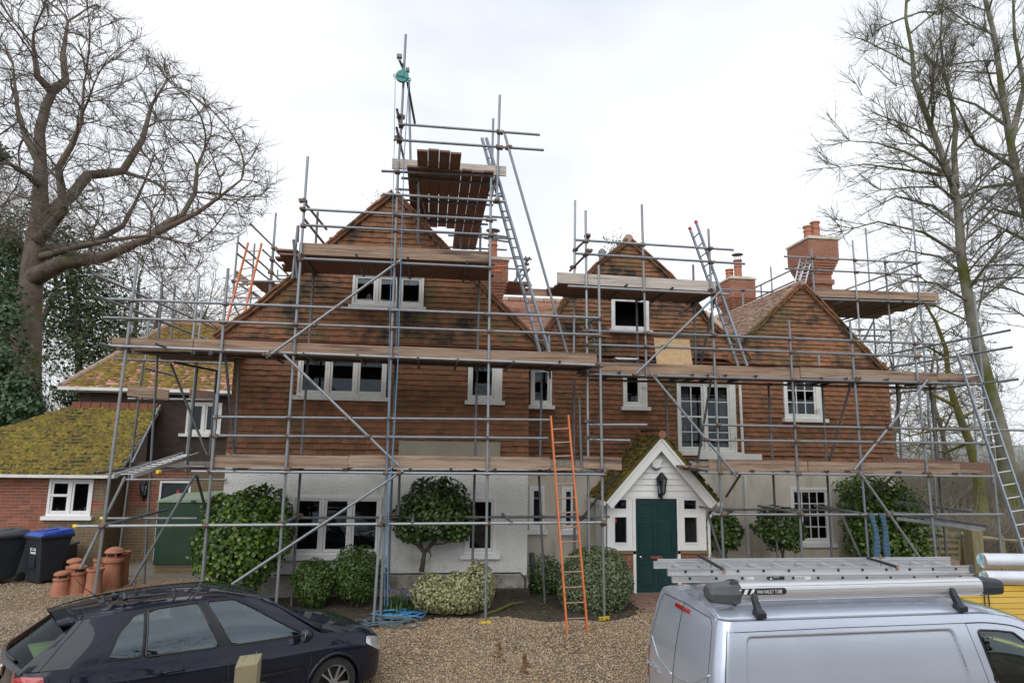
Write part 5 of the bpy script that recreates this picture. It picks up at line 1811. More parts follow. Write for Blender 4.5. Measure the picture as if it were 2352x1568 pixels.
E.deck((at(*pz(395, 820), Y=YE)[0], za), (at(*pz(650, 820), Y=YE)[0], za), YE, YE + 1.9, n=5)
E.board('toe_board', pz(160, 640), pz(340, 770), YE + .4, h=.2)
e0_, e1_ = at(*pz(810, 395), Y=F + .2), at(*pz(1010, 405), Y=F + .2)
E.deck((e0_[0], e0_[2]), (e1_[0], e1_[2]), F + .1, FI, n=4)
E.couple(30)

# rails over the main roof between the gables
H_ = Scaffold((2.5, 18.5, 6.5), 'far scaffold rails and a board over the roof between the two gables')
def pq(x, y):
	return (1065.75 + x * .1875, 551 + y * .1875)
H_.led('handrail', pq(345, 210), pq(830, 238), 18.5)
H_.led('handrail', pq(500, 347), pq(805, 368), 18.5)
H_.std(pq(757, 200), pq(757, 440), 18.5)
H_.std(pq(645, 390), pq(645, 580), 19.0)
H_.std(pq(562, 530), pq(562, 620), 19.5)
H_.tube('handrail', (*pq(805, 215), 18.0), (*pq(570, 580), 20.5), 'old_steel')
H_.tube('handrail', (*pq(800, 355), 18.0), (*pq(640, 580), 20.5), 'old_steel')
H_.board('toe_board', pq(400, 580), pq(1060, 605), 18.4, h=.2, m='board')
hz = at(*pq(600, 700), Y=18.3)[2]
H_.deck((at(*pq(480, 700), Y=18.3)[0], hz + .2), (at(*pq(740, 700), Y=18.3)[0], hz + .2), 17.4, 18.6, n=5)
H_.tube('ledger', (*pq(375, 633), 18.0), (*pq(515, 633), 18.0))
# bundle of orange tipped pads by the chimney
H_.led('ledger', pq(205, 325), pq(520, 325), 15.2, 'orange')
H_.led('ledger', pq(195, 378), pq(455, 385), 15.0, 'orange')
H_.couple(20)

# ================================================================== LADDERS
def ladder(name, l0, l1, r0, r1, n, label, m='blue_alu', rm=None, w=.03, d=.065, cat='ladder', group=None, ends=None, round_=False, first=.25, twin=False):
	l0, l1, r0, r1 = (np.array(v, float) for v in (l0, l1, r0, r1))
	t = thing(name, (l0 + r0) / 2, label, cat, group)
	nrm = np.cross(l1 - l0, r0 - l0)
	nrm /= np.linalg.norm(nrm)
	for a, b in ((l0, l1), (r0, r1)):
		mb = MB()
		if round_:
			mb.tube(a, b, w, 10)
		else:
			mb.bar(a, b, w, d, up=nrm)
		st = mb.build('stile', M[m], t)
		for e in (ends or []):
			q = b if e == 'top' else a
			dd = (b - a) / np.linalg.norm(b - a)
			MB().bar(q - dd * .05, q + dd * .012, w * 1.25, d * 1.1, up=nrm).build('cap', M['red'] if e == 'top' else M['rubber'], st)
	L = np.linalg.norm(l1 - l0)
	for k in range(n):
		f = (first + k * (L - 2 * first) / max(1, n - 1)) / L
		MB().tube(l0 + (l1 - l0) * f, r0 + (r1 - r0) * f, .0145, 8).build('rung', M[rm or m], t)
	if twin:
		pass
	return t

ladder('orange_ladder', at(1303, 1457, Z=ground_z(2.4, 11.6)), at(1265, 955, Y=F - .12), at(1350, 1455, Z=ground_z(2.6, 11.6)), at(1305, 953, Y=F - .12), 14,
	 'long orange ladder with brown rungs standing on the drive left of the porch', 'orange', 'rung', w=.028, d=.05, ends=['bottom'])
ladder('orange_ladder', at(513, 770, Y=16.6), at(*pz(338, 262), Y=17.0), at(556, 742, Y=16.6), at(*pz(527, 270), Y=17.0), 9,
	 'short orange ladder high up behind the left roof slope, against the open sky', 'orange', 'rung', w=.034, d=.06)
def yoff(p, dy):
	return np.array([p[0], p[1] + dy, p[2]])
z2 = l2a[2] + .11
lb = at(1240, 809, Y=12.95)
lt = at(1107, 317, Y=12.95)
rb_, rt_ = at(1261, 809, Y=12.7), at(1117, 317, Y=12.7)
ladder('grey_ladder', lb, lt, rb_, rt_, 22, 'grey blue ladder rising from the second lift to the plank tower', w=.05, d=.045)
lb, lt = at(1695, 840, Y=G + .35), at(1584, 523, Y=G + .35)
rb_, rt_ = at(1716, 840, Y=G + .1), at(1598, 508, Y=G + .1)
ladder('grey_ladder', lb, lt, rb_, rt_, 13, 'thin grey ladder with a red tip over the valley left of the right gable', w=.035, d=.05, ends=['top'])
lb, lt = at(2395, 1400, Y=11.9), at(2199, 815, Y=G + .1)
rb_, rt_ = at(2432, 1395, Y=11.9), at(2231, 811, Y=G + .2)
ladder('grey_ladder', lb, lt, rb_, rt_, 19, 'very long grey blue ladder sloping off the right end of the scaffold', w=.032, d=.06, rm='alu')
l0, l1 = at(260, 1093, Y=11.7), at(420, 1042, Y=15.4)
r0, r1 = at(303, 1093, Y=11.9), at(456, 1042, Y=15.4)
ladder('flat_ladder', l0, l1, r0, r1, 12, 'aluminium ladder lying flat over the first lift at the left end', 'alu', w=.03, d=.07)
ladder('roof_ladder', at(1833, 655, Y=17.0), at(1856, 588, Y=17.6), at(1848, 655, Y=17.0), at(1866, 585, Y=17.6), 7, 'small aluminium ladder propped against the tall chimney above the right gable', 'alu', w=.03, d=.05)
ladder('roof_ladder', at(1822, 662, Y=17.2), at(1839, 592, Y=17.8), at(1832, 662, Y=17.2), at(1848, 590, Y=17.8), 7, 'narrow second ladder behind the small one at the tall chimney', 'alu', w=.03, d=.05)
# ladder sections lying across the low tubes at the right
ladder('dark_ladder', at(2055, 1152, Y=14.0), at(2230, 1175, Y=14.1), at(2070, 1178, Y=13.4), at(2265, 1207, Y=13.4), 5, 'dark ladder lying across the low tubes behind the big camellia', 'old_steel', w=.03, d=.06)
ladder('dark_ladder', at(2040, 1175, Y=13.9), at(2240, 1205, Y=13.8), at(2060, 1190, Y=13.3), at(2262, 1215, Y=13.2), 4, 'lower dark ladder section under the other one beside the gate', 'blue_alu', w=.03, d=.06)

# ================================================================== PULLEY, ROPES
pw = at(924, 176, Y=F - .12)
gw = thing('gin_wheel', pw, 'teal pulley wheel hung high on the scaffold mast', 'pulley')
MB().lathe((pw[0], pw[1] - .03, pw[2]), [(.115, 0), (.126, .006), (.105, .02), (.105, .04), (.126, .054), (.115, .06)], 24, axis=1).build('wheel', M['teal'], gw)
wb = MB().tube(pw + np.array([-.165, -.05, .005]), pw + np.array([.165, -.05, -.055]), .007, 6).tube(pw + np.array([-.165, .05, .005]), pw + np.array([.165, .05, -.055]), .007, 6)
for sx, sz in ((-.165, .005), (.165, -.055)):
	wb.tube(pw + np.array([sx, -.05, sz]), pw + np.array([sx, .05, sz]), .007, 6)
wb.bar(pw + np.array([0, -.05, -.03]), pw + np.array([.01, -.05, .16]), .05, .012, up=(0, 1, 0)).tube(pw + np.array([0, -.06, 0]), pw + np.array([0, .06, 0]), .018, 8)
wb.path([pw + np.array([.01, 0, .15]), pw + np.array([.02, 0, .22]), pw + np.array([.0, 0, .27]), pw + np.array([-.06, 0, .26])], .012, 6)
wb.build('bracket', M['teal'], gw)
MB().tube(at(917, 137, Y=F - .3), at(929, 165, Y=F + .15), .0255, 8).box(pw[0] - .12, pw[0] - .02, F - .2, F - .12, pw[2] + .36, pw[2] + .43).box(pw[0] + .06, pw[0] + .13, F - .12, F - .04, pw[2] + .13, pw[2] + .2).build('arm', M['old_steel'], gw)
def rope(pts, r=.009, n=5, seg=10, sag=0.0):
	out = []
	for a, b in zip(pts[:-1], pts[1:]):
		a, b = np.array(a), np.array(b)
		for k in range(seg):
			out.append(a + (b - a) * k / seg)
	out.append(np.array(pts[-1]))
	return out
mb = MB()
mb.path(rope([pw + np.array([-.135, 0, 0]), at(905, 364, Y=F - .14), at(899, 600, Y=F - .14), at(893, 830, Y=F - .14), at(889, 1100, Y=F - .16), at(883, 1390, Y=F - .1)]), .0065, 6)
mb.path(rope([pw + np.array([.135, 0, -.02]), at(928, 364, Y=F - .16), at(921, 600, Y=F - .16), at(914, 830, Y=F - .16), at(905, 1000, Y=F - .18), at(892, 1180, Y=F - .2), at(890, 1392, Y=F - .15)]), .0095, 6)
free(mb, 'hanging_rope', M['rope_pale'], 'pair of blue ropes falling from the pulley down the middle standard', 'rope', 'ropes of the hoist')
def coil(cx, cy, n, r0, r1, m, name, label, tail=None, seed=1):
	q = random.Random(seed)
	pts = []
	for k in range(n * 14):
		t = k / 14 * math.tau
		r = r0 + (r1 - r0) * (.5 + .5 * math.sin(t * .37 + q.random() * .3))
		z = ground_z(cx, cy) + .015 + .10 * (1 - abs(r / r1 - .5)) * q.random() + .05 * k / (n * 14)
		pts.append(np.array([cx + r * 1.25 * math.cos(t + .2 * math.sin(t * .31)) + .1 * math.sin(t * .23), cy + r * .6 * math.sin(t) + .06 * math.cos(t * .41), z]))
	if tail:
		pts += tail
	mb = MB()
	mb.path(pts, .0125, 6)
	free(mb, name, m, label, 'rope', None)
cA, cB = at(918, 1412, Z=.02), at(893, 1436, Z=0)
coil(cA[0], cA[1], 9, .10, .34, M['rope'], 'rope_coil', 'loose heap of bright blue rope on the gravel at the foot of the mast', seed=3)
coil(cB[0], cB[1], 5, .22, .40, M['rope_grey'], 'rope_coil', 'grey blue rope loops lying in front of the bright blue heap', seed=5)
# cable crossing the sky at the left
c0, c1 = at(-20, 236, Y=13.5), at(560, 800, Y=17.0)
cb = [c0 + (c1 - c0) * t - np.array([0, 0, .35 * math.sin(math.pi * t)]) for t in np.linspace(0, 1, 24)]
free(MB().path(cb, .011, 6), 'overhead_cable', M['iron'], 'black overhead cable sloping down from the top left towards the house', 'cable')
# things left on the lifts
pa_, pb_ = at(1505, 773, Y=G + .75), at(1588, 835, Y=G + .75)
mb = MB()
mb.hexa([(pa_[0], G + .62, r2a[2] + .12), (pb_[0], G + .62, r2a[2] + .12), (pb_[0], G + .635, r2a[2] + .12), (pa_[0], G + .635, r2a[2] + .12),
		 (pa_[0] + .02, G + .9, pa_[2]), (pb_[0] + .03, G + .9, pa_[2] - .01), (pb_[0] + .03, G + .915, pa_[2] - .01), (pa_[0] + .02, G + .915, pa_[2])])
free(mb, 'plywood_sheet', M['osb'], 'light plywood sheet standing on the second lift before the middle gable', 'board')
h0, h1 = at(1398, 822, Y=G + .3), at(1478, 826, Y=G + .3)
hu = thing('step_platform', (h0[0] + .25, G + .4, r2a[2] + .11), 'small silver step platform on the second lift below the dark opening', 'step')
zt5 = h0[2] + .02
MB().box(h0[0] + .14, h1[0] - .10, G + .3, G + .55, zt5 - .035, zt5).build('tread', M['alu'], hu)
for xx, dx in ((h0[0] + .16, -.16), (h1[0] - .12, .12)):
	for yy in (G + .31, G + .53):
		MB().bar((xx, yy, zt5 - .02), (xx + dx, yy, r2a[2] + .11), .03, .03).build('leg', M['plastic_black'], hu)
for q, (px, col) in enumerate(((2000, 0), (2020, 1))):
	a = at(px, 1180, Y=G - .12)
	mb = MB()
	n = 12
	L = 1.0 - .06 * q
	for k in range(n):
		t0, t1 = k / n, (k + 1) / n
		x0, x1 = a[0] + .05 * math.sin(t0 * 4 + q), a[0] + .05 * math.sin(t1 * 4 + q)
		w0 = .055 - .012 * math.sin(t0 * 7)
		mb.hexa([(x0 + .09 * t0 * (1 + q) - w0, a[1] - .02, a[2] - L * t0), (x0 + .09 * t0 * (1 + q) + w0, a[1] - .02, a[2] - L * t0), (x0 + .09 * t0 * (1 + q) + w0, a[1] + .03, a[2] - L * t0), (x0 + .09 * t0 * (1 + q) - w0, a[1] + .03, a[2] - L * t0),
			 (x1 + .09 * t1 * (1 + q) - w0, a[1] - .03, a[2] - L * t1), (x1 + .09 * t1 * (1 + q) + w0, a[1] - .03, a[2] - L * t1), (x1 + .09 * t1 * (1 + q) + w0, a[1] + .02, a[2] - L * t1), (x1 + .09 * t1 * (1 + q) - w0, a[1] + .02, a[2] - L * t1)])
	free(mb, 'blue_strap', M['strap'], ('left of two faded blue straps hung over the low tube before the big camellia', 'right of two faded blue straps hung over the low tube before the big camellia')[q], 'strap', 'blue straps over the low tube')

# ================================================================== SHRUBS
def leaf_cloud(centres, radii, n, size, seed, shell=.35, squash=1.0, up=.25, noise=.18, droop=0.0, narrow=.42, zmin=None, keep=None):
	"""leaves spread through lumpy ellipsoids: mostly near the skin, facing roughly outwards"""
	g = np.random.default_rng(seed)
	cs, rs = np.array(centres, float), np.array(radii, float)
	wts = rs[:, 0] * rs[:, 1] + rs[:, 1] * rs[:, 2]
	idx = g.choice(len(cs), n, p=wts / wts.sum())
	d = g.normal(size=(n, 3))
	d /= np.linalg.norm(d, axis=1)[:, None]
	ph = g.uniform(0, 6.28, 6)
	lump = 1 + noise * (np.sin(d[:, 0] * 5 + ph[0]) * np.sin(d[:, 1] * 5 + ph[1]) + .6 * np.sin(d[:, 2] * 7 + ph[2] + d[:, 0] * 4))
	rad_ = (1 - shell * g.random(n) ** 1.8) * lump
	p = cs[idx] + d * rs[idx] * rad_[:, None]
	ok = np.ones(n, bool)
	if zmin is not None:
		ok &= p[:, 2] > zmin
	if keep is not None:
		ok &= keep(p)
	p, d = p[ok], d[ok]
	n = len(p)
	nr = d + g.normal(scale=.55, size=(n, 3)) + np.array([0, 0, up])
	nr /= np.linalg.norm(nr, axis=1)[:, None]
	a = np.cross(nr, g.normal(size=(n, 3)))
	a /= np.linalg.norm(a, axis=1)[:, None] + 1e-9
	a[:, 2] -= droop
	b = np.cross(nr, a)
	L = size * g.uniform(.65, 1.25, n)[:, None]
	fold = nr * L * .14
	V = np.stack([p - a * L * .5, p + b * L * narrow + fold - a * L * .05, p + a * L * .55, p - b * L * narrow + fold - a * L * .05], 1).reshape(-1, 3)
	i = np.arange(n)[:, None] * 4
	Fc = np.concatenate([i + np.array([[0, 1, 2]]), i + np.array([[0, 2, 3]])], 1).reshape(-1, 3)
	# same island: both halves share verts 0 and 2
	return V, Fc

def bush(name, base, centres, radii, n, size, m, label, cat='bush', stems=None, group=None, seed=1, core=None, **k):
	t = thing(name, base, label, cat, group)
	V, Fc = leaf_cloud(centres, radii, n, size, seed, zmin=base[2] + .02, **k)
	put('foliage', np_mesh('foliage', V, Fc, OFF[t.name]), M[m], t, kind='stuff')
	mb = MB()
	q = random.Random(seed)
	tops = []
	for c, r in zip(centres, radii):
		for j in range(7):
			a = q.uniform(0, 6.28)
			tops.append(np.array(c) + np.array([math.cos(a) * r[0] * .6, math.sin(a) * r[1] * .6, q.uniform(-.3, .6) * r[2]]))
	if stems is None:
		for tp in tops:
			b0 = np.array(base) + np.array([q.uniform(-.08, .08), q.uniform(-.08, .08), -.03])
			mid = b0 + (tp - b0) * .5 + np.array([q.uniform(-.08, .08), q.uniform(-.08, .08), 0])
			mb.path([b0, mid, tp], [.022, .014, .006], 5)
	else:
		for s in stems:
			mb.path(s[0], s[1], 7)
	mb.build('stem', M['bark'], t, smooth=True)
	return t

def pxs(px, py, Y):
	return at(px, py, Y=Y)
# large camellia ball by the oil tank
c = pxs(568, 1225, 13.6)
bush('camellia_bush', (c[0], 13.6, 0), [(c[0], 13.6, c[2] + .02), (c[0] - .1, 13.5, c[2] - .35), (c[0] + .04, 13.65, c[2] + .22)], [(.90, .8, .80), (.84, .75, .62), (.80, .7, .66)], 8200, .085, 'camellia',
	 'big round glossy camellia bush beside the green oil tank', seed=2, shell=.45, noise=.1)
# clipped camellia on a forked trunk
c = pxs(1000, 1180, 14.0)
tb = pxs(968, 1312, 14.0)
fork = pxs(975, 1268, 14.0)
st = [([tb, fork, pxs(945, 1235, 13.95), pxs(925, 1195, 13.9)], [.055, .045, .025, .012]), ([fork, pxs(1000, 1240, 14.05), pxs(1015, 1210, 14.0), pxs(1030, 1160, 13.9)], [.045, .04, .025, .012]),
	 ([fork, pxs(962, 1240, 14.1), pxs(980, 1205, 14.1)], [.03, .022, .012]), ([pxs(955, 1250, 13.95), pxs(938, 1240, 13.9), pxs(932, 1215, 13.85)], [.018, .014, .008]), ([pxs(990, 1250, 14), pxs(1022, 1248, 13.9), pxs(1040, 1215, 13.85)], [.018, .014, .008]),
	 ([pxs(984, 1260, 14), pxs(990, 1275, 13.95), pxs(984, 1290, 13.9)], [.02, .012, .006])]
bush('camellia_topiary', (tb[0], 14.0, 0), [(c[0] - .05, 14.0, c[2] - .02), (c[0] + .02, 14.0, c[2] + .28), (c[0] - .45, 13.95, c[2] - .30), (c[0] + .38, 13.95, c[2] - .27)], [(.84, .62, .50), (.66, .5, .48), (.38, .38, .28), (.40, .4, .28)], 6500, .08, 'dark_leaf',
	 'mushroom shaped clipped camellia on a forked trunk against the white wall', seed=3, stems=st, shell=.5, noise=.08)
for i, (px, py, r, lab) in enumerate(((722, 1330, (.42, .40, .38), 'smaller left of two clipped dark box shrubs under the ground floor window'), (820, 1310, (.48, .44, .48), 'larger right of two clipped box shrubs under the ground floor window'))):
	c = pxs(px, py, 13.65)
	bush('box_shrub', (c[0], 13.65, 0), [(c[0], 13.65, c[2]), (c[0], 13.65, c[2] * .6)], [r, (r[0] * .8, r[1] * .8, .30)], 7000, .05, 'box_leaf', lab, group='clipped box shrubs', seed=5 + i, shell=.4, noise=.14)
c = pxs(1035, 1368, 12.95)
bush('variegated_shrub', (c[0], 12.95, 0), [(c[0] - .34, 12.95, .40), (c[0] + .2, 12.95, .40), (c[0] + .52, 12.98, .52), (c[0], 12.9, .34)], [(.40, .36, .36), (.42, .38, .38), (.30, .30, .45), (.62, .36, .30)], 9500, .052, 'var_leaf',
	 'cream and green variegated hedge shrub at the foot of the white wall', seed=8, shell=.3, noise=.08)
c = pxs(1368, 1335, 13.3)
bush('round_shrub', (c[0], 13.3, 0), [(c[0], 13.3, c[2] + .02), (c[0] - .05, 13.25, c[2] - .18)], [(.74, .66, .66), (.70, .62, .55)], 15000, .05, 'grey_leaf', 'dense rounded grey green shrub just left of the porch door', seed=9, shell=.25, noise=.04)
c = pxs(1258, 1315, 14.6)
bush('dark_shrub', (c[0], 14.6, 0), [(c[0], 14.6, .38)], [(.42, .4, .42)], 1800, .05, 'dark_leaf', 'low dark shrub in the recess behind the orange ladder', seed=10, shell=.5)
# iris clump
ic = pxs(915, 1385, 13.0)
it = thing('iris_clump', (ic[0], 13.0, 0), 'clump of strappy iris leaves with small violet flowers behind the blue rope', 'plant')
V, Fc = [], []
for k in range(210):
	a, l = R_.uniform(0, 6.28), R_.uniform(.28, .62)
	o = np.array([ic[0] + R_.gauss(0, .15), 13.0 + R_.gauss(0, .1), 0])
	out_ = np.array([math.cos(a), math.sin(a) * .7, 0]) * R_.uniform(.15, .55)
	sd_ = np.array([-math.sin(a), math.cos(a), 0]) * R_.uniform(.008, .014)
	p = [o + out_ * l * t ** 1.6 + np.array([0, 0, l * (t - .38 * t ** 3)]) for t in (0, .4, .75, 1)]
	b0 = len(V)
	for q, w in zip(p, (1, 1, .7, .05)):
		V += [q - sd_ * w, q + sd_ * w]
	Fc += [(b0 + 2 * j, b0 + 2 * j + 1, b0 + 2 * j + 3, b0 + 2 * j + 2) for j in range(3)]
put('leaves', np_mesh('leaves', V, np.array(Fc), OFF[it.name]), M['iris'], it, kind='stuff')
V, Fc = [], []
for k in range(26):
	o = np.array([ic[0] + R_.gauss(0, .17), 12.9 + R_.gauss(0, .1), R_.uniform(.25, .5)])
	for j in range(5):
		d = np.array([R_.uniform(-1, 1), R_.uniform(-1, 1), R_.uniform(-.4, 1)]) * .026
		e = np.array([R_.uniform(-1, 1), R_.uniform(-1, 1), R_.uniform(-1, 1)]) * .014
		b0 = len(V)
		V += [o, o + d + e, o + d - e]
		Fc.append((b0, b0 + 1, b0 + 2))
put('flowers', np_mesh('flowers', V, np.array(Fc), OFF[it.name]), M['violet'], it, kind='stuff')
# right hand shrubs
def standard_shrub(px, py, r, Y, seed, label, trunk_px, n=3200, m='camellia', cat='bush', size=.08):
	c = pxs(px, py, Y)
	tb = pxs(*trunk_px, Y)
	tb[2] = 0
	st = [([tb, (tb + c) / 2 + np.array([.05, 0, 0]), c + np.array([-.15, 0, .05])], [.04, .03, .012]), ([(tb + c) / 2, c + np.array([.22, .05, .05])], [.028, .01])]
	return bush('clipped_shrub', (tb[0], Y, 0), [tuple(c), (c[0] + .1, Y, c[2] - .1)], [r, (r[0] * .8, r[1] * .8, r[2] * .7)], n, size, m, label, cat, stems=st, seed=seed, shell=.5)
standard_shrub(1662, 1215, (.40, .36, .46), 14.6, 21, 'small dark leaved shrub squeezed between porch and drainpipe', (1665, 1290), 2400, 'dark_leaf')
standard_shrub(1790, 1212, (.56, .48, .48), 14.5, 22, 'round camellia standard on a crooked stem under the small paned window', (1800, 1295), 3800, 'dark_leaf')
c = pxs(2030, 1180, 14.9)
bush('camellia_bush', (c[0], 14.9, 0), [(c[0] - .35, 15.0, 2.05), (c[0] + .3, 14.9, 1.75), (c[0] + .1, 14.8, 1.0), (c[0] - .5, 14.9, 1.2), (c[0] + .62, 14.95, .85)], [(.65, .5, .62), (.68, .55, .7), (.85, .55, .65), (.5, .4, .55), (.5, .45, .5)], 9000, .09, 'camellia',
	 'tall open camellia at the far right corner of the house', seed=23, shell=.75, noise=.25)
mp_ = pxs(1930, 1290, 14.7)
bush('low_fern', (mp_[0], 14.7, 0), [(mp_[0], 14.7, .15)], [(.3, .25, .2)], 500, .06, 'box_leaf', 'low green clump at the wall foot right of the small paned window', 'plant', seed=24)
# weeds growing on the gables
for i, (px, py, Y, s, lab) in enumerate(((1418, 575, YG + .3, .65, 'feathery green weed growing from the ridge of the middle gable'), (882, 466, YLG + .1, .45, 'small weed tuft on the left gable peak'))):
	o = pxs(px, py + 12, Y)
	t = thing('roof_weed', o, lab, 'plant')
	V, Fc = [], []
	for k in range(34):
		a = R_.uniform(-1.0, .7)
		l = s * R_.uniform(.5, 1.0)
		d = np.array([math.sin(a), R_.uniform(-.3, .3), math.cos(a)])
		b1 = o + np.array([R_.gauss(0, .12 * s * 2), R_.gauss(0, .05), 0])
		for j in range(6):
			c = b1 + d * l * (j + 1) / 6
			e = np.array([R_.uniform(-1, 1), R_.uniform(-1, 1), R_.uniform(0, 1)]) * .07 * s * 2
			f = np.cross(e, d) * .22
			b0 = len(V)
			V += [c, c + e * .5 + f, c + e, c + e * .5 - f]
			Fc.append((b0, b0 + 1, b0 + 2, b0 + 3))
	put('leaves', np_mesh('leaves', V, np.array(Fc), OFF[t.name]), M['grey_leaf'], t, kind='stuff')
# dry seed heads in the foreground
for i, (px, py, px2, py2, lab) in enumerate(((1146, 1500, 1149, 1600, 'taller brown seed head in the foreground, left of the pair'), (1206, 1528, 1196, 1605, 'shorter brown seed head in the foreground, right of the pair'))):
	Y = 6.2
	a, b = pxs(px, py, Y), pxs(px2, py2 + 200, Y)
	t = thing('seed_head', (b[0], Y, b[2]), lab, 'dried plant', 'dry seed heads')
	MB().path([b, (a + b) / 2 + np.array([.01, 0, 0]), a + np.array([0, 0, .08])], [.003, .0025, .0015], 5).build('stalk', M['twig'], t)
	V, Fc = [], []
	for k in range(150):
		h = R_.random()
		o = a + np.array([R_.gauss(0, .028 * (1.1 - h)), R_.gauss(0, .02), (h - .45) * .17])
		d = np.array([R_.uniform(-1, 1), R_.uniform(-1, 1), R_.uniform(-.3, 1)]) * .017
		e = np.cross(d, [R_.uniform(-1, 1), 1, R_.uniform(-1, 1)]) * .5
		b0 = len(V)
		V += [o, o + d * .5 + e, o + d, o + d * .5 - e]
		Fc.append((b0, b0 + 1, b0 + 2, b0 + 3))
	put('seeds', np_mesh('seeds', V, np.array(Fc), OFF[t.name]), M['dry'], t, kind='stuff')

# ================================================================== TREES
def grow(starts, attract, step=.42, infl=3.2, kill=.62, iters=70, up=.06, seed=0, jitter=.12, stiff=.35):
	"""space colonisation: starts = list of polylines (n,3) already rooted on one another; returns nodes, parents"""
	q = np.random.default_rng(seed)
	nodes, par = [], []
	for pl, pi in starts:                       # pi: index of the parent node or None
		for k, p in enumerate(pl):
			nodes.append(np.array(p))
			par.append(pi if k == 0 else len(nodes) - 2)
	fixed = len(nodes)
	att = np.array(attract)
	kids = {}
	for it in range(iters):
		if len(att) == 0:
			break
		kd = kdtree.KDTree(len(nodes))
		for i, p in enumerate(nodes):
			kd.insert(p, i)
		kd.balance()
		dirs = {}
		keep = np.ones(len(att), bool)
		for i, a in enumerate(att):
			co, j, d = kd.find(a)
			if d < kill:
				keep[i] = False
			elif d < infl or it < 3:
				v = (a - nodes[j]) / d
				dirs[j] = dirs.get(j, 0) + v
		att = att[keep]
		new = 0
		for j, v in dirs.items():
			if kids.get(j, 0) > 3:
				continue
			v = np.array(v)
			n = np.linalg.norm(v)
			if n < 1e-3:
				continue
			pd = nodes[j] - nodes[par[j]] if par[j] is not None else np.array([0, 0, 1.0])
			pd = pd / (np.linalg.norm(pd) + 1e-9)
			d = v / n + stiff * pd + np.array([0, 0, up]) + q.normal(scale=jitter, size=3)
			d /= np.linalg.norm(d)
			nodes.append(nodes[j] + d * step * q.uniform(.8, 1.15))
			par.append(j)
			kids[j] = kids.get(j, 0) + 1
			new += 1
		if not new:
			break
	return np.array(nodes), par, fixed

def ramify(starts, seed, prim=26, plen=3.6, lo=.42, sec=9, ter=4, up=.10, step=.4):
	"""straight fine branching: primaries off the trunk lines, secondaries and tertiaries off every limb"""
	q = np.random.default_rng(seed)
	nodes, par = [], []
	limbs_ = []
	for pl, pi in starts:
		ids = []
		for k, p in enumerate(pl):
			nodes.append(np.array(p))
			par.append(pi if k == 0 else len(nodes) - 2)
			ids.append(len(nodes) - 1)
		limbs_.append(ids)
	fixed = len(nodes)
	def side(j, j2, ang, L, lift, sag=0.0):
		a = nodes[j2] - nodes[j]
		a = a / (np.linalg.norm(a) + 1e-9)
		n = np.cross(a, q.normal(size=3))
		n /= np.linalg.norm(n) + 1e-9
		d = a * math.cos(ang) + n * math.sin(ang)
		prev, ids = j, [j]
		m = max(2, int(L / step))
		for k in range(m):
			d = d + np.array([0, 0, lift - sag * k / m]) + q.normal(scale=.06, size=3)
			d /= np.linalg.norm(d)
			nodes.append(nodes[prev] + d * L / m)
			par.append(prev)
			prev = len(nodes) - 1
			ids.append(prev)
		return ids
	level1 = list(limbs_[1:])
	tr = limbs_[0]
	n = len(tr)
	for k in range(prim):
		i = int(n * (lo + (.97 - lo) * (k + q.random()) / prim))
		i = min(i, n - 2)
		f = (i / n - lo) / (1 - lo)
		level1.append(side(tr[i], tr[i + 1], q.uniform(.7, 1.15), plen * (1.1 - .5 * f) * q.uniform(.6, 1.1), .02, .10))
	level2 = []
	for ids in level1:
		m = len(ids)
		for k in range(max(3, int(sec * m / 9))):
			i = min(m - 2, int(m * (.15 + .85 * q.random())))
			L = (.9 + .16 * (m - i)) * q.uniform(.6, 1.15)
			level2.append(side(ids[i], ids[i + 1], q.uniform(.45, .9), L, up * .5))
	for ids in level2:
		m = len(ids)
		for k in range(ter):
			i = min(m - 2, int(m * q.random()))
			side(ids[i], ids[i + 1], q.uniform(.4, .85), q.uniform(.4, .9), up * .4)
	return np.array(nodes), par, fixed

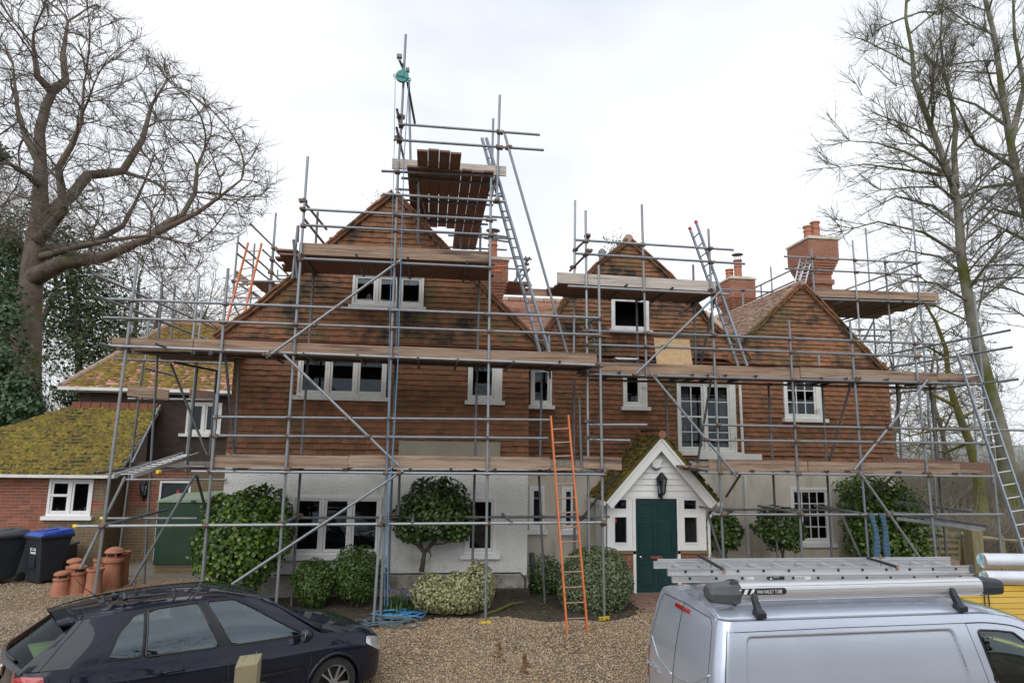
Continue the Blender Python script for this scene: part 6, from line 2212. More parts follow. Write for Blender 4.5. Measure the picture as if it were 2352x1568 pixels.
def tree_mesh(nodes, par, rad_fixed, tip=.007, power=2.35, twigs=2, twig_len=.45, seed=0, thick=.05, droop=0.0, twig_r=.0045, maxr=9, tj=.55):
	"""returns (limb MB, twig verts, twig faces)"""
	q = np.random.default_rng(seed)
	n = len(nodes)
	ch = [[] for _ in range(n)]
	for i, p in enumerate(par):
		if p is not None:
			ch[p].append(i)
	order = sorted(range(n), key=lambda i: -i)
	r = np.zeros(n)
	depth = list(range(n))
	# children may have lower index than parents only for fixed limbs; resolve by repeated passes from leaves
	done = np.zeros(n, bool)
	stack = [i for i in range(n) if not ch[i]]
	cnt = [len(c) for c in ch]
	while stack:
		i = stack.pop()
		r[i] = tip if not ch[i] else min(maxr, sum(r[c] ** power for c in ch[i]) ** (1 / power))
		if i in rad_fixed:
			r[i] = max(r[i], rad_fixed[i]) if False else rad_fixed[i]
		p = par[i]
		if p is not None:
			cnt[p] -= 1
			if cnt[p] == 0:
				stack.append(p)
	limb = MB()
	roots = [i for i in range(n) if par[i] is None]
	st = [(i, None) for i in roots]
	thinV, thinF = [], []
	while st:
		i, p = st.pop()
		path, rr = ([] if p is None else [nodes[p]]), ([] if p is None else [min(r[p], r[i] * 1.25)])
		j = i
		while True:
			path.append(nodes[j])
			rr.append(r[j])
			if not ch[j]:
				break
			m = max(ch[j], key=lambda c: r[c])
			for c in ch[j]:
				if c != m:
					st.append((c, j))
			j = m
		if len(path) > 1:
			limb.path(path, rr, 8 if max(rr) > .12 else (5 if max(rr) > .03 else 3), cap=False)
	# twigs on thin nodes
	thin = np.array([i for i in range(n) if r[i] < thick * .35 and par[i] is not None])
	if len(thin) == 0 or twigs == 0:
		return limb, None, None
	base = np.repeat(thin, twigs)
	P0 = nodes[base]
	pd = np.array([nodes[i] - nodes[par[i]] for i in base])
	pd /= np.linalg.norm(pd, axis=1)[:, None] + 1e-9
	m = len(base)
	P0 = P0 - pd * q.uniform(0, .4, (m, 1))
	d = pd * .8 + q.normal(scale=tj, size=(m, 3)) + np.array([0, 0, .15 - droop])
	d /= np.linalg.norm(d, axis=1)[:, None]
	L = twig_len * q.uniform(.5, 1.3, (m, 1))
	P1 = P0 + d * L * .5
	d2 = d + q.normal(scale=.35, size=(m, 3)) + np.array([0, 0, .1 - droop])
	d2 /= np.linalg.norm(d2, axis=1)[:, None]
	P2 = P1 + d2 * L * .55
	d3 = d + q.normal(scale=.6, size=(m, 3))
	d3 /= np.linalg.norm(d3, axis=1)[:, None]
	P3 = P1 + d3 * L * .4
	def seg(A, Bq, ra, rb):
		D = Bq - A
		D = D / (np.linalg.norm(D, axis=1)[:, None] + 1e-9)
		a = np.cross(D, np.array([.31, .55, .77]))
		a /= np.linalg.norm(a, axis=1)[:, None] + 1e-9
		u = np.cross(a, D)
		vs = []
		for X, rr in ((A, ra), (Bq, rb)):
			for t in (0, 2.094, 4.189):
				vs.append(X + rr * (math.cos(t) * a + math.sin(t) * u))
		V = np.stack(vs, 1).reshape(-1, 3)
		f = np.array([(0, 3, 4, 1), (1, 4, 5, 2), (2, 5, 3, 0)])
		return V, (f[None] + 6 * np.arange(len(A))[:, None, None]).reshape(-1, 4)
	Vs, Fs, o = [], [], 0
	for A_, B_, ra_, rb_ in ((P0, P1, twig_r * 1.2, twig_r), (P1, P2, twig_r, twig_r * .6), (P1, P3, twig_r * .8, twig_r * .5)):
		v, f = seg(A_, B_, ra_, rb_)
		Vs.append(v)
		Fs.append(f + o)
		o += len(v)
	return limb, np.concatenate(Vs), np.concatenate(Fs)

def px_attract(poly, Y, depth, n, seed, bias=None):
	q = np.random.default_rng(seed)
	xs, ys = [p[0] for p in poly], [p[1] for p in poly]
	out_ = []
	while len(out_) < n:
		x, y = q.uniform(min(xs), max(xs)), q.uniform(min(ys), max(ys))
		if inside(poly, x, y) and (bias is None or q.random() < bias(x, y)):
			out_.append(at(x, y, Y=Y + q.uniform(-depth, depth)))
	return out_

def guided_tree(name, label, Y, limbs, poly, depth, n, m, seed, cat='tree', step=.42, kill=.62, infl=3.2, twigs=2, twig_len=.5, droop=0.0, up=.06, iters=70, tip=.007, twig_m='twig', base=None, group=None, twig_r=.0045, spread=None, power=2.35, jitter=.12, stiff=.35, tj=.55, ram=None):
	"""limbs: list of (list of (px, py, dy), r0, r1, parent limb index); survey pixels on the plane Y + dy"""
	starts, rad_f, first = [], {}, []
	cnt = 0
	pts_all = []
	for pts, r0, r1, pi in limbs:
		pl = [at(p[0], p[1], Y=Y + (p[2] if len(p) > 2 else 0)) for p in pts]
		dense = []
		for a, b in zip(pl[:-1], pl[1:]):
			k = max(1, int(np.linalg.norm(b - a) / .5))
			dense += [a + (b - a) * j / k for j in range(k)]
		dense.append(pl[-1])
		pid = None
		if pi is not None:
			lo, hi = first[pi]
			arr = np.array(pts_all[lo:hi])
			pid = lo + int(np.argmin(np.linalg.norm(arr - dense[0], axis=1)))
		starts.append((dense, pid))
		first.append((cnt, cnt + len(dense)))
		for j, p in enumerate(dense):
			f = j / max(1, len(dense) - 1)
			rad_f[cnt + j] = r0 + (r1 * .6 - r0) * f ** (.55 if pi is None and r0 > .5 else .8)
			pts_all.append(p)
		cnt += len(dense)
	if ram:
		nodes, par, fixed = ramify(starts, seed, **ram)
	else:
		nodes, par, fixed = grow(starts, px_attract(poly, Y, depth, n, seed), step, infl, kill, iters, up, seed, jitter, stiff)
	limb, tv, tf = tree_mesh(nodes, par, rad_f, tip, twigs=twigs, twig_len=twig_len, seed=seed, droop=droop, twig_r=twig_r, power=power, tj=tj)
	b = pts_all[0] if base is None else base
	t = thing(name, (b[0], b[1], b[2]), label, cat, group)
	limb.build('trunk', M[m], t, smooth=True)
	if tv is not None:
		put('twigs', np_mesh('twigs', tv, tf, OFF[t.name]), M[twig_m], t, kind='stuff')
	return t

oak = [
	([(48, 985), (55, 860), (62, 760), (68, 690), (76, 600), (93, 479), (93, 378), (91, 302), (106, 242), (123, 207)], .70, .22, None),
	([(123, 207, 0), (151, 186, .3), (144, 126, .6), (156, 50, .9), (201, 20, 1)], .16, .05, 0),
	([(121, 212, 0), (86, 176, -.5), (76, 101, -.8), (30, 50, -1)], .15, .05, 0),
	([(93, 430, 0), (65, 403, -.8), (20, 375, -1.6), (-30, 378, -2)], .13, .05, 0),
	([(82, 560, 0), (146, 484, -1.0), (141, 428, -1.3), (133, 388, -1.4), (166, 332, -1.6), (186, 282, -1.5), (191, 227, -1.2)], .22, .06, 0),
	([(90, 510, 0), (166, 448, .8), (201, 403, 1.1), (282, 393, 1.4), (327, 322, 1.6), (348, 242, 1.8), (383, 186, 2.0)], .26, .06, 0),
	([(282, 395, 1.4), (342, 413, 1.2), (378, 433, 1.0), (420, 440, 1)], .09, .035, 5),
	([(96, 576, .1), (156, 569, 1.5), (212, 559, 2.0), (282, 519, 2.4), (312, 463, 2.8), (332, 418, 3.0), (348, 373, 3.2)], .20, .05, 0),
	([(72, 640, 0), (151, 600, -.8), (242, 590, -1.4), (322, 554, -1.8), (393, 519, -2.0), (453, 489, -2.2), (504, 453, -2.4), (554, 413, -2.4)], .34, .05, 0),
	([(333, 552, -1.8), (388, 509, -1.2), (418, 496, -1.0), (448, 443, -.8), (453, 383, -.6), (484, 312, -.4)], .15, .045, 8),
	([(93, 590, 0), (180, 565, -1.8), (250, 552, -2.6), (345, 540, -3.0), (430, 560, -3.2)], .15, .04, 0),
	([(93, 380, 0), (60, 320, .5), (40, 250, .8), (30, 150, 1.0)], .14, .05, 0),
]
oak_poly = [(-80, -140), (205, -50), (262, 20), (330, 92), (400, 130), (455, 185), (478, 232), (535, 248), (585, 300), (618, 385), (634, 470), (590, 520), (500, 575), (420, 640), (300, 640), (210, 610), (130, 560), (-80, 560)]
guided_tree('oak_tree', 'huge bare oak with a long low mossy limb reaching right towards the house', 23.0, oak, oak_poly, 4.2, 6200, 'bark_red', 41, step=.38, kill=.52, twigs=3, twig_len=.6, iters=64, tip=.011, twig_r=.0058, power=2.4, tj=.42, stiff=.9, jitter=.10)

lime1 = [
	([(2342, 1330), (2325, 1180), (2304, 1011), (2265, 864), (2234, 741), (2209, 600), (2199, 459), (2183, 410), (2161, 349), (2128, 262), (2099, 185), (2095, 120), (2080, 40), (2085, -60)], .34, .06, None),
	([(2196, 430), (2193, 385), (2191, 340), (2196, 295), (2185, 230), (2169, 172), (2160, 90), (2165, 0)], .12, .035, 0),
	([(2185, 405), (2103, 394, -.6), (1988, 377, -1.0), (1900, 388, -1.2)], .085, .014, 0),
	([(2173, 400), (2079, 349, .5), (2013, 328, .9), (1920, 322, 1)], .085, .014, 0),
	([(2200, 515), (2140, 472, .6), (2058, 451, 1.2), (1965, 500, 1.5)], .08, .014, 0),
	([(2206, 585), (2120, 533, -.9), (2017, 509, -1.6), (1905, 540, -2)], .08, .014, 0),
	([(2161, 349), (2100, 290, -.3), (2030, 250, -.6), (1955, 205, -.9)], .08, .014, 0),
	([(2128, 262), (2060, 200, .4), (2010, 110, .7), (2000, 60, .8)], .07, .014, 0),
	([(2212, 630), (2160, 590, .8), (2080, 575, 1.4), (2000, 600, 1.8)], .08, .014, 0),
	([(2203, 470), (2160, 430, 1.0), (2090, 430, 1.6), (1990, 440, 2)], .07, .014, 0),
	([(2222, 690), (2150, 650, -1.0), (2080, 645, -1.8), (1990, 690, -2)], .06, .014, 0),
	([(2190, 430), (2150, 360, -1), (2120, 330, -1.5), (2060, 300, -2)], .07, .014, 0),
]
lime_poly = [(1885, 545), (1884, 325), (1935, 195), (1958, 140), (2045, 20), (2120, -90), (2250, -90), (2260, 300), (2330, 480), (2300, 640), (2160, 640), (2050, 690), (1950, 600)]
guided_tree('lime_tree', 'tall bare lime tree with arching branches, nearest the tall chimney', 21.5, lime1, lime_poly, 2.6, 1350, 'bark_green', 42, step=.36, kill=.52, twigs=2, twig_len=.6, droop=.06, tip=.0085, power=2.25, twig_r=.0042, tj=.3, ram=dict(prim=36, plen=3.8, lo=.40, sec=8, ter=3))
lime2 = [
	([(2470, 1330), (2440, 1000), (2400, 700), (2362, 500), (2333, 390), (2321, 328), (2304, 226), (2284, 82), (2263, 0), (2250, -80)], .36, .10, None),
	([(2321, 330), (2352, 200, .5), (2330, 80, .9), (2325, -60, 1)], .14, .05, 0),
	([(2304, 226), (2270, 180, .4), (2215, 60, .8), (2190, -40, 1)], .10, .03, 0),
	([(2330, 385), (2240, 330, -1), (2200, 250, -1.5), (2150, 180, -2)], .10, .02, 0),
	([(2340, 420), (2260, 430, .8), (2180, 470, 1.3), (2110, 520, 1.6)], .09, .015, 0),
	([(2360, 500), (2280, 480, -.8), (2230, 530, -1.3), (2190, 600, -1.6)], .08, .015, 0),
	([(2375, 560), (2310, 530, 1), (2250, 570, 1.6), (2200, 640, 2)], .08, .015, 0),
	([(2313, 290), (2240, 240, .5), (2140, 210, .9), (2050, 190, 1)], .08, .015, 0),
]
guided_tree('lime_tree', 'second bare lime tree leaning in from the right picture edge', 22.5, lime2, [(2020, 210), (2080, 60), (2150, -90), (2450, -90), (2450, 700), (2330, 690), (2190, 650), (2100, 520)], 2.6, 1350, 'bark_green', 43, step=.38, kill=.55, twigs=2, twig_len=.6, droop=.06, tip=.0085, power=2.25, twig_r=.0042, tj=.3, ram=dict(prim=34, plen=4.0, lo=.35, sec=8, ter=3))
mossy = [
	([(2275, 1330), (2262, 1220), (2245, 1090), (2225, 1010), (2205, 960), (2180, 880), (2172, 800), (2150, 740), (2120, 690)], .30, .06, None),
	([(2190, 930), (2130, 900, .6), (2070, 870, 1), (2010, 850, 1.2)], .09, .02, 0),
	([(2215, 985), (2160, 985, -.8), (2090, 1000, -1.2), (2030, 985, -1.4)], .10, .02, 0),
	([(2180, 880), (2220, 820, .5), (2240, 770, .7), (2235, 700, .8)], .08, .02, 0),
	([(2228, 1015), (2170, 1040, 1), (2100, 1020, 1.6), (2040, 1030, 2)], .08, .02, 0),
	([(2174, 820), (2120, 790, -.5), (2080, 740, -.8)], .07, .02, 0),
	([(2210, 960), (2260, 930, .8), (2300, 900, 1.2)], .07, .02, 0),
]
guided_tree('mossy_tree', 'bare tree with a bright yellow green mossy trunk beyond the wooden gate', 24.0, mossy, [(1985, 850), (2010, 760), (2080, 680), (2180, 640), (2270, 700), (2330, 860), (2310, 1000), (2200, 1090), (2040, 1060)], 2.4, 1100, 'bark_moss', 44, step=.42, kill=.6, twigs=3, twig_len=.6, iters=45, tip=.012, twig_r=.007)

# generic bare trees for the wood: two grown shapes, copied
def sphere_att(c, r, n, seed):
	q = np.random.default_rng(seed)
	o = []
	while len(o) < n:
		p = q.uniform(-1, 1, 3)
		if p @ p < 1:
			o.append(np.array(c) + p * np.array(r))
	return o
protos = []
for s in range(3):
	q = random.Random(60 + s)
	tr_ = [np.array([0, 0, -.4]), np.array([.1, .05, 2.0]), np.array([q.uniform(-.3, .3), .1, 4.5]), np.array([q.uniform(-.6, .6), .2, 7.5]), np.array([q.uniform(-.8, .8), .2, 10])]
	dn = []
	for a, b in zip(tr_[:-1], tr_[1:]):
		dn += [a + (b - a) * j / 5 for j in range(5)]
	nodes, par, fx_ = grow([(dn, None)], sphere_att((0, 0, 8.2), (3.6, 3.6, 5.2), 620, 70 + s), .55, 4.2, .85, 40, .08, s)
	limb, tv, tf = tree_mesh(nodes, par, {i: .24 - .18 * i / len(dn) for i in range(len(dn))}, .011, twigs=3, twig_len=.95, seed=s, twig_r=.0075)
	lm = np_mesh('trunk', limb.v, limb.f, smooth=True)
	tm = np_mesh('twigs', tv, tf)
	protos.append((lm, tm))
def wood_tree(p, k, sc, rz, label, m='bark', tm_='twig', group='bare trees of the wood', cat='tree'):
	t = thing('woodland_tree', p, label, cat, group)
	t.scale = (sc, sc, sc * R_.uniform(.95, 1.1))
	t.rotation_euler = (R_.uniform(-.05, .05), R_.uniform(-.05, .05), rz)
	for nm, me, mm in (('trunk', protos[k][0], M[m]), ('twigs', protos[k][1], M[tm_])):
		o = put(nm, me.copy() if len(me.materials) and me.materials[0] != mm else me, None, t)
		if len(o.data.materials) == 0:
			o.data.materials.append(mm)
		else:
			o.data.materials[0] = mm
		if nm == 'twigs':
			o['kind'] = 'stuff'
	return t
LW = [(-13.5, 34, 0, 1.0), (-16.5, 38, 1, 1.05), (-10.5, 37, 2, .95), (-19.5, 33, 0, 1.0), (-8.5, 42, 1, .95), (-22, 40, 2, 1.2), (-14.5, 44, 0, 1.1), (-25, 36, 1, 1.2), (-11.5, 31, 2, .75), (-6.0, 46, 0, .85), (-17.5, 30, 1, .85), (-9.6, 33, 1, .62), (-12.3, 28.5, 0, .6), (-28, 44, 0, 1.3), (-15.2, 33, 2, .7), (-11.2, 35, 1, .75), (-20, 36, 2, .95), (-9.0, 30, 2, .5), (-13.6, 39, 1, .9)]
for i, (x, y, k, s) in enumerate(LW):
	z = 3.2 * min(1, max(0, (-11 - x) / 10)) * min(1, max(0, (y - 16) / 12))
	wood_tree((x, y, z - .2), k, s, R_.uniform(0, 6), 'bare woodland tree standing behind the great oak and the left roofs', 'bark', 'twig_pale')
RW = [(20.5, 40, 0, .8), (24, 44, 1, .9), (28, 38, 2, .95), (31, 46, 0, 1.0), (26.5, 52, 1, .9), (35, 42, 2, 1.0), (19.5, 55, 0, .75), (23, 33, 1, .55), (26, 31, 2, .6), (39, 48, 1, 1.1), (33, 36, 0, .75), (22, 60, 1, .8), (30, 60, 2, .9), (36, 62, 0, 1.0)]
for i, (x, y, k, s) in enumerate(RW):
	wood_tree((x, y, -.3), k, s, R_.uniform(0, 6), 'bare tree in the field margin beyond the gate at the right', 'bark', 'twig_pale', 'bare trees beyond the gate')

# evergreens at the left edge
def evergreen(name, label, base, blobs, n, size, m, seed, trunk=True, cat='evergreen tree'):
	t = thing(name, base, label, cat)
	V, Fc = leaf_cloud([b[0] for b in blobs], [b[1] for b in blobs], n, size, seed, shell=.8, noise=.3, up=.4)
	put('foliage', np_mesh('foliage', V, Fc, OFF[t.name]), M[m], t, kind='stuff')
	tb_ = np.array(base, float)
	mb = MB().path([tb_, np.array(blobs[0][0])], [.16, .05], 7)
	for b in blobs[1:]:
		mb.path([tb_ + (np.array(blobs[0][0]) - tb_) * .4, np.array(b[0])], [.07, .03], 5)
	mb.build('trunk', M['bark'], t, smooth=True)
	return t
def eb(px, py, Y, rx, rz, ry=None):
	c = at(px, py, Y=Y)
	return (tuple(c), (rx, ry or rx * .8, rz))
b0 = at(20, 960, Y=20.5)
evergreen('holly_tree', 'dark evergreen with pale broad leaves crowding the left picture edge', (b0[0], 20.5, b0[2] - .8),
		 [eb(-25, 700, 20.5, .8, 1.1), eb(18, 730, 20.2, .5, .5), eb(-10, 830, 20.3, .9, .9), eb(-60, 600, 20.8, .8, 1.0), eb(45, 890, 20.2, .6, .5), eb(20, 945, 20.0, .9, .45), eb(70, 930, 20.2, .4, .35)], 6500, .13, 'rhodo', 51)
b0 = at(190, 930, Y=27)
evergreen('yew_tree', 'dark evergreen mass between the oak trunk and the pink tiled wing', (b0[0], 27, b0[2] - .5),
		 [eb(170, 620, 27, 1.4, 1.6), eb(230, 700, 27.5, 1.6, 1.5), eb(140, 560, 27.5, .9, 1.0), eb(200, 800, 27, 1.3, 1.6), eb(290, 790, 28, 1.1, 1.2), eb(150, 730, 28, 1.0, 1.6)], 8000, .13, 'holly', 52)
b0 = at(20, 900, Y=26)
evergreen('yew_tree', 'tall dark evergreen behind the pale leaved one at the left edge', (b0[0], 26, b0[2] - .5),
		 [eb(20, 560, 26, 1.3, 1.4), eb(-40, 640, 26, 1.6, 2.0), eb(60, 640, 26.5, .8, 1.2), eb(10, 780, 26.5, 1.5, 1.4)], 6500, .13, 'holly', 53)
b0 = at(165, 915, Y=22)
bush('laurel', (b0[0], 22, b0[2] - .3), [tuple(at(160, 905, Y=22)), tuple(at(190, 915, Y=22))], [(.55, .4, .3), (.4, .4, .3)], 900, .09, 'rhodo', 'small bright green laurel at the edge of the mossy roof', seed=54)
# far ivy / pine tuft at the oak's left
evergreen('ivy_branch', 'dark green ivy tuft at the left edge above the oak limb', tuple(at(-30, 380, Y=22.0)), [eb(-6, 356, 22.0, .45, .22), eb(-18, 340, 22, .4, .2)], 700, .1, 'holly', 55, cat='ivy')

# tangled shrubs and dry stalks beyond the gate
def thicket(name, label, cx, cy, w, d, h, n, m, seed, cat='shrub', lean=.25, r=.006):
	q = np.random.default_rng(seed)
	t = thing(name, (cx, cy, 0), label, cat)
	P0 = np.stack([cx + q.uniform(-w, w, n), cy + q.uniform(-d, d, n), np.full(n, -.15)], 1)
	D = np.stack([q.normal(0, lean, n), q.normal(0, lean, n), np.ones(n)], 1)
	L = h * q.uniform(.45, 1.1, n)[:, None]
	P1 = P0 + D * L * .55
	D2 = D + q.normal(scale=.35, size=(n, 3))
	P2 = P1 + D2 * L * .5
	Vs, Fs, o = [], [], 0
	segs = [(P0, P1, r, r * .8), (P1, P2, r * .8, r * .4)]
	for k in range(3):
		s = P0 + (P1 - P0) * q.uniform(.4, 1, (n, 1))
		segs.append((s, s + (D + q.normal(scale=.7, size=(n, 3))) * L * .3, r * .6, r * .3))
	for A_, B_, ra_, rb_ in segs:
		Dn = B_ - A_
		Dn /= np.linalg.norm(Dn, axis=1)[:, None] + 1e-9
		a = np.cross(Dn, np.array([.9, .3, .1]))
		a /= np.linalg.norm(a, axis=1)[:, None] + 1e-9
		u = np.cross(a, Dn)
		vs = [X + rr * (math.cos(tt) * a + math.sin(tt) * u) for X, rr in ((A_, ra_), (B_, rb_)) for tt in (0, 2.094, 4.189)]
		V = np.stack(vs, 1).reshape(-1, 3)
		f = np.array([(0, 3, 4, 1), (1, 4, 5, 2), (2, 5, 3, 0)])
		Fs.append((f[None] + 6 * np.arange(n)[:, None, None]).reshape(-1, 4) + o)
		Vs.append(V)
		o += len(V)
	put('stems', np_mesh('stems', np.concatenate(Vs), np.concatenate(Fs), OFF[t.name]), M[m], t, kind='stuff')
	return t
thicket('dry_thicket', 'dry brown hedge of upright stems at the right edge behind the split rail fence', 18.2, 19.6, 2.6, .6, 1.5, 1000, 'twig_pale', 81, lean=.18, r=.008)
thicket('brush', 'grey brown tangled brushwood beyond the gate', 19.0, 30, 4.5, 1.6, 2.6, 1500, 'twig_pale', 82, r=.010, lean=.4)
thicket('brush', 'paler scrub further right beyond the mossy tree', 28.0, 31, 4.5, 1.6, 3.0, 1500, 'twig_pale', 83, r=.012, lean=.4)
thicket('brush', 'tall pale tangle of bare stems behind the oak and the pink tiled wing', -13, 31, 6, 2.5, 5.5, 1500, 'twig_pale', 86, r=.013, lean=.35)
thicket('undergrowth', 'dry undergrowth below the trees left of the pink roofed wing', -13, 27, 4, 2, 2.2, 1100, 'twig_pale', 84, r=.010, lean=.5)

# distant hills
def hill(name, x0, x1, y, h, seed, m, kind='structure'):
	q = np.random.default_rng(seed)
	n = 60
	xs = np.linspace(x0, x1, n)
	hs = h * (.75 + .2 * np.sin(xs * .011 + seed) + .12 * np.sin(xs * .031 + 2 * seed)) + q.normal(0, h * .02, n)
	V, Fc = [], []
	for i in range(n):
		for (dy, f) in ((-90, -.15), (-40, .45), (0, 1.0), (60, 1.02), (160, .2)):
			V.append((xs[i], y + dy, -6 + hs[i] * f))
	for i in range(n - 1):
		for j in range(4):
			a = i * 5 + j
			Fc.append((a, a + 5, a + 6, a + 1))
	tag(put(name, np_mesh(name, V, Fc, smooth=True), M[m]), kind=kind)
hill('hill', -350, 500, 320, 17, 3, 'hill')
hill('hill', -500, 800, 620, 30, 5, 'hill')

# ================================================================== OIL TANK, BINS, POTS
YTk = 17.0
tx0, tx1 = at(356, 1230, Y=YTk)[0], at(472, 1230, Y=YTk)[0]
tz0, tz1 = at(410, 1297, Y=YTk)[2], at(410, 1153, Y=YTk)[2]
tk = thing('oil_tank', ((tx0 + tx1) / 2, YTk + .6, 0), 'dark green metal oil tank with a pale sloping lid on a brick base', 'oil tank')
MB().box(tx0, tx1, YTk, YTk + 1.15, tz0, tz1).build('body', M['tank_green'], tk, bevel=.02)
MB().hexa([(tx0 - .03, YTk - .03, tz1 + .001), (tx1 + .03, YTk - .03, tz1 + .001), (tx1 + .03, YTk + 1.2, tz1 + .001), (tx0 - .03, YTk + 1.2, tz1 + .001),
		 (tx0 - .03, YTk - .03, tz1 + .03), (tx1 + .03, YTk - .03, tz1 + .09), (tx1 + .03, YTk + 1.2, tz1 + .2), (tx0 - .03, YTk + 1.2, tz1 + .12)]).build('lid', M['tank_top'], tk)
MB().box(tx0 + .75, tx0 + .85, YTk - .05, YTk - .03, tz1 - .01, tz1 + .05).build('catch', M['iron'], tk)
bt = MB().box(tx0 + .02, tx1 - .02, YTk + .07, YTk + 1.1, -.1, tz0 - .002)
bt.build('base', M['mortar'], tk)
lay_bricks(tk, (tx0 + .02, YTk + .07, 0), (1, 0, 0), tx1 - tx0 - .04, -.02, tz0 - .02, M['lichen_brick'])

def wheelie_bin(px, py, Y, lid, body, label, yaw=0.0, badge=True, wheel_side=1, sc=1.0):
	p = at(px, py, Y=Y)
	t = thing('wheelie_bin', (p[0], Y, ground_z(p[0], Y)), label, 'wheelie bin', 'wheelie bins by the outbuilding')
	o = OFF[t.name]
	g = lambda x, y, z: (o[0] + x * sc, o[1] + y * sc, o[2] + z * sc)
	# tapered body, open rim
	mb = MB()
	mb.hexa([g(-.22, -.24, .03), g(.22, -.24, .03), g(.22, .18, .10), g(-.22, .18, .10), g(-.28, -.33, .94), g(.28, -.33, .94), g(.28, .33, .94), g(-.28, .33, .94)])
	mb.build('body', body, t, bevel=.02 * sc)
	mb = MB()
	mb.hexa([g(-.31, -.36, .93), g(.31, -.36, .93), g(.31, .36, .93), g(-.31, .36, .93), g(-.31, -.36, .985), g(.31, -.36, .985), g(.31, .36, .985), g(-.31, .36, .985)])
	mb.build('rim', body, t, bevel=.012)
	mb = MB()
	mb.hexa([g(-.295, -.36, .99), g(.295, -.36, .99), g(.295, .37, .99), g(-.295, .37, .99), g(-.25, -.26, 1.06), g(.25, -.26, 1.06), g(.25, .32, 1.10), g(-.25, .32, 1.10)])
	mb.hexa([g(-.16, -.12, 1.075), g(.05, -.12, 1.075), g(.05, .18, 1.093), g(-.16, .18, 1.093), g(-.15, -.10, 1.092), g(.04, -.10, 1.092), g(.04, .16, 1.11), g(-.15, .16, 1.11)])
	mb.build('lid', lid, t, bevel=.01)
	MB().tube(g(-.22, .40, .95), g(.22, .40, .95), .02, 8).bar(g(-.2, .3, .95), g(-.2, .41, .95), .04, .04).bar(g(.2, .3, .95), g(.2, .41, .95), .04, .04).build('handle', body, t)
	for s in (-1, 1):
		w = MB()
		c = g(s * .25, .27, .10)
		w.lathe((c[0] - .03, c[1], c[2]), [(.06, 0), (.10, .005), (.10, .055), (.06, .06)], 16, axis=0)
		wh = w.build('wheel', M['rubber'], t)
	MB().box(g(-.10, 0, 0)[0], g(.10, 0, 0)[0], g(0, -.315, 0)[1], g(0, -.235, 0)[1], g(0, 0, .35)[2], g(0, 0, .58)[2]).build('front_rib', body, t)
	if badge:
		MB().hexa([g(-.09, -.300, .62), g(.09, -.300, .62), g(.09, -.29, .62), g(-.09, -.29, .62), g(-.09, -.312, .74), g(.09, -.312, .74), g(.09, -.30, .74), g(-.09, -.30, .74)]).build('sticker', M['sticker'], t)
		MB().hexa([g(-.075, -.3045, .66), g(.075, -.3045, .66), g(.075, -.30, .66), g(-.075, -.30, .66), g(-.075, -.309, .69), g(.075, -.309, .69), g(.075, -.30, .69), g(-.075, -.30, .69)]).build('print', M['ink'], t)
		MB().hexa([g(-.06, -.309, .705), g(.03, -.309, .705), g(.03, -.30, .705), g(-.06, -.30, .705), g(-.04, -.3125, .73), g(.06, -.3125, .73), g(.06, -.30, .73), g(-.04, -.30, .73)]).build('print', M['ink'], t)
	t.rotation_euler.z = yaw
	return t
wheelie_bin(102, 1330, 16.35, M['plastic_blue'], M['plastic_black'], 'black wheelie bin with a bright blue lid and a white sticker', yaw=rad(-32), sc=1.02)
wheelie_bin(-2, 1330, 16.3, M['plastic_grey'], M['plastic_black'], 'wheelie bin with a slate grey lid cut by the left picture edge', yaw=rad(-30), badge=False, sc=1.02)
a = at(150, 1310, Y=17.3)
bb = thing('storage_bin', (a[0] - .6, 17.35, 0), 'low black storage box half hidden behind the wheelie bins', 'storage box')
MB().box(a[0] - 1.5, a[0] + .05, 17.1, 17.65, 0, .62).build('body', M['plastic_black'], bb, bevel=.02)
MB().box(a[0] - 1.53, a[0] + .08, 17.07, 17.68, .622, .68).build('lid', M['plastic_grey'], bb, bevel=.015)
MB().box(a[0] - .25, a[0] + .04, 16.98, 17.07, 0, .85).build('panel', M['plastic_black'], bb)

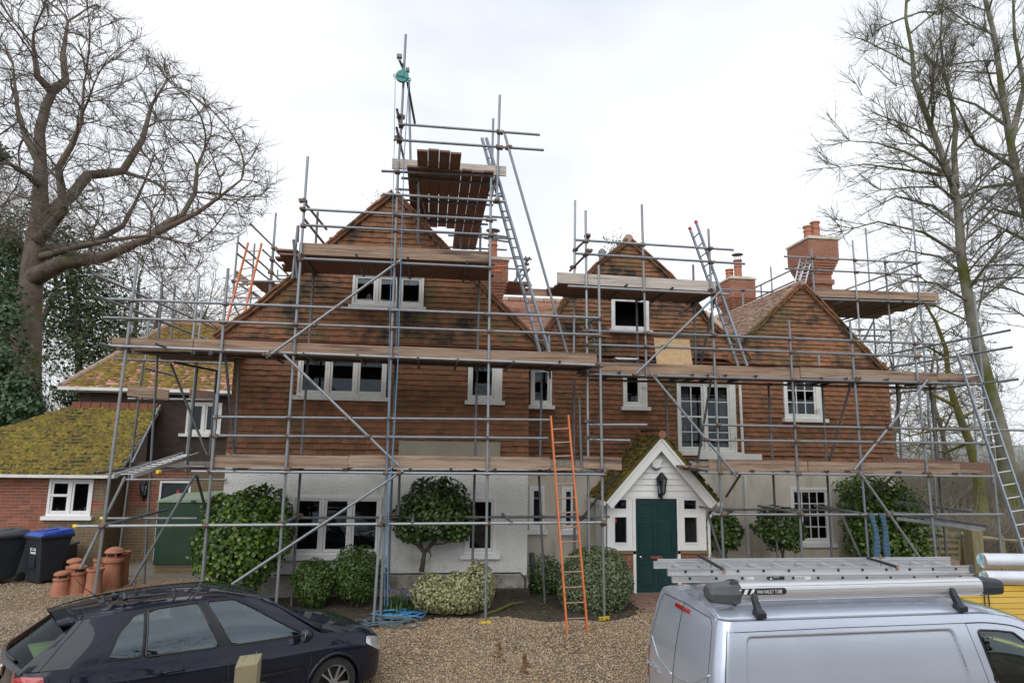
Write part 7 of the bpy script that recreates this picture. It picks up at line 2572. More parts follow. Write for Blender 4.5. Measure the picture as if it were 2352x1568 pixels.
def chimney_pot(px, py, Y, h, r, label, style):
	p = at(px, py, Y=Y)
	t = thing('chimney_pot', (p[0], Y, ground_z(p[0], Y)), label, 'chimney pot', 'old chimney pots on the ground')
	c = (p[0], Y, ground_z(p[0], Y))
	if style == 'open':
		MB().lathe(c, [(r * 1.15, 0), (r, h * .5), (r * .96, h * .88), (r * 1.14, h * .92), (r * 1.14, h), (r * .9, h), (r * .86, h * .7)], 20).build('body', M['terracotta'], t)
		MB().lathe((c[0], c[1], c[2] + h * .69), [(r * .86, 0), (r * .86, .004)], 20).build('bottom', M['iron'], t)
	elif style == 'tall':
		MB().lathe(c, [(r * 1.3, 0), (r * 1.05, h * .75), (r * 1.35, h * .78), (r * 1.35, h * .86), (r * 1.0, h * .88), (r, h * .93)], 20).build('body', M['terracotta'], t)
		MB().lathe((c[0], c[1], c[2] + h * .93), [(r * .7, 0), (r * .7, h * .1)], 14).build('neck', M['iron'], t)
		MB().lathe((c[0], c[1], c[2] + h * 1.03), [(r * 1.15, 0), (r * 1.3, .02), (r * 1.05, .08), (r * .5, .12), (.01, .13)], 20).build('cap', M['terracotta'], t)
		for k in range(4):
			a = k * 1.57 + .6
			MB().tube((c[0] + r * .85 * math.cos(a), c[1] + r * .85 * math.sin(a), c[2] + h * .92), (c[0] + r * .85 * math.cos(a), c[1] + r * .85 * math.sin(a), c[2] + h * 1.04), .02, 6).build('post', M['terracotta'], t)
	else:
		MB().lathe(c, [(r * 1.5, 0), (r * 1.1, h * .7), (r * 1.25, h * .74), (r * 1.25, h * .82), (r, h * .84), (r * .9, h * .84)], 20).build('body', M['terracotta'], t)
		MB().lathe((c[0], c[1], c[2] + h * .84), [(r * .75, 0), (r * .75, h * .12)], 14).build('neck', M['iron'], t)
		cp = MB().lathe((0, 0, 0), [(r * 1.05, 0), (r * 1.2, .015), (r * 1.15, .05), (r * .7, .075), (.01, .085)], 20)
		o = cp.build('cap', M['terracotta'], t)
		o.location = Vector((c[0], c[1], c[2] + h * .97)) - Vector(OFF[t.name])
		o.location = Vector((0, 0, h * .97))
		me = o.data
		for v in me.vertices:
			v.co += Vector(OFF[t.name])
		o.rotation_euler = (R_.uniform(-.12, .12), R_.uniform(-.2, .2), 0)
		for k in range(3):
			a = k * 2.1 + .3
			MB().tube((c[0] + r * .85 * math.cos(a), c[1] + r * .85 * math.sin(a), c[2] + h * .83), (c[0] + r * .85 * math.cos(a), c[1] + r * .85 * math.sin(a), c[2] + h * .98), .018, 6).build('post', M['terracotta'], t)
	return t
chimney_pot(140, 1340, 15.0, .40, .12, 'low capped terracotta chimney pot nearest the bins', 'capped')
chimney_pot(177, 1335, 15.2, .50, .135, 'capped chimney pot with a tilted lid, second from the bins', 'capped')
chimney_pot(168, 1320, 15.9, .50, .125, 'chimney pot with a flat stained cap at the back of the group', 'capped')
chimney_pot(216, 1340, 15.1, .50, .145, 'wide open topped chimney pot at the front beside the scaffold pole', 'open')
chimney_pot(229, 1320, 15.8, .58, .135, 'open topped chimney pot behind the wide one, partly hidden by the pole', 'open')
chimney_pot(258, 1320, 15.6, .70, .15, 'tallest chimney pot, with a domed cap', 'tall')
chimney_pot(281, 1310, 16.0, .70, .12, 'tall open chimney pot at the right end of the group', 'open')

# pile of old boards by the right hand wall
pp = at(1745, 1283, Y=14.0)
zb_ = at(1745, 1290, Y=14.0)[2]
wp = thing('plank_stack', (pp[0], 14.0, 0), 'small pile of reclaimed boards on a low trestle by the right hand wall', 'plank stack')
for k in range(16):
	x = pp[0] + R_.uniform(-.06, .14)
	L = R_.uniform(.42, .62)
	z = max(0.0, zb_ - .12) + .024 * (k // 3) + .002
	y = 13.8 + .16 * (k % 3) + R_.uniform(-.02, .02)
	a = R_.uniform(-.06, .06)
	MB().bar((x - L - (.25 if k < 3 else 0), y - a, z), (x + L, y + a, z + R_.uniform(-.004, .01)), .13, .021).build('plank', M['wood'], wp)
for s in (-.4, .4):
	MB().box(pp[0] + s - .03, pp[0] + s + .03, 13.75, 14.2, -.05, max(.02, zb_ - .135)).build('trestle', M['oak_post'], wp)
wt = at(1980, 1285, Y=13.9)
bg_ = MB()
bg_.lathe((wt[0] - .15, 13.9, 0), [(.42, 0), (.5, wt[2] * .6), (.34, wt[2] * .95), (.1, wt[2] + .03)], 12)
free(bg_, 'white_sack', M['white'], 'white bulk sack lying under the blue straps', 'sack', loc=(wt[0] - .15, 13.9, 0), smooth=True)

# ================================================================== GATE, POSTS, RAIL FENCE, TIMBER
Yg = 16.9
def gp(px, py, Y=Yg):
	q = at(px, py, Y=Y)
	return np.array(q)
def post(name, px0, px1, py0, Y, label, cat='post', m='oak_post', zb=None, group=None):
	a, b = at(px0, py0, Y=Y), at(px1, py0, Y=Y)
	w = (b[0] - a[0]) / 2
	cx = (a[0] + b[0]) / 2
	z0 = ground_z(cx, Y) - .1 if zb is None else zb
	mb = MB().hexa([(cx - w, Y - w, z0), (cx + w, Y - w, z0), (cx + w, Y + w, z0), (cx - w, Y + w, z0), (cx - w, Y - w, a[2] - .02), (cx + w, Y - w, a[2] - .03), (cx + w, Y + w, a[2]), (cx - w, Y + w, a[2])])
	return free(mb, name, M[m], label, cat, group, loc=(cx, Y, z0), bevel=.012)
post('gate_post', 2222, 2246, 1214, 16.6, 'stout square gate post with greenish sides at the right')
post('gate_post', 2204, 2218, 1222, 17.2, 'thinner gate hanging post just left of the stout one')
post('gate_post', 2160, 2172, 1215, 17.6, 'short old post at the closing end of the field gate')
gt = thing('field_gate', gp(2150, 1290), 'weathered five bar field gate between its posts at the right', 'gate')
gx0, gx1 = 2100, 2206
for k, y in enumerate((1224, 1238, 1252, 1266, 1280)):
	MB().bar(gp(gx0, y), gp(gx1, y + 1), .025, .085 if k == 0 else .07).build('rail', M['oak_post'], gt)
for x in (gx0 + 2, gx1 - 3):
	MB().bar(gp(x, 1220) + [0, .02, 0], gp(x, 1286) + [0, .02, 0], .07, .06).build('stile', M['oak_post'], gt)
MB().bar(gp(2125, 1226) + [0, .04, 0], gp(2203, 1284) + [0, .04, 0], .03, .07).build('brace', M['oak_post'], gt)
MB().bar(gp(2200, 1232) + [0, .04, 0], gp(2150, 1282) + [0, .04, 0], .03, .06).build('brace', M['oak_post'], gt)
MB().bar(gp(2181, 1231) + [0, -.03, 0], gp(2221, 1231) + [0, -.03, 0], .012, .05).build('hinge', M['steel'], gt)
fn = thing('rail_fence', gp(2270, 1290), 'split chestnut rail fence running right from the stout gate post', 'fence')
for (y0, y1) in ((1234, 1243), (1286, 1294)):
	a, b = gp(2246, y0, 16.7), gp(2296, y0 + 4, 17.0)
	mb = MB()
	mb.path([a, a + (b - a) * .25, a + (b - a) * .55, a + (b - a) * .8, b], [.035, .06, .07, .055, .03], 6)
	mb.build('rail', M['oak_post'], fn)
	a, b = b, gp(2400, y0 + 14, 17.4)
	MB().path([a, a + (b - a) * .5, b], [.03, .065, .04], 6).build('rail', M['oak_post'], fn)
a = gp(2300, 1230, 17.05)
MB().path([a, np.array([a[0], 17.05, -.1])], [.06, .075], 6).build('post', M['oak_post'], fn)
# long yellow treated timber bundle and foil rolls to the right of the van
YB = 9.6
tb0, tb1 = at(2185, 1395, Y=YB), at(2470, 1430, Y=YB)
ty = thing('timber_bundle', (tb0[0] + 1, YB + .4, -.2), 'strapped bundle of bright yellow treated timber behind the van', 'timber')
zt_top = at(2260, 1346, Y=YB)[2]
rows_ = 7
hh = .075
for r in range(rows_ + 4):
	z1 = zt_top - r * (hh + .009)
	for c in range(3):
		x0 = tb0[0] + R_.uniform(-.05, .03)
		MB().box(x0, tb0[0] + 3.6 + R_.uniform(-.05, .05), YB + c * .2 + R_.uniform(0, .016), YB + c * .2 + .19, z1 - hh, z1).build('batten', M['yellow_timber'], ty)
for x in (tb0[0] + .55, tb0[0] + .62, tb0[0] + 1.9):
	MB().box(x, x + .014, YB - .012, YB - .002, zt_top - .85, zt_top + .006).build('strap', M['ink'], ty)
MB().box(tb0[0], tb0[0] + 3.6, YB, YB + .6, -.5, zt_top - (rows_ + 4) * (hh + .009)).build('bearer', M['wood'], ty)
for k, (px, py, Y, r, lab) in enumerate(((2259, 1322, YB + .35, .115, 'upper silver insulation roll with a blue printed end on the yellow timber'), (2263, 1345, YB + .1, .105, 'lower silver insulation roll lying on the yellow timber'))):
	p = at(px, py, Y=Y)
	if k == 1:
		p[2] = zt_top + r + .003
	else:
		p[2] = zt_top + .105 * 2 + r * .95
	t = thing('foil_roll', p, lab, 'insulation roll', 'silver rolls on the yellow timber')
	MB().tube(p, p + np.array([2.2, -.25, 0]), r, 24).build('roll', M['foil'], t)
	MB().tube(p - np.array([.004, 0, 0]), p, r * .96, 24).build('roll_end', M['foil_end'], t)
# foreground fence post in front of the car
Yp_ = 4.6
a, b = at(540, 1524, Y=Yp_), at(592, 1524, Y=Yp_)
w = b[0] - a[0]
cx = (a[0] + b[0]) / 2
fp = thing('fence_post', (cx, Yp_ + .05, -.7), 'sawn wooden fence post top in the foreground before the dark car', 'post')
MB().hexa([(cx - w / 2, Yp_, -.8), (cx + w / 2, Yp_, -.8), (cx + w / 2, Yp_ + .1, -.8), (cx - w / 2, Yp_ + .1, -.8), (cx - w / 2, Yp_, a[2] - .02), (cx + w / 2, Yp_, a[2] + .0), (cx + w / 2, Yp_ + .1, a[2] + .035), (cx - w / 2, Yp_ + .1, a[2] + .02)]).build('post', M['oak_post'], fp, bevel=.004)
MB().tube((cx + .04, Yp_ + .05, a[2] + .02), (cx + .045, Yp_ + .05, a[2] + .06), .0015, 5).build('nail', M['steel'], fp)
q = at(592, 1575, Y=Yp_ - .02)
free(MB().lathe((q[0] + .03, Yp_ - .05, -.8), [(.05, 0), (.05, q[2] + .8), (.03, q[2] + .82)], 14), 'fence_stake', M['oak_post'], 'round stake top beside the sawn fence post at the bottom edge', 'post', loc=(q[0] + .03, Yp_ - .05, -.8))
# odds and ends on the ground
q = at(1388, 1424, Z=.03)
mb = MB()
for k in range(5):
	a = R_.uniform(0, 3)
	mb.bar((q[0] - .12 * math.cos(a), q[1] - .05 * math.sin(a), .035 + .012 * k), (q[0] + .12 * math.cos(a), q[1] + .05 * math.sin(a), .045 + .012 * k), .03, .006)
free(mb, 'yellow_offcut', M['yellow'], 'crumpled yellow plastic offcut on the soil beside the orange ladder foot', 'litter')
p0, p1 = at(1105, 1412, Z=.03), at(1205, 1383, Z=.05)
free(MB().path([p0, p0 + (p1 - p0) * .3 + np.array([0, -.05, .01]), p0 + (p1 - p0) * .7 + np.array([0, .06, .03]), p1], [.02, .03, .028, .018], 7), 'fallen_branch', M['bark_moss'], 'mossy fallen branch lying on the soil in front of the white wall', 'branch')

# ================================================================== VEHICLES
def lerp(a, b, t):
	return a + (b - a) * t
def curve(pts):
	"""smooth 1D interpolation through (x, y) points"""
	xs, ys = [p[0] for p in pts], [p[1] for p in pts]
	n = len(xs)
	m = []
	for i in range(n):
		if i == 0:
			m.append((ys[1] - ys[0]) / (xs[1] - xs[0]))
		elif i == n - 1:
			m.append((ys[-1] - ys[-2]) / (xs[-1] - xs[-2]))
		else:
			d0, d1 = (ys[i] - ys[i - 1]) / (xs[i] - xs[i - 1]), (ys[i + 1] - ys[i]) / (xs[i + 1] - xs[i])
			m.append(0 if d0 * d1 <= 0 else 2 * d0 * d1 / (d0 + d1))
	def f(x):
		if x <= xs[0]:
			return ys[0]
		if x >= xs[-1]:
			return ys[-1]
		i = max(j for j in range(n - 1) if xs[j] <= x)
		h = xs[i + 1] - xs[i]
		t = (x - xs[i]) / h
		return (2 * t ** 3 - 3 * t * t + 1) * ys[i] + (t ** 3 - 2 * t * t + t) * h * m[i] + (-2 * t ** 3 + 3 * t * t) * ys[i + 1] + (t ** 3 - t * t) * h * m[i + 1]
	return f

class Patch:
	"""grid surface over (u, v); cells inside hole polygons are left out"""
	def __init__(s, fn, us, vs):
		s.fn, s.us, s.vs = fn, list(us), list(vs)
	def mesh(s, mb, holes=(), flip=False):
		nu, nv = len(s.us), len(s.vs)
		V = [s.fn(u, v) for u in s.us for v in s.vs]
		Fc = []
		for i in range(nu - 1):
			for j in range(nv - 1):
				uc, vc = (s.us[i] + s.us[i + 1]) / 2, (s.vs[j] + s.vs[j + 1]) / 2
				if any(inside(h, uc, vc) for h in holes):
					continue
				f = (i * nv + j, (i + 1) * nv + j, (i + 1) * nv + j + 1, i * nv + j + 1)
				Fc.append(tuple(reversed(f)) if flip else f)
		mb.add(V, Fc)
	def normal(s, u, v, e=1e-3):
		a, b = np.array(s.fn(u + e, v)) - np.array(s.fn(u - e, v)), np.array(s.fn(u, v + e)) - np.array(s.fn(u, v - e))
		n = np.cross(a, b)
		return n / (np.linalg.norm(n) + 1e-9)
	def off(s, u, v, d, sgn=1):
		return np.array(s.fn(u, v)) + s.normal(u, v) * d * sgn
	def panel(s, mb, poly, d, sgn=1, n=14, flip=False):
		"""filled panel following the surface over polygon poly (u, v)"""
		us = [p[0] for p in poly]
		vs = [p[1] for p in poly]
		V, Fc = [], []
		vv = np.linspace(min(vs) + 1e-4, max(vs) - 1e-4, n)
		rows_ = []
		for v in vv:
			sp = spans(poly, v)
			if not sp:
				continue
			a, b = sp[0][0], sp[-1][1]
			rows_.append([len(V) + k for k in range(9)])
			V += [s.off(lerp(a, b, k / 8), v, d, sgn) for k in range(9)]
		for r0, r1 in zip(rows_[:-1], rows_[1:]):
			for k in range(8):
				f = (r0[k], r0[k + 1], r1[k + 1], r1[k])
				Fc.append(tuple(reversed(f)) if flip else f)
		mb.add(V, Fc)
	def line(s, mb, pts, r, d=0.0, sgn=1, n=5, closed=False, seg=6):
		out_ = []
		pp = list(pts) + ([pts[0]] if closed else [])
		for a, b in zip(pp[:-1], pp[1:]):
			for k in range(seg):
				out_.append(s.off(lerp(a[0], b[0], k / seg), lerp(a[1], b[1], k / seg), d, sgn))
		out_.append(s.off(*pp[-1], d, sgn))
		mb.path(out_, r, n)
def rounded(poly, r=.25, n=4):
	"""cut the corners of a polygon with arcs (fraction of the shorter side)"""
	o = []
	N = len(poly)
	for i in range(N):
		p0, p1, p2 = np.array(poly[i - 1]), np.array(poly[i]), np.array(poly[(i + 1) % N])
		la, lb = np.linalg.norm(p0 - p1), np.linalg.norm(p2 - p1)
		d = min(la, lb) * r
		a, b = p1 + (p0 - p1) / la * d, p1 + (p2 - p1) / lb * d
		for k in range(n + 1):
			t = k / n
			o.append(tuple((1 - t) ** 2 * a + 2 * t * (1 - t) * p1 + t * t * b))
	return o

def place_vehicle(t, x, y, z, yaw):
	t.location = (x, y, z)
	t.rotation_euler = (0, 0, yaw)

# ------------------------------------------------------------------ dark hatchback (x forward from the rear bumper, right side is -y)
car = thing('parked_car', (0, 0, 0), 'dark blue black five door hatchback parked at the lower left', 'car')
CL = 4.2
plan = curve([(0, .66), (.06, .74), (.2, .81), (.45, .86), (.9, .88), (2.2, .885), (3.3, .875), (3.75, .83), (4.0, .74), (4.13, .60), (4.2, .42)])
belt = curve([(0, 1.03), (.5, 1.035), (1.2, 1.005), (2.0, .97), (2.9, .945), (3.2, .935), (3.7, .86), (4.05, .74), (4.2, .62)])
deck_ = curve([(2.75, 1.03), (3.1, .985), (3.5, .93), (3.85, .86), (4.08, .77), (4.2, .64)])
roofz = curve([(.28, 1.405), (.55, 1.458), (1.0, 1.502), (1.6, 1.522), (2.0, 1.512), (2.3, 1.47), (2.5, 1.42)])
# lower body side, v: 0 sill .. 1 belt
def side(sgn):
	def f(x, v):
		w = plan(x)
		zb = belt(x)
		z = lerp(.22, zb, v)
		prof = curve([(0, -.05), (.12, -.02), (.35, .0), (.6, .008), (.76, .004), (.80, -.004), (.92, -.03), (1, -.055)])
		y = w + prof(v)
		if x > 3.7:
			y -= (1 - v) * .0
		return (x, sgn * y, z)
	return f
xs_ = np.concatenate([np.linspace(0, .3, 9), np.linspace(.34, 4.0, 74), np.linspace(4.03, 4.2, 8)])
vs_ = np.linspace(0, 1, 27)
def arch(cx):
	o = []
	for k in range(28):
		a = math.tau * k / 28
		x, z = cx + .365 * math.cos(a), .315 + .365 * math.sin(a)
		o.append((x, (z - .22) / (belt(cx) - .22)))
	return o
shell = MB()
for sgn in (-1, 1):
	Patch(side(sgn), xs_, vs_).mesh(shell, [arch(.76), arch(3.33)], flip=sgn > 0)
# bonnet, from belt line up to the centre line
def top(x, v):
	w = plan(x) - .055
	y = w * (1 - v)
	k = min(1, max(0, v * 2.2))
	z = lerp(belt(x), deck_(x), math.sin(k * math.pi / 2)) + .012 * math.sin(v * math.pi / 2)
	return (x, y, z)
for sgn in (-1, 1):
	g = lambda x, v, s=sgn: (lambda q: (q[0], s * q[1], q[2]))(top(x, v))
	Patch(g, np.concatenate([np.linspace(2.72, 4.0, 24), np.linspace(4.03, 4.2, 8)]), np.linspace(0, 1, 14)).mesh(shell, flip=sgn > 0)
# nose and tail closing faces
def nose(y_, v):
	return (4.2 - .0 * v, y_, lerp(.22, .64, v))
Patch(nose, np.linspace(-.42, .42, 9), np.linspace(0, 1, 6)).mesh(shell, flip=False)
# tailgate lower: below the rear window
def tail(u, v):            # u -1..1 across, v 0..1 from bumper to window base
	w = .66 + .06 * (1 - v)
	z = lerp(.22, 1.03, v)
	x = curve([(0, .04), (.35, -.03), (.5, -.02), (.55, .02), (1, .06)])(v) - .05 * (1 - u * u)
	return (x, -u * w * (1.0 - .1 * v * v), z)
Patch(tail, np.linspace(-1, 1, 17), np.linspace(0, 1, 16)).mesh(shell, flip=False)
# greenhouse sides: bottom on the belt, top on the roof rail; u = length, v = height
xb0, xb1 = .12, 3.15       # belt ends (rear window base, windscreen base)
xt0, xt1 = .50, 2.50       # roof ends
def gh(sgn):
	def f(u, v):
		x = lerp(lerp(xb0, xb1, u), lerp(xt0, xt1, u), v ** .95)
		xb, xt = lerp(xb0, xb1, u), lerp(xt0, xt1, u)
		yb = plan(xb) - .055
		if u < .12:
			yb -= .04 * (1 - u / .12)
		yt = curve([(.5, .50), (.9, .565), (1.6, .59), (2.1, .58), (2.5, .53)])(xt)
		zt = roofz(xt) - .03
		y = lerp(yb, yt, v) + .045 * math.sin(math.pi * v) * (1 - .3 * v)
		z = lerp(belt(xb), zt, v)
		return (x, sgn * y, z)
	return f
us_ = np.linspace(0, 1, 72)
vv_ = np.linspace(0, 1, 24)
w_rear = rounded([(.330, .04), (.590, .04), (.585, .955), (.39, .955), (.330, .935)], .10)
w_front = rounded([(.635, .04), (.935, .04), (.90, .40), (.85, .75), (.79, .955), (.63, .955)], .12)
w_quart = rounded([(.205, .06), (.316, .04), (.316, .93), (.265, .90), (.215, .60)], .22)
wins = [w_quart, w_rear, w_front]
GP = {}
for sgn in (-1, 1):
	GP[sgn] = Patch(gh(sgn), us_, vv_)
	GP[sgn].mesh(shell, wins, flip=sgn > 0)
# roof: from rail to rail, rear spoiler included
def roof(x, t):            # t -1..1
	yt = curve([(.38, .47), (.5, .50), (.9, .565), (1.6, .59), (2.1, .58), (2.5, .53)])(x)
	c = roofz(x)
	z = c - .03 * abs(t) ** 3 - .01 * t * t
	return (x, -t * yt, z)
RP = Patch(roof, np.concatenate([np.linspace(.34, .6, 8), np.linspace(.66, 2.50, 26)]), np.linspace(-1, 1, 21))
RP.mesh(shell)
sh = shell.build('body', M['paint_black'], car, smooth=True)
sm = sh.modifiers.new('weld', 'WELD')
sm.merge_threshold = .004
# spoiler underside
mb = MB()
mb.hexa([(.36, -.46, 1.375), (.36, .46, 1.375), (.56, .5, 1.385), (.56, -.5, 1.385), (.34, -.46, 1.39), (.34, .46, 1.39), (.55, .5, 1.43), (.55, -.5, 1.43)])
mb.build('spoiler', M['paint_black'], car)
# arch lips hide the cut edge
for cx in (.76, 3.33):
	for sgn in (-1, 1):
		mb = MB()
		sp_ = Patch(side(sgn), xs_, vs_)
		pts = [(cx + .368 * math.cos(a), (.315 + .368 * math.sin(a) - .22) / (belt(cx) - .22)) for a in np.linspace(-.25, math.pi + .25, 30)]
		sp_.line(mb, pts, .022, .0, 1 if sgn < 0 else -1, 7, seg=1)
		mb.build('wheel_arch', M['paint_black'], car, smooth=True)
# wheel housings
for cx in (.76, 3.33):
	for s in (-1, 1):
		MB().lathe((cx, s * .60 - (.24 if s < 0 else 0), .315), [(.372, 0), (.372, .24)], 26, axis=1, cap=False).lathe((cx, s * .60, .315), [(.372, 0), (.372, .004)], 26, axis=1).build('wheel_housing', M['trim'], car)
# black window surrounds, glass
for sgn in (-1, 1):
	P_ = GP[sgn]
	mb = MB()
	for w in wins:
		P_.line(mb, w, .011, .002, -sgn * -1 if False else (1 if sgn < 0 else -1) * 1, 6, closed=True, seg=2)
	P_.panel(mb, [(.590, .03), (.635, .03), (.63, .965), (.585, .965)], .006, 1 if sgn < 0 else -1)
	mb.build('window_surround', M['trim'], car)
	for w in wins:
		g = MB()
		P_.panel(g, w, .001, 1 if sgn < 0 else -1)
		g.build('side_window', M['car_glass'], car, smooth=True)
# rear window and windscreen
def rearw(u, v):
	x = lerp(.04, .50, v) - .09 * (1 - u * u) * (1 - .5 * v)
	w = lerp(.685, .515, v)
	return (x, -u * w, lerp(1.035, 1.40, v))
RW_ = Patch(rearw, np.linspace(-1, 1, 15), np.linspace(0, 1, 10))
g = MB()
RW_.panel(g, rounded([(-.93, .03), (.93, .03), (.95, .98), (-.95, .98)], .12), .0)
g.build('rear_window', M['tail_glass'], car, smooth=True)
mb = MB()
Patch(rearw, np.linspace(-1, -.90, 3), np.linspace(0, 1, 10)).mesh(mb)
Patch(rearw, np.linspace(.90, 1, 3), np.linspace(0, 1, 10)).mesh(mb)
Patch(rearw, np.linspace(-1, 1, 13), np.linspace(-.03, .06, 3)).mesh(mb)
mb.build('window_surround', M['trim'], car)
# C pillar skins joining tailgate glass to the sides
for sgn in (-1, 1):
	mb = MB()
	def cp(u, v, s=sgn):
		a = np.array(gh(s)(0.0, v))
		b = np.array(rearw(-1.0 if s > 0 else 1.0, v))
		return a + (b - a) * u
	Patch(cp, np.linspace(0, 1, 4), np.linspace(0, 1, 16)).mesh(mb, flip=sgn < 0)
	def cp2(u, v, s=sgn):
		a = np.array(side(s)(.0, v))
		b = np.array(tail(-1.0 if s > 0 else 1.0, v))
		return a + (b - a) * u
	Patch(cp2, np.linspace(0, 1, 4), np.linspace(0, 1, 16)).mesh(mb, flip=sgn < 0)
	def cp3(u, v, s=sgn):      # shoulder strip between body side top and greenhouse at the rear
		x = lerp(0, .12, u)
		a = np.array(side(s)(x, 1.0))
		b = np.array(gh(s)(0.0, 0.0))
		return a + (b - a) * v
	Patch(cp3, np.linspace(0, 1, 6), np.linspace(0, 1, 4)).mesh(mb, flip=sgn < 0)
	mb.build('rear_pillar', M['paint_black'], car, smooth=True)
def wind(u, v):
	x = lerp(3.16, 2.48, v) + .10 * (1 - u * u) * (1 - v * .6)
	w = lerp(.79, .54, v)
	return (x, u * w, lerp(.965, 1.40, v))
WS = Patch(wind, np.linspace(-1, 1, 15), np.linspace(0, 1, 10))
g = MB()
WS.panel(g, [(-.97, .02), (.97, .02), (.97, .97), (-.97, .97)], 0)
g.build('windscreen', M['car_glass'], car, smooth=True)
mb = MB()
for u in (-1, 1):
	WS.line(mb, [(u * .98, 0), (u * .98, 1)], .03, 0, 1, 6)
WS.line(mb, [(-.98, .98), (.98, .98)], .02, 0, 1, 6)
mb.build('screen_pillar', M['paint_black'], car, smooth=True)
MB().hexa([(3.06, -.74, .95), (3.24, -.60, .93), (3.24, .60, .93), (3.06, .74, .95), (3.06, -.74, .972), (3.25, -.60, .985), (3.25, .60, .985), (3.06, .74, .972)]).build('scuttle', M['trim'], car)
# wipers on the windscreen foot
MB().path([(3.13, -.5, 1.0), (3.09, -.1, 1.02)], .008, 5).path([(3.16, .1, 1.0), (3.10, .5, 1.02)], .008, 5).build('wiper', M['trim'], car)
# shut lines of the doors, fuel flap, bonnet
mb = MB()
for sgn in (-1, 1):
	sp_ = Patch(side(sgn), xs_, vs_)
	s_ = 1 if sgn < 0 else -1
	for pts in ([(.80, 1.0), (.92, .80), (1.10, .60), (1.16, .3)], [(1.97, 1.0), (2.0, .5), (1.99, .05)], [(2.98, 1.0), (3.0, .7), (2.94, .05)]):
		sp_.line(mb, pts, .0045, -.001, s_, 5)
	ring = [(.68 + .085 * math.cos(k * .4488), .80 + .11 * math.sin(k * .4488)) for k in range(14)]
	sp_.line(mb, ring, .0032, -.001, s_, 5, closed=True, seg=1)
	sp_.line(mb, [(2.2, .995), (3.9, .99)], .004, 0, s_, 5, seg=14)
	GP[sgn].line(mb, [(.21, 0), (.195, .10), (.205, .60), (.255, .94), (.32, .985), (.78, .985)], .0045, -.001, s_, 5)
RP.line(mb, [(.62, -1), (.60, -.6), (.60, 0), (.60, .6), (.62, 1)], .0045, -.001, 1, 5)
for s in (-1, 1):
	GP[s].line(mb, [(.02, .0), (.015, .5), (.03, 1.0)], .005, 0, 1 if s < 0 else -1, 5)
mb.build('shut_lines', M['rubber'], car)
for sgn in (-1, 1):
	sp_ = Patch(side(sgn), xs_, vs_)
	s_ = 1 if sgn < 0 else -1
	for hx in (1.28, 2.12):
		h = MB()
		h.path([sp_.off(hx, .80, .01, s_), sp_.off(hx + .05, .805, .032, s_), sp_.off(hx + .19, .805, .032, s_), sp_.off(hx + .23, .80, .01, s_)], .014, 6)
		h.build('door_handle', M['paint_black'], car, smooth=True)
	m2 = MB()
	sp_.panel(m2, [(1.2, .50), (2.85, .50), (2.85, .54), (1.2, .54)], .008, s_)
	m2.build('door_strip', M['trim'], car)
	# mirror
	mr = MB()
	b = np.array(gh(sgn)(.925, .03))
	mr.path([b, b + np.array([-.01, sgn * .10, .02])], .022, 6)
	c = b + np.array([-.02, sgn * .17, .045])
	mr.lathe((c[0] - .06, c[1], c[2]), [(.03, 0), (.085, .01), (.082, .06), (.05, .11), (.01, .125)], 14, axis=0)
	mo = mr.build('door_mirror', M['paint_black'], car, smooth=True)
	MB().lathe((c[0] - .064, c[1], c[2]), [(.07, 0), (.07, .003)], 14, axis=0).build('mirror_glass', M['chrome'], mo)
# lamps
for sgn in (-1, 1):
	s_ = 1 if sgn < 0 else -1
	sp_ = Patch(side(sgn), xs_, vs_)
	tl = MB()
	sp_.panel(tl, rounded([(.005, .66), (.20, .70), (.235, .95), (.005, .97)], .2), .008, s_)
	V0 = Patch(tail, np.linspace(-1, 1, 17), np.linspace(0, 1, 16))
	u0, u1 = (.58, 1.0) if sgn < 0 else (-1.0, -.58)
	V0.panel(tl, rounded([(u0, .66), (u1, .64), (u1, .98), (u0, .95)], .15), .012, -1)
	V0.panel(tl, rounded([(u0, .66), (u1, .64), (u1, .98), (u0, .95)], .15), .012, 1)
	to = tl.build('tail_lamp', M['tail_red'], car, smooth=True)
	rr = MB()
	cu = .80 * (1 if sgn < 0 else -1)
	c = np.array(tail(cu, .74))
	rr.lathe((c[0] - .035, c[1], c[2]), [(.075, 0), (.085, .012), (.085, .05)], 20, axis=0)
	rr.build('lamp_ring', M['tail_dark'], to)
	MB().lathe((c[0] - .042, c[1], c[2]), [(.03, 0), (.035, .01)], 16, axis=0).build('reverse_lamp', M['lamp_clear'], to)
	hl_ = MB()
	sp_.panel(hl_, rounded([(3.78, .80), (4.04, .66), (4.17, .64), (4.17, .97), (4.0, .97), (3.80, .94)], .25), .008, s_)
	hl_.build('headlamp', M['lamp_clear'], car, smooth=True)
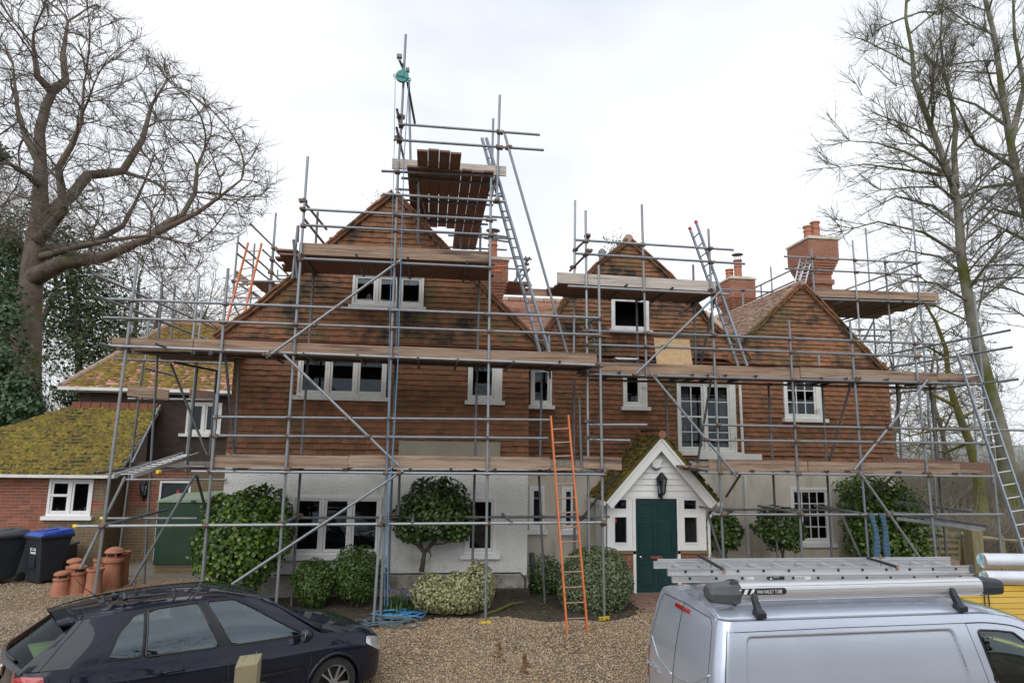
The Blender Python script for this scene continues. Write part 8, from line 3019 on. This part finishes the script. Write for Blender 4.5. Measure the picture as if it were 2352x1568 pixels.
# wheels
def car_wheel(cx, s, R=.316, wd=.2, parent=car, yface=.87):
	w = MB()
	y0 = s * (yface - wd)
	prof = [(R * .70, 0), (R * .92, .0), (R, .03), (R, wd - .03), (R * .93, wd - .003), (R * .72, wd)]
	if s < 0:
		w.lathe((cx, -yface, R), [(r, wd - h) for r, h in prof][::-1], 34, axis=1, cap=False)
	else:
		w.lathe((cx, yface - wd, R), prof, 34, axis=1, cap=False)
	wo_ = w.build('wheel', M['rubber'], parent, smooth=False)
	r = MB()
	yf = s * (yface - .025)
	for k in range(10):
		a = math.tau * k / 10 + (.09 if k % 2 else -.09)
		r.bar((cx + .05 * math.cos(a), yf, R + .05 * math.sin(a)), (cx + R * .68 * math.cos(a), yf - s * .008, R + R * .68 * math.sin(a)), .022, .03, up=(0, 1, 0))
	rim = [(R * .72, 0), (R * .72, .02), (R * .66, .02), (R * .66, 0)]
	r.lathe((cx, yf - .01, R), rim, 34, axis=1, cap=False)
	r.lathe((cx, yf - .015, R), [(.055, 0), (.06, .01), (.055, .03)], 16, axis=1)
	r.build('rim', M['alloy'], wo_)
	MB().lathe((cx, s * (yface - .12) - .005, R), [(R * .66, 0), (R * .66, .01)], 24, axis=1).build('brake_disc', M['iron'], wo_)
for cx in (.76, 3.33):
	for s in (-1, 1):
		car_wheel(cx, s)
# interior seen through the glass
it_ = MB()
it_.box(.5, 3.0, -.72, .72, .30, .55)
it_.box(2.65, 3.05, -.70, .70, .55, .93)
it_.build('cabin', M['seat'], car, bevel=.04)
for (x, y) in ((1.95, -.36), (1.95, .36), (1.05, -.36), (1.05, .36)):
	s = MB()
	s.hexa([(x - .02, y - .24, .5), (x + .12, y - .24, .5), (x + .12, y + .24, .5), (x - .02, y + .24, .5), (x - .26, y - .2, 1.08), (x - .16, y - .2, 1.08), (x - .16, y + .2, 1.08), (x - .26, y + .2, 1.08)])
	s.box(x - .29, x - .19, y - .12, y + .12, 1.12, 1.27)
	s.build('seat', M['seat'], car, bevel=.05)
sw = MB()
c = np.array([2.52, -.36, .93])
ring = [c + np.array([-.09 * math.sin(a), .185 * math.cos(a), .165 * math.sin(a)]) for a in np.linspace(0, math.tau, 25)]
sw.path(ring, .016, 6).bar(c + [0, -.17, 0], c + [0, .17, 0], .04, .02).path([c, c + np.array([.25, 0, -.12])], .04, 6)
sw.build('steering_wheel', M['trim'], car)
ps = MB().hexa([(.22, -.60, .985), (.72, -.60, .985), (.72, .60, .985), (.22, .60, .985), (.22, -.60, 1.0), (.72, -.6, 1.0), (.72, .6, 1.0), (.22, .6, 1.0)])
ps.build('parcel_shelf', M['shelf'], car)
# rear wiper and roof aerial
a0, a1 = RW_.off(0.0, .08, .02), RW_.off(-.62 if False else .55, .10, .02)
MB().path([a0, (np.array(a0) + a1) / 2, a1], [.022, .02, .010], 6).build('rear_wiper', M['trim'], car)
MB().lathe((.82, 0, 1.487), [(.05, 0), (.03, .02), (.012, .045), (.006, .06)], 12).path([(.82, 0, 1.50), (.62, 0, 1.66), (.50, 0, 1.80)], [.006, .004, .003], 5).build('aerial', M['trim'], car)
CAR_POS = (-4.335, 8.083, -.23, rad(34))
place_vehicle(car, *CAR_POS)
# camera gimbal left on the roof
def car_w(x, y, z):
	cs, sn = math.cos(CAR_POS[3]), math.sin(CAR_POS[3])
	return np.array([CAR_POS[0] + cs * x - sn * y, CAR_POS[1] + sn * x + cs * y, CAR_POS[2] + z])
gz = 1.52
gb_ = thing('camera_gimbal', car_w(1.1, -.22, gz), 'black folding camera gimbal lying on the roof of the dark car', 'camera gimbal')
g = MB()
A0, A1 = car_w(1.05, -.25, gz + .03), car_w(1.42, -.30, gz + .03)
g.tube(A0, A0 + (A1 - A0) * .55, .022, 10).tube(A0 + (A1 - A0) * .55, A1, .014, 10).tube(A0 + (A1 - A0) * .2, A0 + (A1 - A0) * .3, .027, 10)
g.build('grip', M['plastic_black'], gb_)
g = MB()
B0 = car_w(.98, -.22, gz + .035)
g.path([A0, B0, car_w(.93, -.14, gz + .04), car_w(.86, -.16, gz + .05)], .018, 8).tube(car_w(.99, -.26, gz + .012), car_w(.99, -.20, gz + .07), .026, 10).tube(car_w(.90, -.18, gz + .02), car_w(.90, -.12, gz + .06), .028, 10)
g.bar(car_w(.83, -.20, gz + .05), car_w(.95, -.14, gz + .06), .04, .015).tube(car_w(1.1, -.26, gz + .05), car_w(1.1, -.26, gz + .10), .02, 8)
g.build('arm', M['plastic_black'], gb_)

# ------------------------------------------------------------------ silver panel van (x forward from the rear doors, right side is -y)
van = thing('parked_van', (0, 0, 0), 'silver panel van at the lower right with a loaded roof rack', 'van')
HW = curve([(.30, .86), (.5, .925), (.9, .952), (1.15, .945), (1.4, .915), (1.6, .885), (1.8, .845), (1.87, .825)])     # half width by height
roof_c = curve([(0, 1.955), (.3, 1.97), (2.0, 1.975), (3.0, 1.965), (3.3, 1.935), (3.6, 1.85), (4.0, 1.62), (4.4, 1.36), (4.7, 1.18), (4.88, 1.05)])
drop = curve([(0, 0), (3.2, 0), (3.55, .04), (3.85, .14), (4.2, .38), (4.5, .60), (4.88, .82)])
lean = curve([(.3, .0), (1.0, .0), (1.3, .03), (1.6, .09), (1.8, .14), (1.95, .20), (2.0, .24)])
def rnd_plan(x):        # plan rounding at the rear corners
	R = .13
	if x >= R:
		return 0.0
	return R - math.sqrt(max(0, R * R - (R - x) ** 2))
panel = (.33, 2.96, .80, 1.725, .06)        # pressed rectangle: x0, x1, z0, z1, corner radius
def press(x, z):
	x0, x1, z0, z1, r = panel
	x1 = x1 + (1.25 - z) * .22
	dx, dz = max(x0 + r - x, x - (x1 - r), 0), max(z0 + r - z, z - (z1 - r), 0)
	d = math.hypot(dx, dz) - r
	if dx == 0 or dz == 0:
		d = max(x0 - x, x - x1, z0 - z, z - z1)
	t = min(1, max(0, -d / .022))
	return .018 * t * t * (3 - 2 * t)
def vside(sgn):
	def f(x, z):
		zz = z - drop(x) * max(0, (z - 1.05)) / .82 * .9
		xx = x + lean(z) * max(0, 1 - x / .9)
		y = HW(z) - rnd_plan(x) * 1.0 - press(x, z)
		if x > 3.7:
			y -= .05 * ((x - 3.7) / 1.2) ** 2
		return (xx, sgn * y, zz)
	return f
vx = np.concatenate([.13 * (1 - np.cos(np.linspace(0, math.pi / 2, 9))), np.linspace(.17, .46, 30), np.linspace(.55, 2.8, 42), np.linspace(2.83, 3.25, 36), np.linspace(3.3, 4.88, 34)])
vz = np.concatenate([np.linspace(.30, .8, 8), np.linspace(.84, .98, 8), np.linspace(1.02, 1.55, 16), np.linspace(1.565, 1.87, 34)])
shell = MB()
wdoor = rounded([(3.30, 1.10), (4.22, 1.10), (4.10, 1.25), (3.80, 1.60), (3.62, 1.70), (3.16, 1.70)], .10)
VP = {}
for sgn in (-1, 1):
	VP[sgn] = Patch(vside(sgn), vx, vz)
	VP[sgn].mesh(shell, [wdoor], flip=sgn > 0)
# roof with rounded shoulders and long shallow ribs
def vroof(x, t):            # t -1..1
	s_ = vside(1)(x, 1.87)
	yb = s_[1]
	a = abs(t)
	y = yb * a
	edge = s_[2]
	c = max(roof_c(x), edge + .05)
	k = 1 - a ** 4.5
	z = edge + (c - edge) * (k ** .75 if k > 0 else 0)
	xr = s_[0] + .06 * (1 - a) * max(0, 1 - x / .9)
	rib = 0
	if .5 < x < 3.3:
		for c0 in (.30, .44, .58):
			rib += .007 * math.exp(-((a - c0) / .028) ** 2) * min(1, (x - .5) / .1, (3.3 - x) / .1)
	return (xr, -t * yb, z + rib)
VR = Patch(vroof, vx, np.concatenate([np.linspace(-1, -.8, 9), np.linspace(-.78, .78, 61), np.linspace(.8, 1, 9)]))
VR.mesh(shell)
# rear doors face
def vrear(u, z):            # u -1..1
	s_ = vside(1)(0, min(z, 1.87))
	w = s_[1]
	x = lean(z) - .035 * (1 - u * u)
	if z > 1.87:
		k = (z - 1.87) / .09
		w = w * (1 - .02 * k)
	return (x, -u * w, z)
vrz = np.concatenate([np.linspace(.30, 1.0, 12), np.linspace(1.04, 1.87, 26)])
VRR = Patch(vrear, np.linspace(-1, 1, 41), vrz)
VRR.mesh(shell, flip=False)
# cap between rear doors and roof
def vcap(u, v):
	a, b = np.array(vrear(u, 1.87)), np.array(vroof(0, u))
	m = (a + b) / 2 + np.array([-.012, 0, .012])
	return (1 - v) ** 2 * a + 2 * v * (1 - v) * m + v * v * b
Patch(vcap, np.linspace(-1, 1, 41), np.linspace(0, 1, 7)).mesh(shell, flip=False)
# nose
def vnose(u, v):
	s_ = np.array(vside(1)(4.88, lerp(.3, 1.87, v)))
	return (s_[0] + .06 * (1 - u * u), -u * s_[1], s_[2])
Patch(vnose, np.linspace(-1, 1, 13), np.linspace(0, 1, 8)).mesh(shell, flip=True)
vb = shell.build('body', M['paint_silver'], van, smooth=True)
wm = vb.modifiers.new('weld', 'WELD')
wm.merge_threshold = .003
# shut lines
mb = MB()
for sgn in (-1, 1):
	s_ = 1 if sgn < 0 else -1
	P_ = VP[sgn]
	P_.line(mb, [(.105, .35), (.105, 1.0), (.09, 1.5), (.08, 1.78)], .005, -.001, s_, 5)
	P_.line(mb, [(.10, 1.765), (1.5, 1.775), (3.03, 1.775)], .0045, -.001, s_, 5, seg=12)
	P_.line(mb, [(3.03, 1.775), (3.75, 1.775), (4.0, 1.72), (4.3, 1.5)], .007, 0, s_, 5, seg=10)
	P_.line(mb, [(3.03, 1.775), (3.10, 1.5), (3.20, 1.1), (3.26, .5)], .004, -.001, s_, 5)
x0_, x1_, z0_, z1_, r_ = panel
VP[-1].line(mb, rounded([(x0_ + .012, z0_), (x1_ + .11, z0_), (x1_ + (1.25 - z1_) * .22 - .012, z1_ - .012), (x0_ + .012, z1_ - .012)], .06), .0035, -.002, 1, 5, closed=True, seg=3)
VRR.line(mb, [(-.06 * 0, .32), (0, 1.2), (0, 1.87)], .005, 0, 1, 5, seg=10)
for z in (.0,):
	VRR.line(mb, [(-.93, .4), (-.93, 1.5), (-.92, 1.78), (-.85, 1.85), (0, 1.875), (.85, 1.85), (.92, 1.78), (.93, 1.5), (.93, .4)], .0045, 0, 1, 5)
for t in (-.66, .66):
	VR.line(mb, [(.12, t * 1.15), (1.2, t * 1.0), (3.3, t)], .002, 0, 1, 4, seg=10) if False else None
mb.build('shut_lines', M['rubber'], van)
# bright swage on the rear doors, badge, lamps
mb = MB()
VRR.line(mb, [(.96, 1.335), (.55, 1.16), (.04, 1.10)], .011, .0, 1, 8, seg=8)
VRR.line(mb, [(-.96, 1.335), (-.55, 1.16), (-.04, 1.10)], .011, .0, 1, 8, seg=8)
mb.build('swage', M['paint_silver'], van, smooth=True)
for a, b in ((-.27, -.006), (.006, .27)):
	g = MB()
	VRR.panel(g, [(a, 1.797), (b, 1.797), (b, 1.833), (a, 1.833)], -.012)
	VRR.panel(g, [(a, 1.797), (b, 1.797), (b, 1.833), (a, 1.833)], .012)
	g.hexa([vrear(a, 1.797), vrear(b, 1.797), tuple(np.array(vrear(b, 1.797)) - [.014, 0, 0]), tuple(np.array(vrear(a, 1.797)) - [.014, 0, 0]),
			vrear(a, 1.835), vrear(b, 1.835), tuple(np.array(vrear(b, 1.835)) - [.014, 0, 0]), tuple(np.array(vrear(a, 1.835)) - [.014, 0, 0])])
	g.build('brake_lamp', M['tail_red'], van)
for s in (-1, 1):
	g = MB()
	g.hexa([tuple(np.array(vrear(s * .96, .85)) - [.01, 0, 0]), tuple(np.array(vrear(s * .99, .85)) - [.01, 0, 0]), tuple(np.array(vrear(s * .99, .85)) + [.05, 0, 0]), tuple(np.array(vrear(s * .96, .85)) + [.05, 0, 0]),
			tuple(np.array(vrear(s * .965, 1.2)) - [.01, 0, 0]), tuple(np.array(vrear(s * .99, 1.2)) - [.01, 0, 0]), tuple(np.array(vrear(s * .99, 1.2)) + [.05, 0, 0]), tuple(np.array(vrear(s * .965, 1.2)) + [.05, 0, 0])])
	g.build('tail_lamp', M['tail_red'], van)
MB().hexa([(-.06, -.9, .28), (.1, -.9, .28), (.1, .9, .28), (-.06, .9, .28), (-.07, -.88, .52), (.1, -.88, .52), (.1, .88, .52), (-.07, .88, .52)]).build('bumper', M['plastic_black'], van, bevel=.03)
def text_mesh(txt, size, name='lettering', ext=.002):
	cu = bpy.data.curves.new(name, 'FONT')
	cu.body, cu.size, cu.extrude = txt, size, ext
	cu.align_x = 'LEFT'
	cu.resolution_u = 2
	o = bpy.data.objects.new(name, cu)
	COL.objects.link(o)
	dg = bpy.context.evaluated_depsgraph_get()
	me = bpy.data.meshes.new_from_object(o.evaluated_get(dg))
	bpy.data.objects.remove(o)
	me.materials.clear()
	return me
tm = text_mesh('TRANSPORTER', .062)
tx = put('badge', tm, M['chrome'], van)
tx.matrix_local = Matrix(((0, 0, -1, -.040), (-1, 0, 0, .80), (0, 1, 0, 1.005), (0, 0, 0, 1)))
mb = MB()
MB().box(-.05, -.02, .3, .55, .58, .72).build('number_plate', M['yellow'], van)
# side windows of the cab, with black surround; far side too
for sgn in (-1, 1):
	s_ = 1 if sgn < 0 else -1
	mb = MB()
	VP[sgn].line(mb, wdoor, .013, .0, s_, 6, closed=True, seg=2)
	mb.build('window_surround', M['trim'], van)
	g = MB()
	VP[sgn].panel(g, wdoor, -.004, s_)
	g.build('side_window', M['van_glass'], van, smooth=True)
# windscreen as glass over the nose slope
def vws(u, v):
	a = np.array(vroof(lerp(4.30, 3.60, v), u))
	return a + np.array([.012, 0, .012])
g = MB()
Patch(vws, np.linspace(-.9, .9, 13), np.linspace(0, 1, 8)).mesh(g)
g.build('windscreen', M['van_glass'], van, smooth=True)
# cab interior
MB().box(3.0, 4.6, -.80, .80, .45, .60).build('cab_floor', M['seat'], van)
MB().box(4.15, 4.55, -.78, .78, .60, 1.12).build('dashboard', M['seat'], van, bevel=.05)
MB().box(2.98, 3.02, -.80, .80, .45, 1.75).build('bulkhead', M['seat'], van)
for y in (-.42, .42):
	MB().hexa([(3.25, y - .25, .6), (3.40, y - .25, .6), (3.40, y + .25, .6), (3.25, y + .25, .6), (3.05, y - .22, 1.28), (3.16, y - .22, 1.28), (3.16, y + .22, 1.28), (3.05, y + .22, 1.28)]).box(3.03, 3.13, y - .13, y + .13, 1.32, 1.50).build('seat', M['plastic_grey'], van, bevel=.04)
c = np.array([3.95, -.42, 1.16])
MB().path([c + np.array([-.10 * math.sin(a), .21 * math.cos(a), .17 * math.sin(a)]) for a in np.linspace(0, math.tau, 25)], .017, 6).bar(c + [0, -.19, 0], c + [0, .19, 0], .04, .02).build('steering_wheel', M['plastic_grey'], van)
MB().box(4.18, 4.45, -.5, .2, 1.121, 1.135).build('papers', M['sticker'], van)
for cx in (.95, 3.95):
	for s in (-1, 1):
		w = MB()
		w.lathe((cx, s * .93 - (.0 if s < 0 else .22), .33), [(.2, 0), (.31, .0), (.33, .03), (.33, .19), (.31, .22), (.2, .22)], 28, axis=1)
		w.build('wheel', M['rubber'], van)
VAN_POS = (2.85, 7.71, -.52, rad(3.6))
place_vehicle(van, *VAN_POS)
def van_w(x, y, z):
	cs, sn = math.cos(VAN_POS[3]), math.sin(VAN_POS[3])
	return np.array([VAN_POS[0] + cs * x - sn * y, VAN_POS[1] + sn * x + cs * y, VAN_POS[2] + z])
def van_px(px, py, y):
	"""point of the survey on the van's vertical plane at lateral offset y, in van coordinates"""
	d = FWD + (px - IMG_W / 2) / F_PX * RGT - (py - IMG_H / 2) / F_PX * UPV
	cs, sn = math.cos(VAN_POS[3]), math.sin(VAN_POS[3])
	n = np.array([-sn, cs, 0])
	t = (n @ (np.array([VAN_POS[0], VAN_POS[1], 0]) - np.array([CAM[0], CAM[1], 0])) + y) / (n @ d)
	p = CAM + t * d - np.array(VAN_POS[:3])
	return np.array([p[0] * cs + p[1] * sn, y, p[2]])
# roof bars with angled feet
yt_ = -.62
f1, f2 = van_px(1745, 1405, -.80), van_px(2207, 1398, -.80)
bars = []
for f in (f1, f2):
	x = f[0]
	rb = thing('roof_bar', van_w(x, 0, 2.0), ('rear', 'front')[f is f2] + ' roof bar of the silver van with angled black feet', 'roof bar', 'roof bars of the van')
	rb.location = van_w(x, 0, 0)
	rb.rotation_euler.z = VAN_POS[3]
	OFF[rb.name] = np.array([x, 0, 0])
	for s in (-1, 1):
		ft = MB()
		zf = 1.885
		ft.hexa([(x - .06, s * .84, zf), (x + .06, s * .84, zf), (x + .06, s * .74, zf + .035), (x - .06, s * .74, zf + .035), (x - .05, s * .85, zf + .06), (x + .05, s * .85, zf + .06), (x + .05, s * .75, zf + .09), (x - .05, s * .75, zf + .09)])
		ft.hexa([(x - .035, s * .83, zf + .05), (x + .035, s * .83, zf + .05), (x + .035, s * .75, zf + .05), (x - .035, s * .75, zf + .05), (x - .03, s * .72, zf + .23), (x + .02, s * .72, zf + .23), (x + .02, s * .64, zf + .24), (x - .03, s * .64, zf + .24)])
		fo = ft.build('foot', M['plastic_black'], rb, bevel=.008)
		MB().tube((x, s * .80, zf + .17), (x, s * .77, zf + .165), .008, 8).build('bolt', M['chrome'], fo)
	MB().bar((x, -.70, 2.10), (x, .70, 2.10), .04, .03).build('beam', M['alu'], rb)
	bars.append(rb)
# long pipe carrier tube on the near side, with end caps and printed label
p0, p1 = van_px(1690, 1352, -.60), van_px(2245, 1351, -.60)
zc_, hr = (p0[2] + p1[2]) / 2, .098
tb_ = thing('pipe_carrier', van_w(0, 0, 0), 'long silver pipe carrier tube with dark end caps on the van roof', 'pipe carrier')
tb_.rotation_euler.z = VAN_POS[3]
OFF[tb_.name] = np.zeros(3)
def tube_prof(x, y, z, r):
	pts = []
	for (a, k) in ((-160, 1), (-120, .98), (-70, .98), (-20, 1), (20, 1.0), (60, 1.02), (90, 1.02), (120, 1.02), (160, 1)):
		pts.append((x, y - r * k * 0 + r * k * math.cos(rad(a)), z + r * k * math.sin(rad(a))))
	return pts
def loft(mb, rings, cap=True):
	n = len(rings[0])
	V = [p for r in rings for p in r]
	Fc = []
	for i in range(len(rings) - 1):
		for k in range(n):
			j = (k + 1) % n
			Fc.append((i * n + k, i * n + j, (i + 1) * n + j, (i + 1) * n + k))
	if cap:
		Fc += [tuple(range(n - 1, -1, -1)), tuple(range(len(V) - n, len(V)))]
	mb.add(V, Fc)
def oval(x, y, z, ry, rz, n=20, sq=3.0, sh=0.0):
	o = []
	for k in range(n):
		a = math.tau * k / n
		c, s = math.cos(a), math.sin(a)
		o.append((x + sh * s, y + ry * math.copysign(abs(c) ** (2 / sq), c), z + rz * math.copysign(abs(s) ** (2 / sq), s)))
	return o
x0_, x1_ = p0[0], p1[0]
mb = MB()
loft(mb, [oval(x0_, -.60, zc_, hr, hr, 28, 2.7), oval(x1_, -.60, zc_, hr, hr, 28, 2.7)])
tub = mb.build('tube', M['alu'], tb_, smooth=False)
for zz in (.072, -.075):
	MB().tube((x0_ + .01, -.60 - hr * .88, zc_ + zz), (x1_ - .01, -.60 - hr * .88, zc_ + zz), .003, 5).build('rib', M['alu'], tub)
q0, q1 = van_px(1612, 1350, -.60), van_px(2294, 1354, -.60)
mb = MB()
loft(mb, [oval(q0[0] + .05, -.60, zc_ + .005, hr * .80, hr * .62, 8, 2.6), oval(q0[0] + .085, -.60, zc_ - .0, hr * 1.15, hr * 1.05, 8, 2.6), oval(x0_ - .04, -.60, zc_ - .005, hr * 1.25, hr * 1.30, 8, 2.6), oval(x0_ + .015, -.60, zc_, hr * 1.12, hr * 1.12, 8, 2.6)])
c0 = mb.build('end_cap', M['plastic_grey'], tb_, bevel=.01)
MB().hexa([(x0_ - .10, -.68, zc_ + hr * 1.05), (x0_ + .0, -.68, zc_ + hr * 1.12), (x0_ + .0, -.53, zc_ + hr * 1.12), (x0_ - .10, -.53, zc_ + hr * 1.05), (x0_ - .04, -.66, zc_ + hr * 1.3), (x0_ + .0, -.66, zc_ + hr * 1.3), (x0_ + .0, -.55, zc_ + hr * 1.3), (x0_ - .04, -.55, zc_ + hr * 1.3)]).build('hinge', M['plastic_black'], c0)
MB().tube((x0_ - .05, -.66, zc_ - hr * 1.08), (x0_ - .05, -.66, zc_ - hr * 1.25), .022, 8).build('catch', M['plastic_black'], c0)
mb = MB()
loft(mb, [oval(x1_ - .02, -.60, zc_, hr * 1.06, hr * 1.06, 12, 3), oval(x1_ + .06, -.60, zc_, hr * 1.08, hr * 1.06, 12, 3), oval(q1[0] - .02, -.60, zc_ - .01, hr * .95, hr * .88, 12, 3), oval(q1[0], -.60, zc_ - .01, hr * .7, hr * .7, 12, 3)])
mb.build('end_cap', M['plastic_black'], tb_, bevel=.01)
# printed label: black band with slanting stripes and words
yl = -.60 - hr - .0035
l0_, l1_ = van_px(1674, 1360, yl), van_px(1807, 1358, yl)
lz_, lh = (l0_[2] + l1_[2]) / 2 + .004, .033
lx0, lx1 = l0_[0], l1_[0]
band = MB()
seg_ = [(lx0, lz_ - lh), (lx1 - lh, lz_ - lh)] + [(lx1 - lh + lh * math.sin(a), lz_ - lh * math.cos(a)) for a in np.linspace(.2, math.pi - .2, 7)] + [(lx1 - lh, lz_ + lh), (lx0, lz_ + lh)]
band.prism_y(seg_, yl - .001, yl + .012)
lb_ = band.build('label', M['ink'], tb_)
Ll = lx1 - lx0
for k, (s0, w) in enumerate(((.0, .085), (.125, .075), (.245, .075), (.36, .07))):
	a = lx0 + Ll * s0
	b = a + Ll * w
	MB().prism_y([(a, lz_ - lh * .8), (b - Ll * .02, lz_ - lh * .8), (b + Ll * .02, lz_ + lh * .8), (a + Ll * .04, lz_ + lh * .8)], yl - .003, yl - .0012).build('stripe', M['sticker'], lb_)
tm = text_mesh('VAN VAULT TUBE', .036, ext=.0006)
tx = put('lettering', tm, M['sticker'], lb_)
wdt = max(v.co.x for v in tm.vertices)
ss = Ll * .44 / wdt
tx.matrix_local = Matrix(((ss, 0, 0, lx0 + Ll * .48), (0, 0, -1, yl - .0022), (0, 1.5, 0, lz_ - .020), (0, 0, 0, 1)))
# triple aluminium ladder strapped on the rack
lad = thing('roof_ladder', van_w(0, 0, 0), 'triple aluminium extension ladder clamped flat on top of the van', 'ladder')
lad.rotation_euler.z = VAN_POS[3]
OFF[lad.name] = np.zeros(3)
def stile(pa, pb, y, h, t=.028):
	a, b = van_px(*pa, y), van_px(*pb, y)
	mb = MB()
	mb.hexa([(a[0], y - t / 2, a[2] - h), (b[0], y - t / 2, b[2] - h), (b[0], y + t / 2, b[2] - h), (a[0], y + t / 2, a[2] - h), (a[0], y - t / 2, a[2]), (b[0], y - t / 2, b[2]), (b[0], y + t / 2, b[2]), (a[0], y + t / 2, a[2])])
	# outward flanges
	for z in (0, -h):
		mb.hexa([(a[0], y - t * .9, a[2] + z - .004), (b[0], y - t * .9, b[2] + z - .004), (b[0], y + t * .5, b[2] + z - .004), (a[0], y + t * .5, a[2] + z - .004), (a[0], y - t * .9, a[2] + z + .004), (b[0], y - t * .9, b[2] + z + .004), (b[0], y + t * .5, b[2] + z + .004), (a[0], y + t * .5, a[2] + z + .004)])
	st = mb.build('stile', M['alu'], lad)
	return a, b, st
s1a, s1b, st1 = stile((1543, 1320), (2236, 1317), -.30, .075)
s2a, s2b, st2 = stile((1533, 1306), (2226, 1299), -.26, .068)
s3a, s3b, st3 = stile((1501, 1289), (2180, 1283), .12, .072)
s4a, s4b, st4 = stile((1510, 1284), (2180, 1279), .16, .066)
for (a, b, y, n, h) in ((s1a, s1b, -.30, 12, .075), (s2a, s2b, -.26, 12, .068)):
	for k in range(n):
		f = (k + .65) / (n + .3)
		p = a + (b - a) * f
		MB().box(p[0] - .013, p[0] + .013, y - .022, y - .0145, p[2] - h * .62, p[2] - h * .62 + .026).build('rung_end', M['ink'], lad)
for k in range(12):
	f = (k + .75) / 12.3
	p, q = s2a + (s2b - s2a) * f, s3a + (s3b - s3a) * f
	MB().bar((p[0], -.245, p[2] - .035), (p[0] - .005, .105, q[2] - .03), .03, .03).build('rung', M['alu'], lad)
	p = s1a + (s1b - s1a) * f
	MB().bar((p[0], -.285, p[2] - .045), (p[0], .145, p[2] - .045), .03, .03).build('rung', M['alu'], lad)
for (e, y) in ((s1b, -.30), (s2b, -.26)):
	MB().box(e[0] - .012, e[0] + .035, y - .03, y + .03, e[2] - .085, e[2] + .012).build('end_cap', M['plastic_grey'], lad)
# stickers on the outer stile
def sticker(pxa, pxb, dz0, dz1, m, name='sticker'):
	a, b = van_px(pxa, 1325, -.317), van_px(pxb, 1325, -.317)
	f = lambda x: s1a[2] + (s1b[2] - s1a[2]) * (x - s1a[0]) / (s1b[0] - s1a[0])
	return MB().box(a[0], b[0], -.3165, -.3145, f(a[0]) + dz0, f(a[0]) + dz1).build(name, m, lad), a[0], b[0], f(a[0])
w_, xa_, xb_, zf_ = sticker(1765, 1802, -.056, -.018, M['ink'], 'warning_label')
MB().prism_y([(xa_ + .012, zf_ - .050), (xa_ + .05, zf_ - .050), (xa_ + .031, zf_ - .024)], -.3178, -.3168).build('triangle', M['sticker'], w_)
tm = text_mesh('WARNING', .016, ext=.0003)
tx = put('lettering', tm, M['sticker'], w_)
tx.matrix_local = Matrix(((1, 0, 0, xa_ + .056), (0, 0, -1, -.3172), (0, 1, 0, zf_ - .034), (0, 0, 0, 1)))
for k in range(2):
	MB().box(xa_ + .056, xb_ - .03, -.3174, -.3168, zf_ - .044 - k * .008, zf_ - .041 - k * .008).build('print', M['plastic_grey'], w_)
w2, xa_, xb_, zf_ = sticker(1713, 1732, -.054, -.02, M['sticker'])
tm = text_mesh('EN131', .018, ext=.0003)
tx = put('lettering', tm, M['plastic_grey'], w2)
tx.matrix_local = Matrix(((1, 0, 0, xa_ + .004), (0, 0, -1, -.3172), (0, 1, 0, zf_ - .045), (0, 0, 0, 1)))
w3, xa_, xb_, zf_ = sticker(1826, 1862, -.058, -.016, M['sticker'])
for k in range(6):
	MB().box(xa_ + .01 + k * .02, xa_ + .02 + k * .02, -.3174, -.3168, zf_ - .05, zf_ - .026).build('print', M['plastic_grey'], w3)
# ladder clamps over the stiles
for (pa, pb, pc) in (((1604, 1274), (1663, 1308), (1640, 1283)), ((1988, 1279), (2060, 1301), (2030, 1290))):
	y0, y1 = .18, -.34
	a, b = van_px(*pa, y0), van_px(*pb, y1)
	cl = thing('ladder_clamp', van_w(0, 0, 0), ('rear', 'front')[pa[0] > 1800] + ' black steel clamp bar holding the ladder on the van', 'clamp', 'ladder clamps on the van')
	cl.rotation_euler.z = VAN_POS[3]
	OFF[cl.name] = np.zeros(3)
	MB().bar(a, b, .03, .025).build('bar', M['iron'], cl)
	m_ = (a + b) / 2
	MB().tube(m_ + [0, 0, .09], m_ - [0, 0, .35], .006, 6).tube(m_ + [-.06, 0, .05], m_ + [.06, 0, .045], .007, 6).box(b[0] - .012, b[0] + .012, b[1] - .012, b[1] + .012, b[2] - .04, b[2] + .02).build('screw', M['rung'], cl)

# clipped hedge along the near side, behind the viewer
hg = thing('hedge', (-3, -7, -.8), 'tall clipped evergreen hedge along the near edge of the drive, behind the viewer', 'hedge')
hc = [(x, -7 + .2 * math.sin(x), .3) for x in np.arange(-22, 20, 1.6)] + [(x + .8, -7.1, 1.5) for x in np.arange(-22, 20, 1.6)]
V, Fc = leaf_cloud(hc, [(1.2, .8, 1.2)] * len(hc), 9000, .3, 91, shell=.5)
put('foliage', np_mesh('foliage', V, Fc, OFF[hg.name]), M['holly'], hg, kind='stuff')
MB().box(-23, 21, -7.6, -6.6, -1.2, 2.0).build('stems', M['bark'], hg)
# bare trees on the camera's side of the drive, mirrored in the car's windows
for i, (x, y, k, s) in enumerate(((7.5, -9, 0, .95), (1.5, -15, 1, 1.1), (11, -10.5, 2, 1.0), (13.5, -6, 1, .9), (-12, -13, 1, 1.1))):
	wood_tree((x, y, -.8), k, s, R_.uniform(0, 6), 'bare tree standing on the near side of the drive, behind the viewer', 'bark', 'twig', 'bare trees behind the viewer')
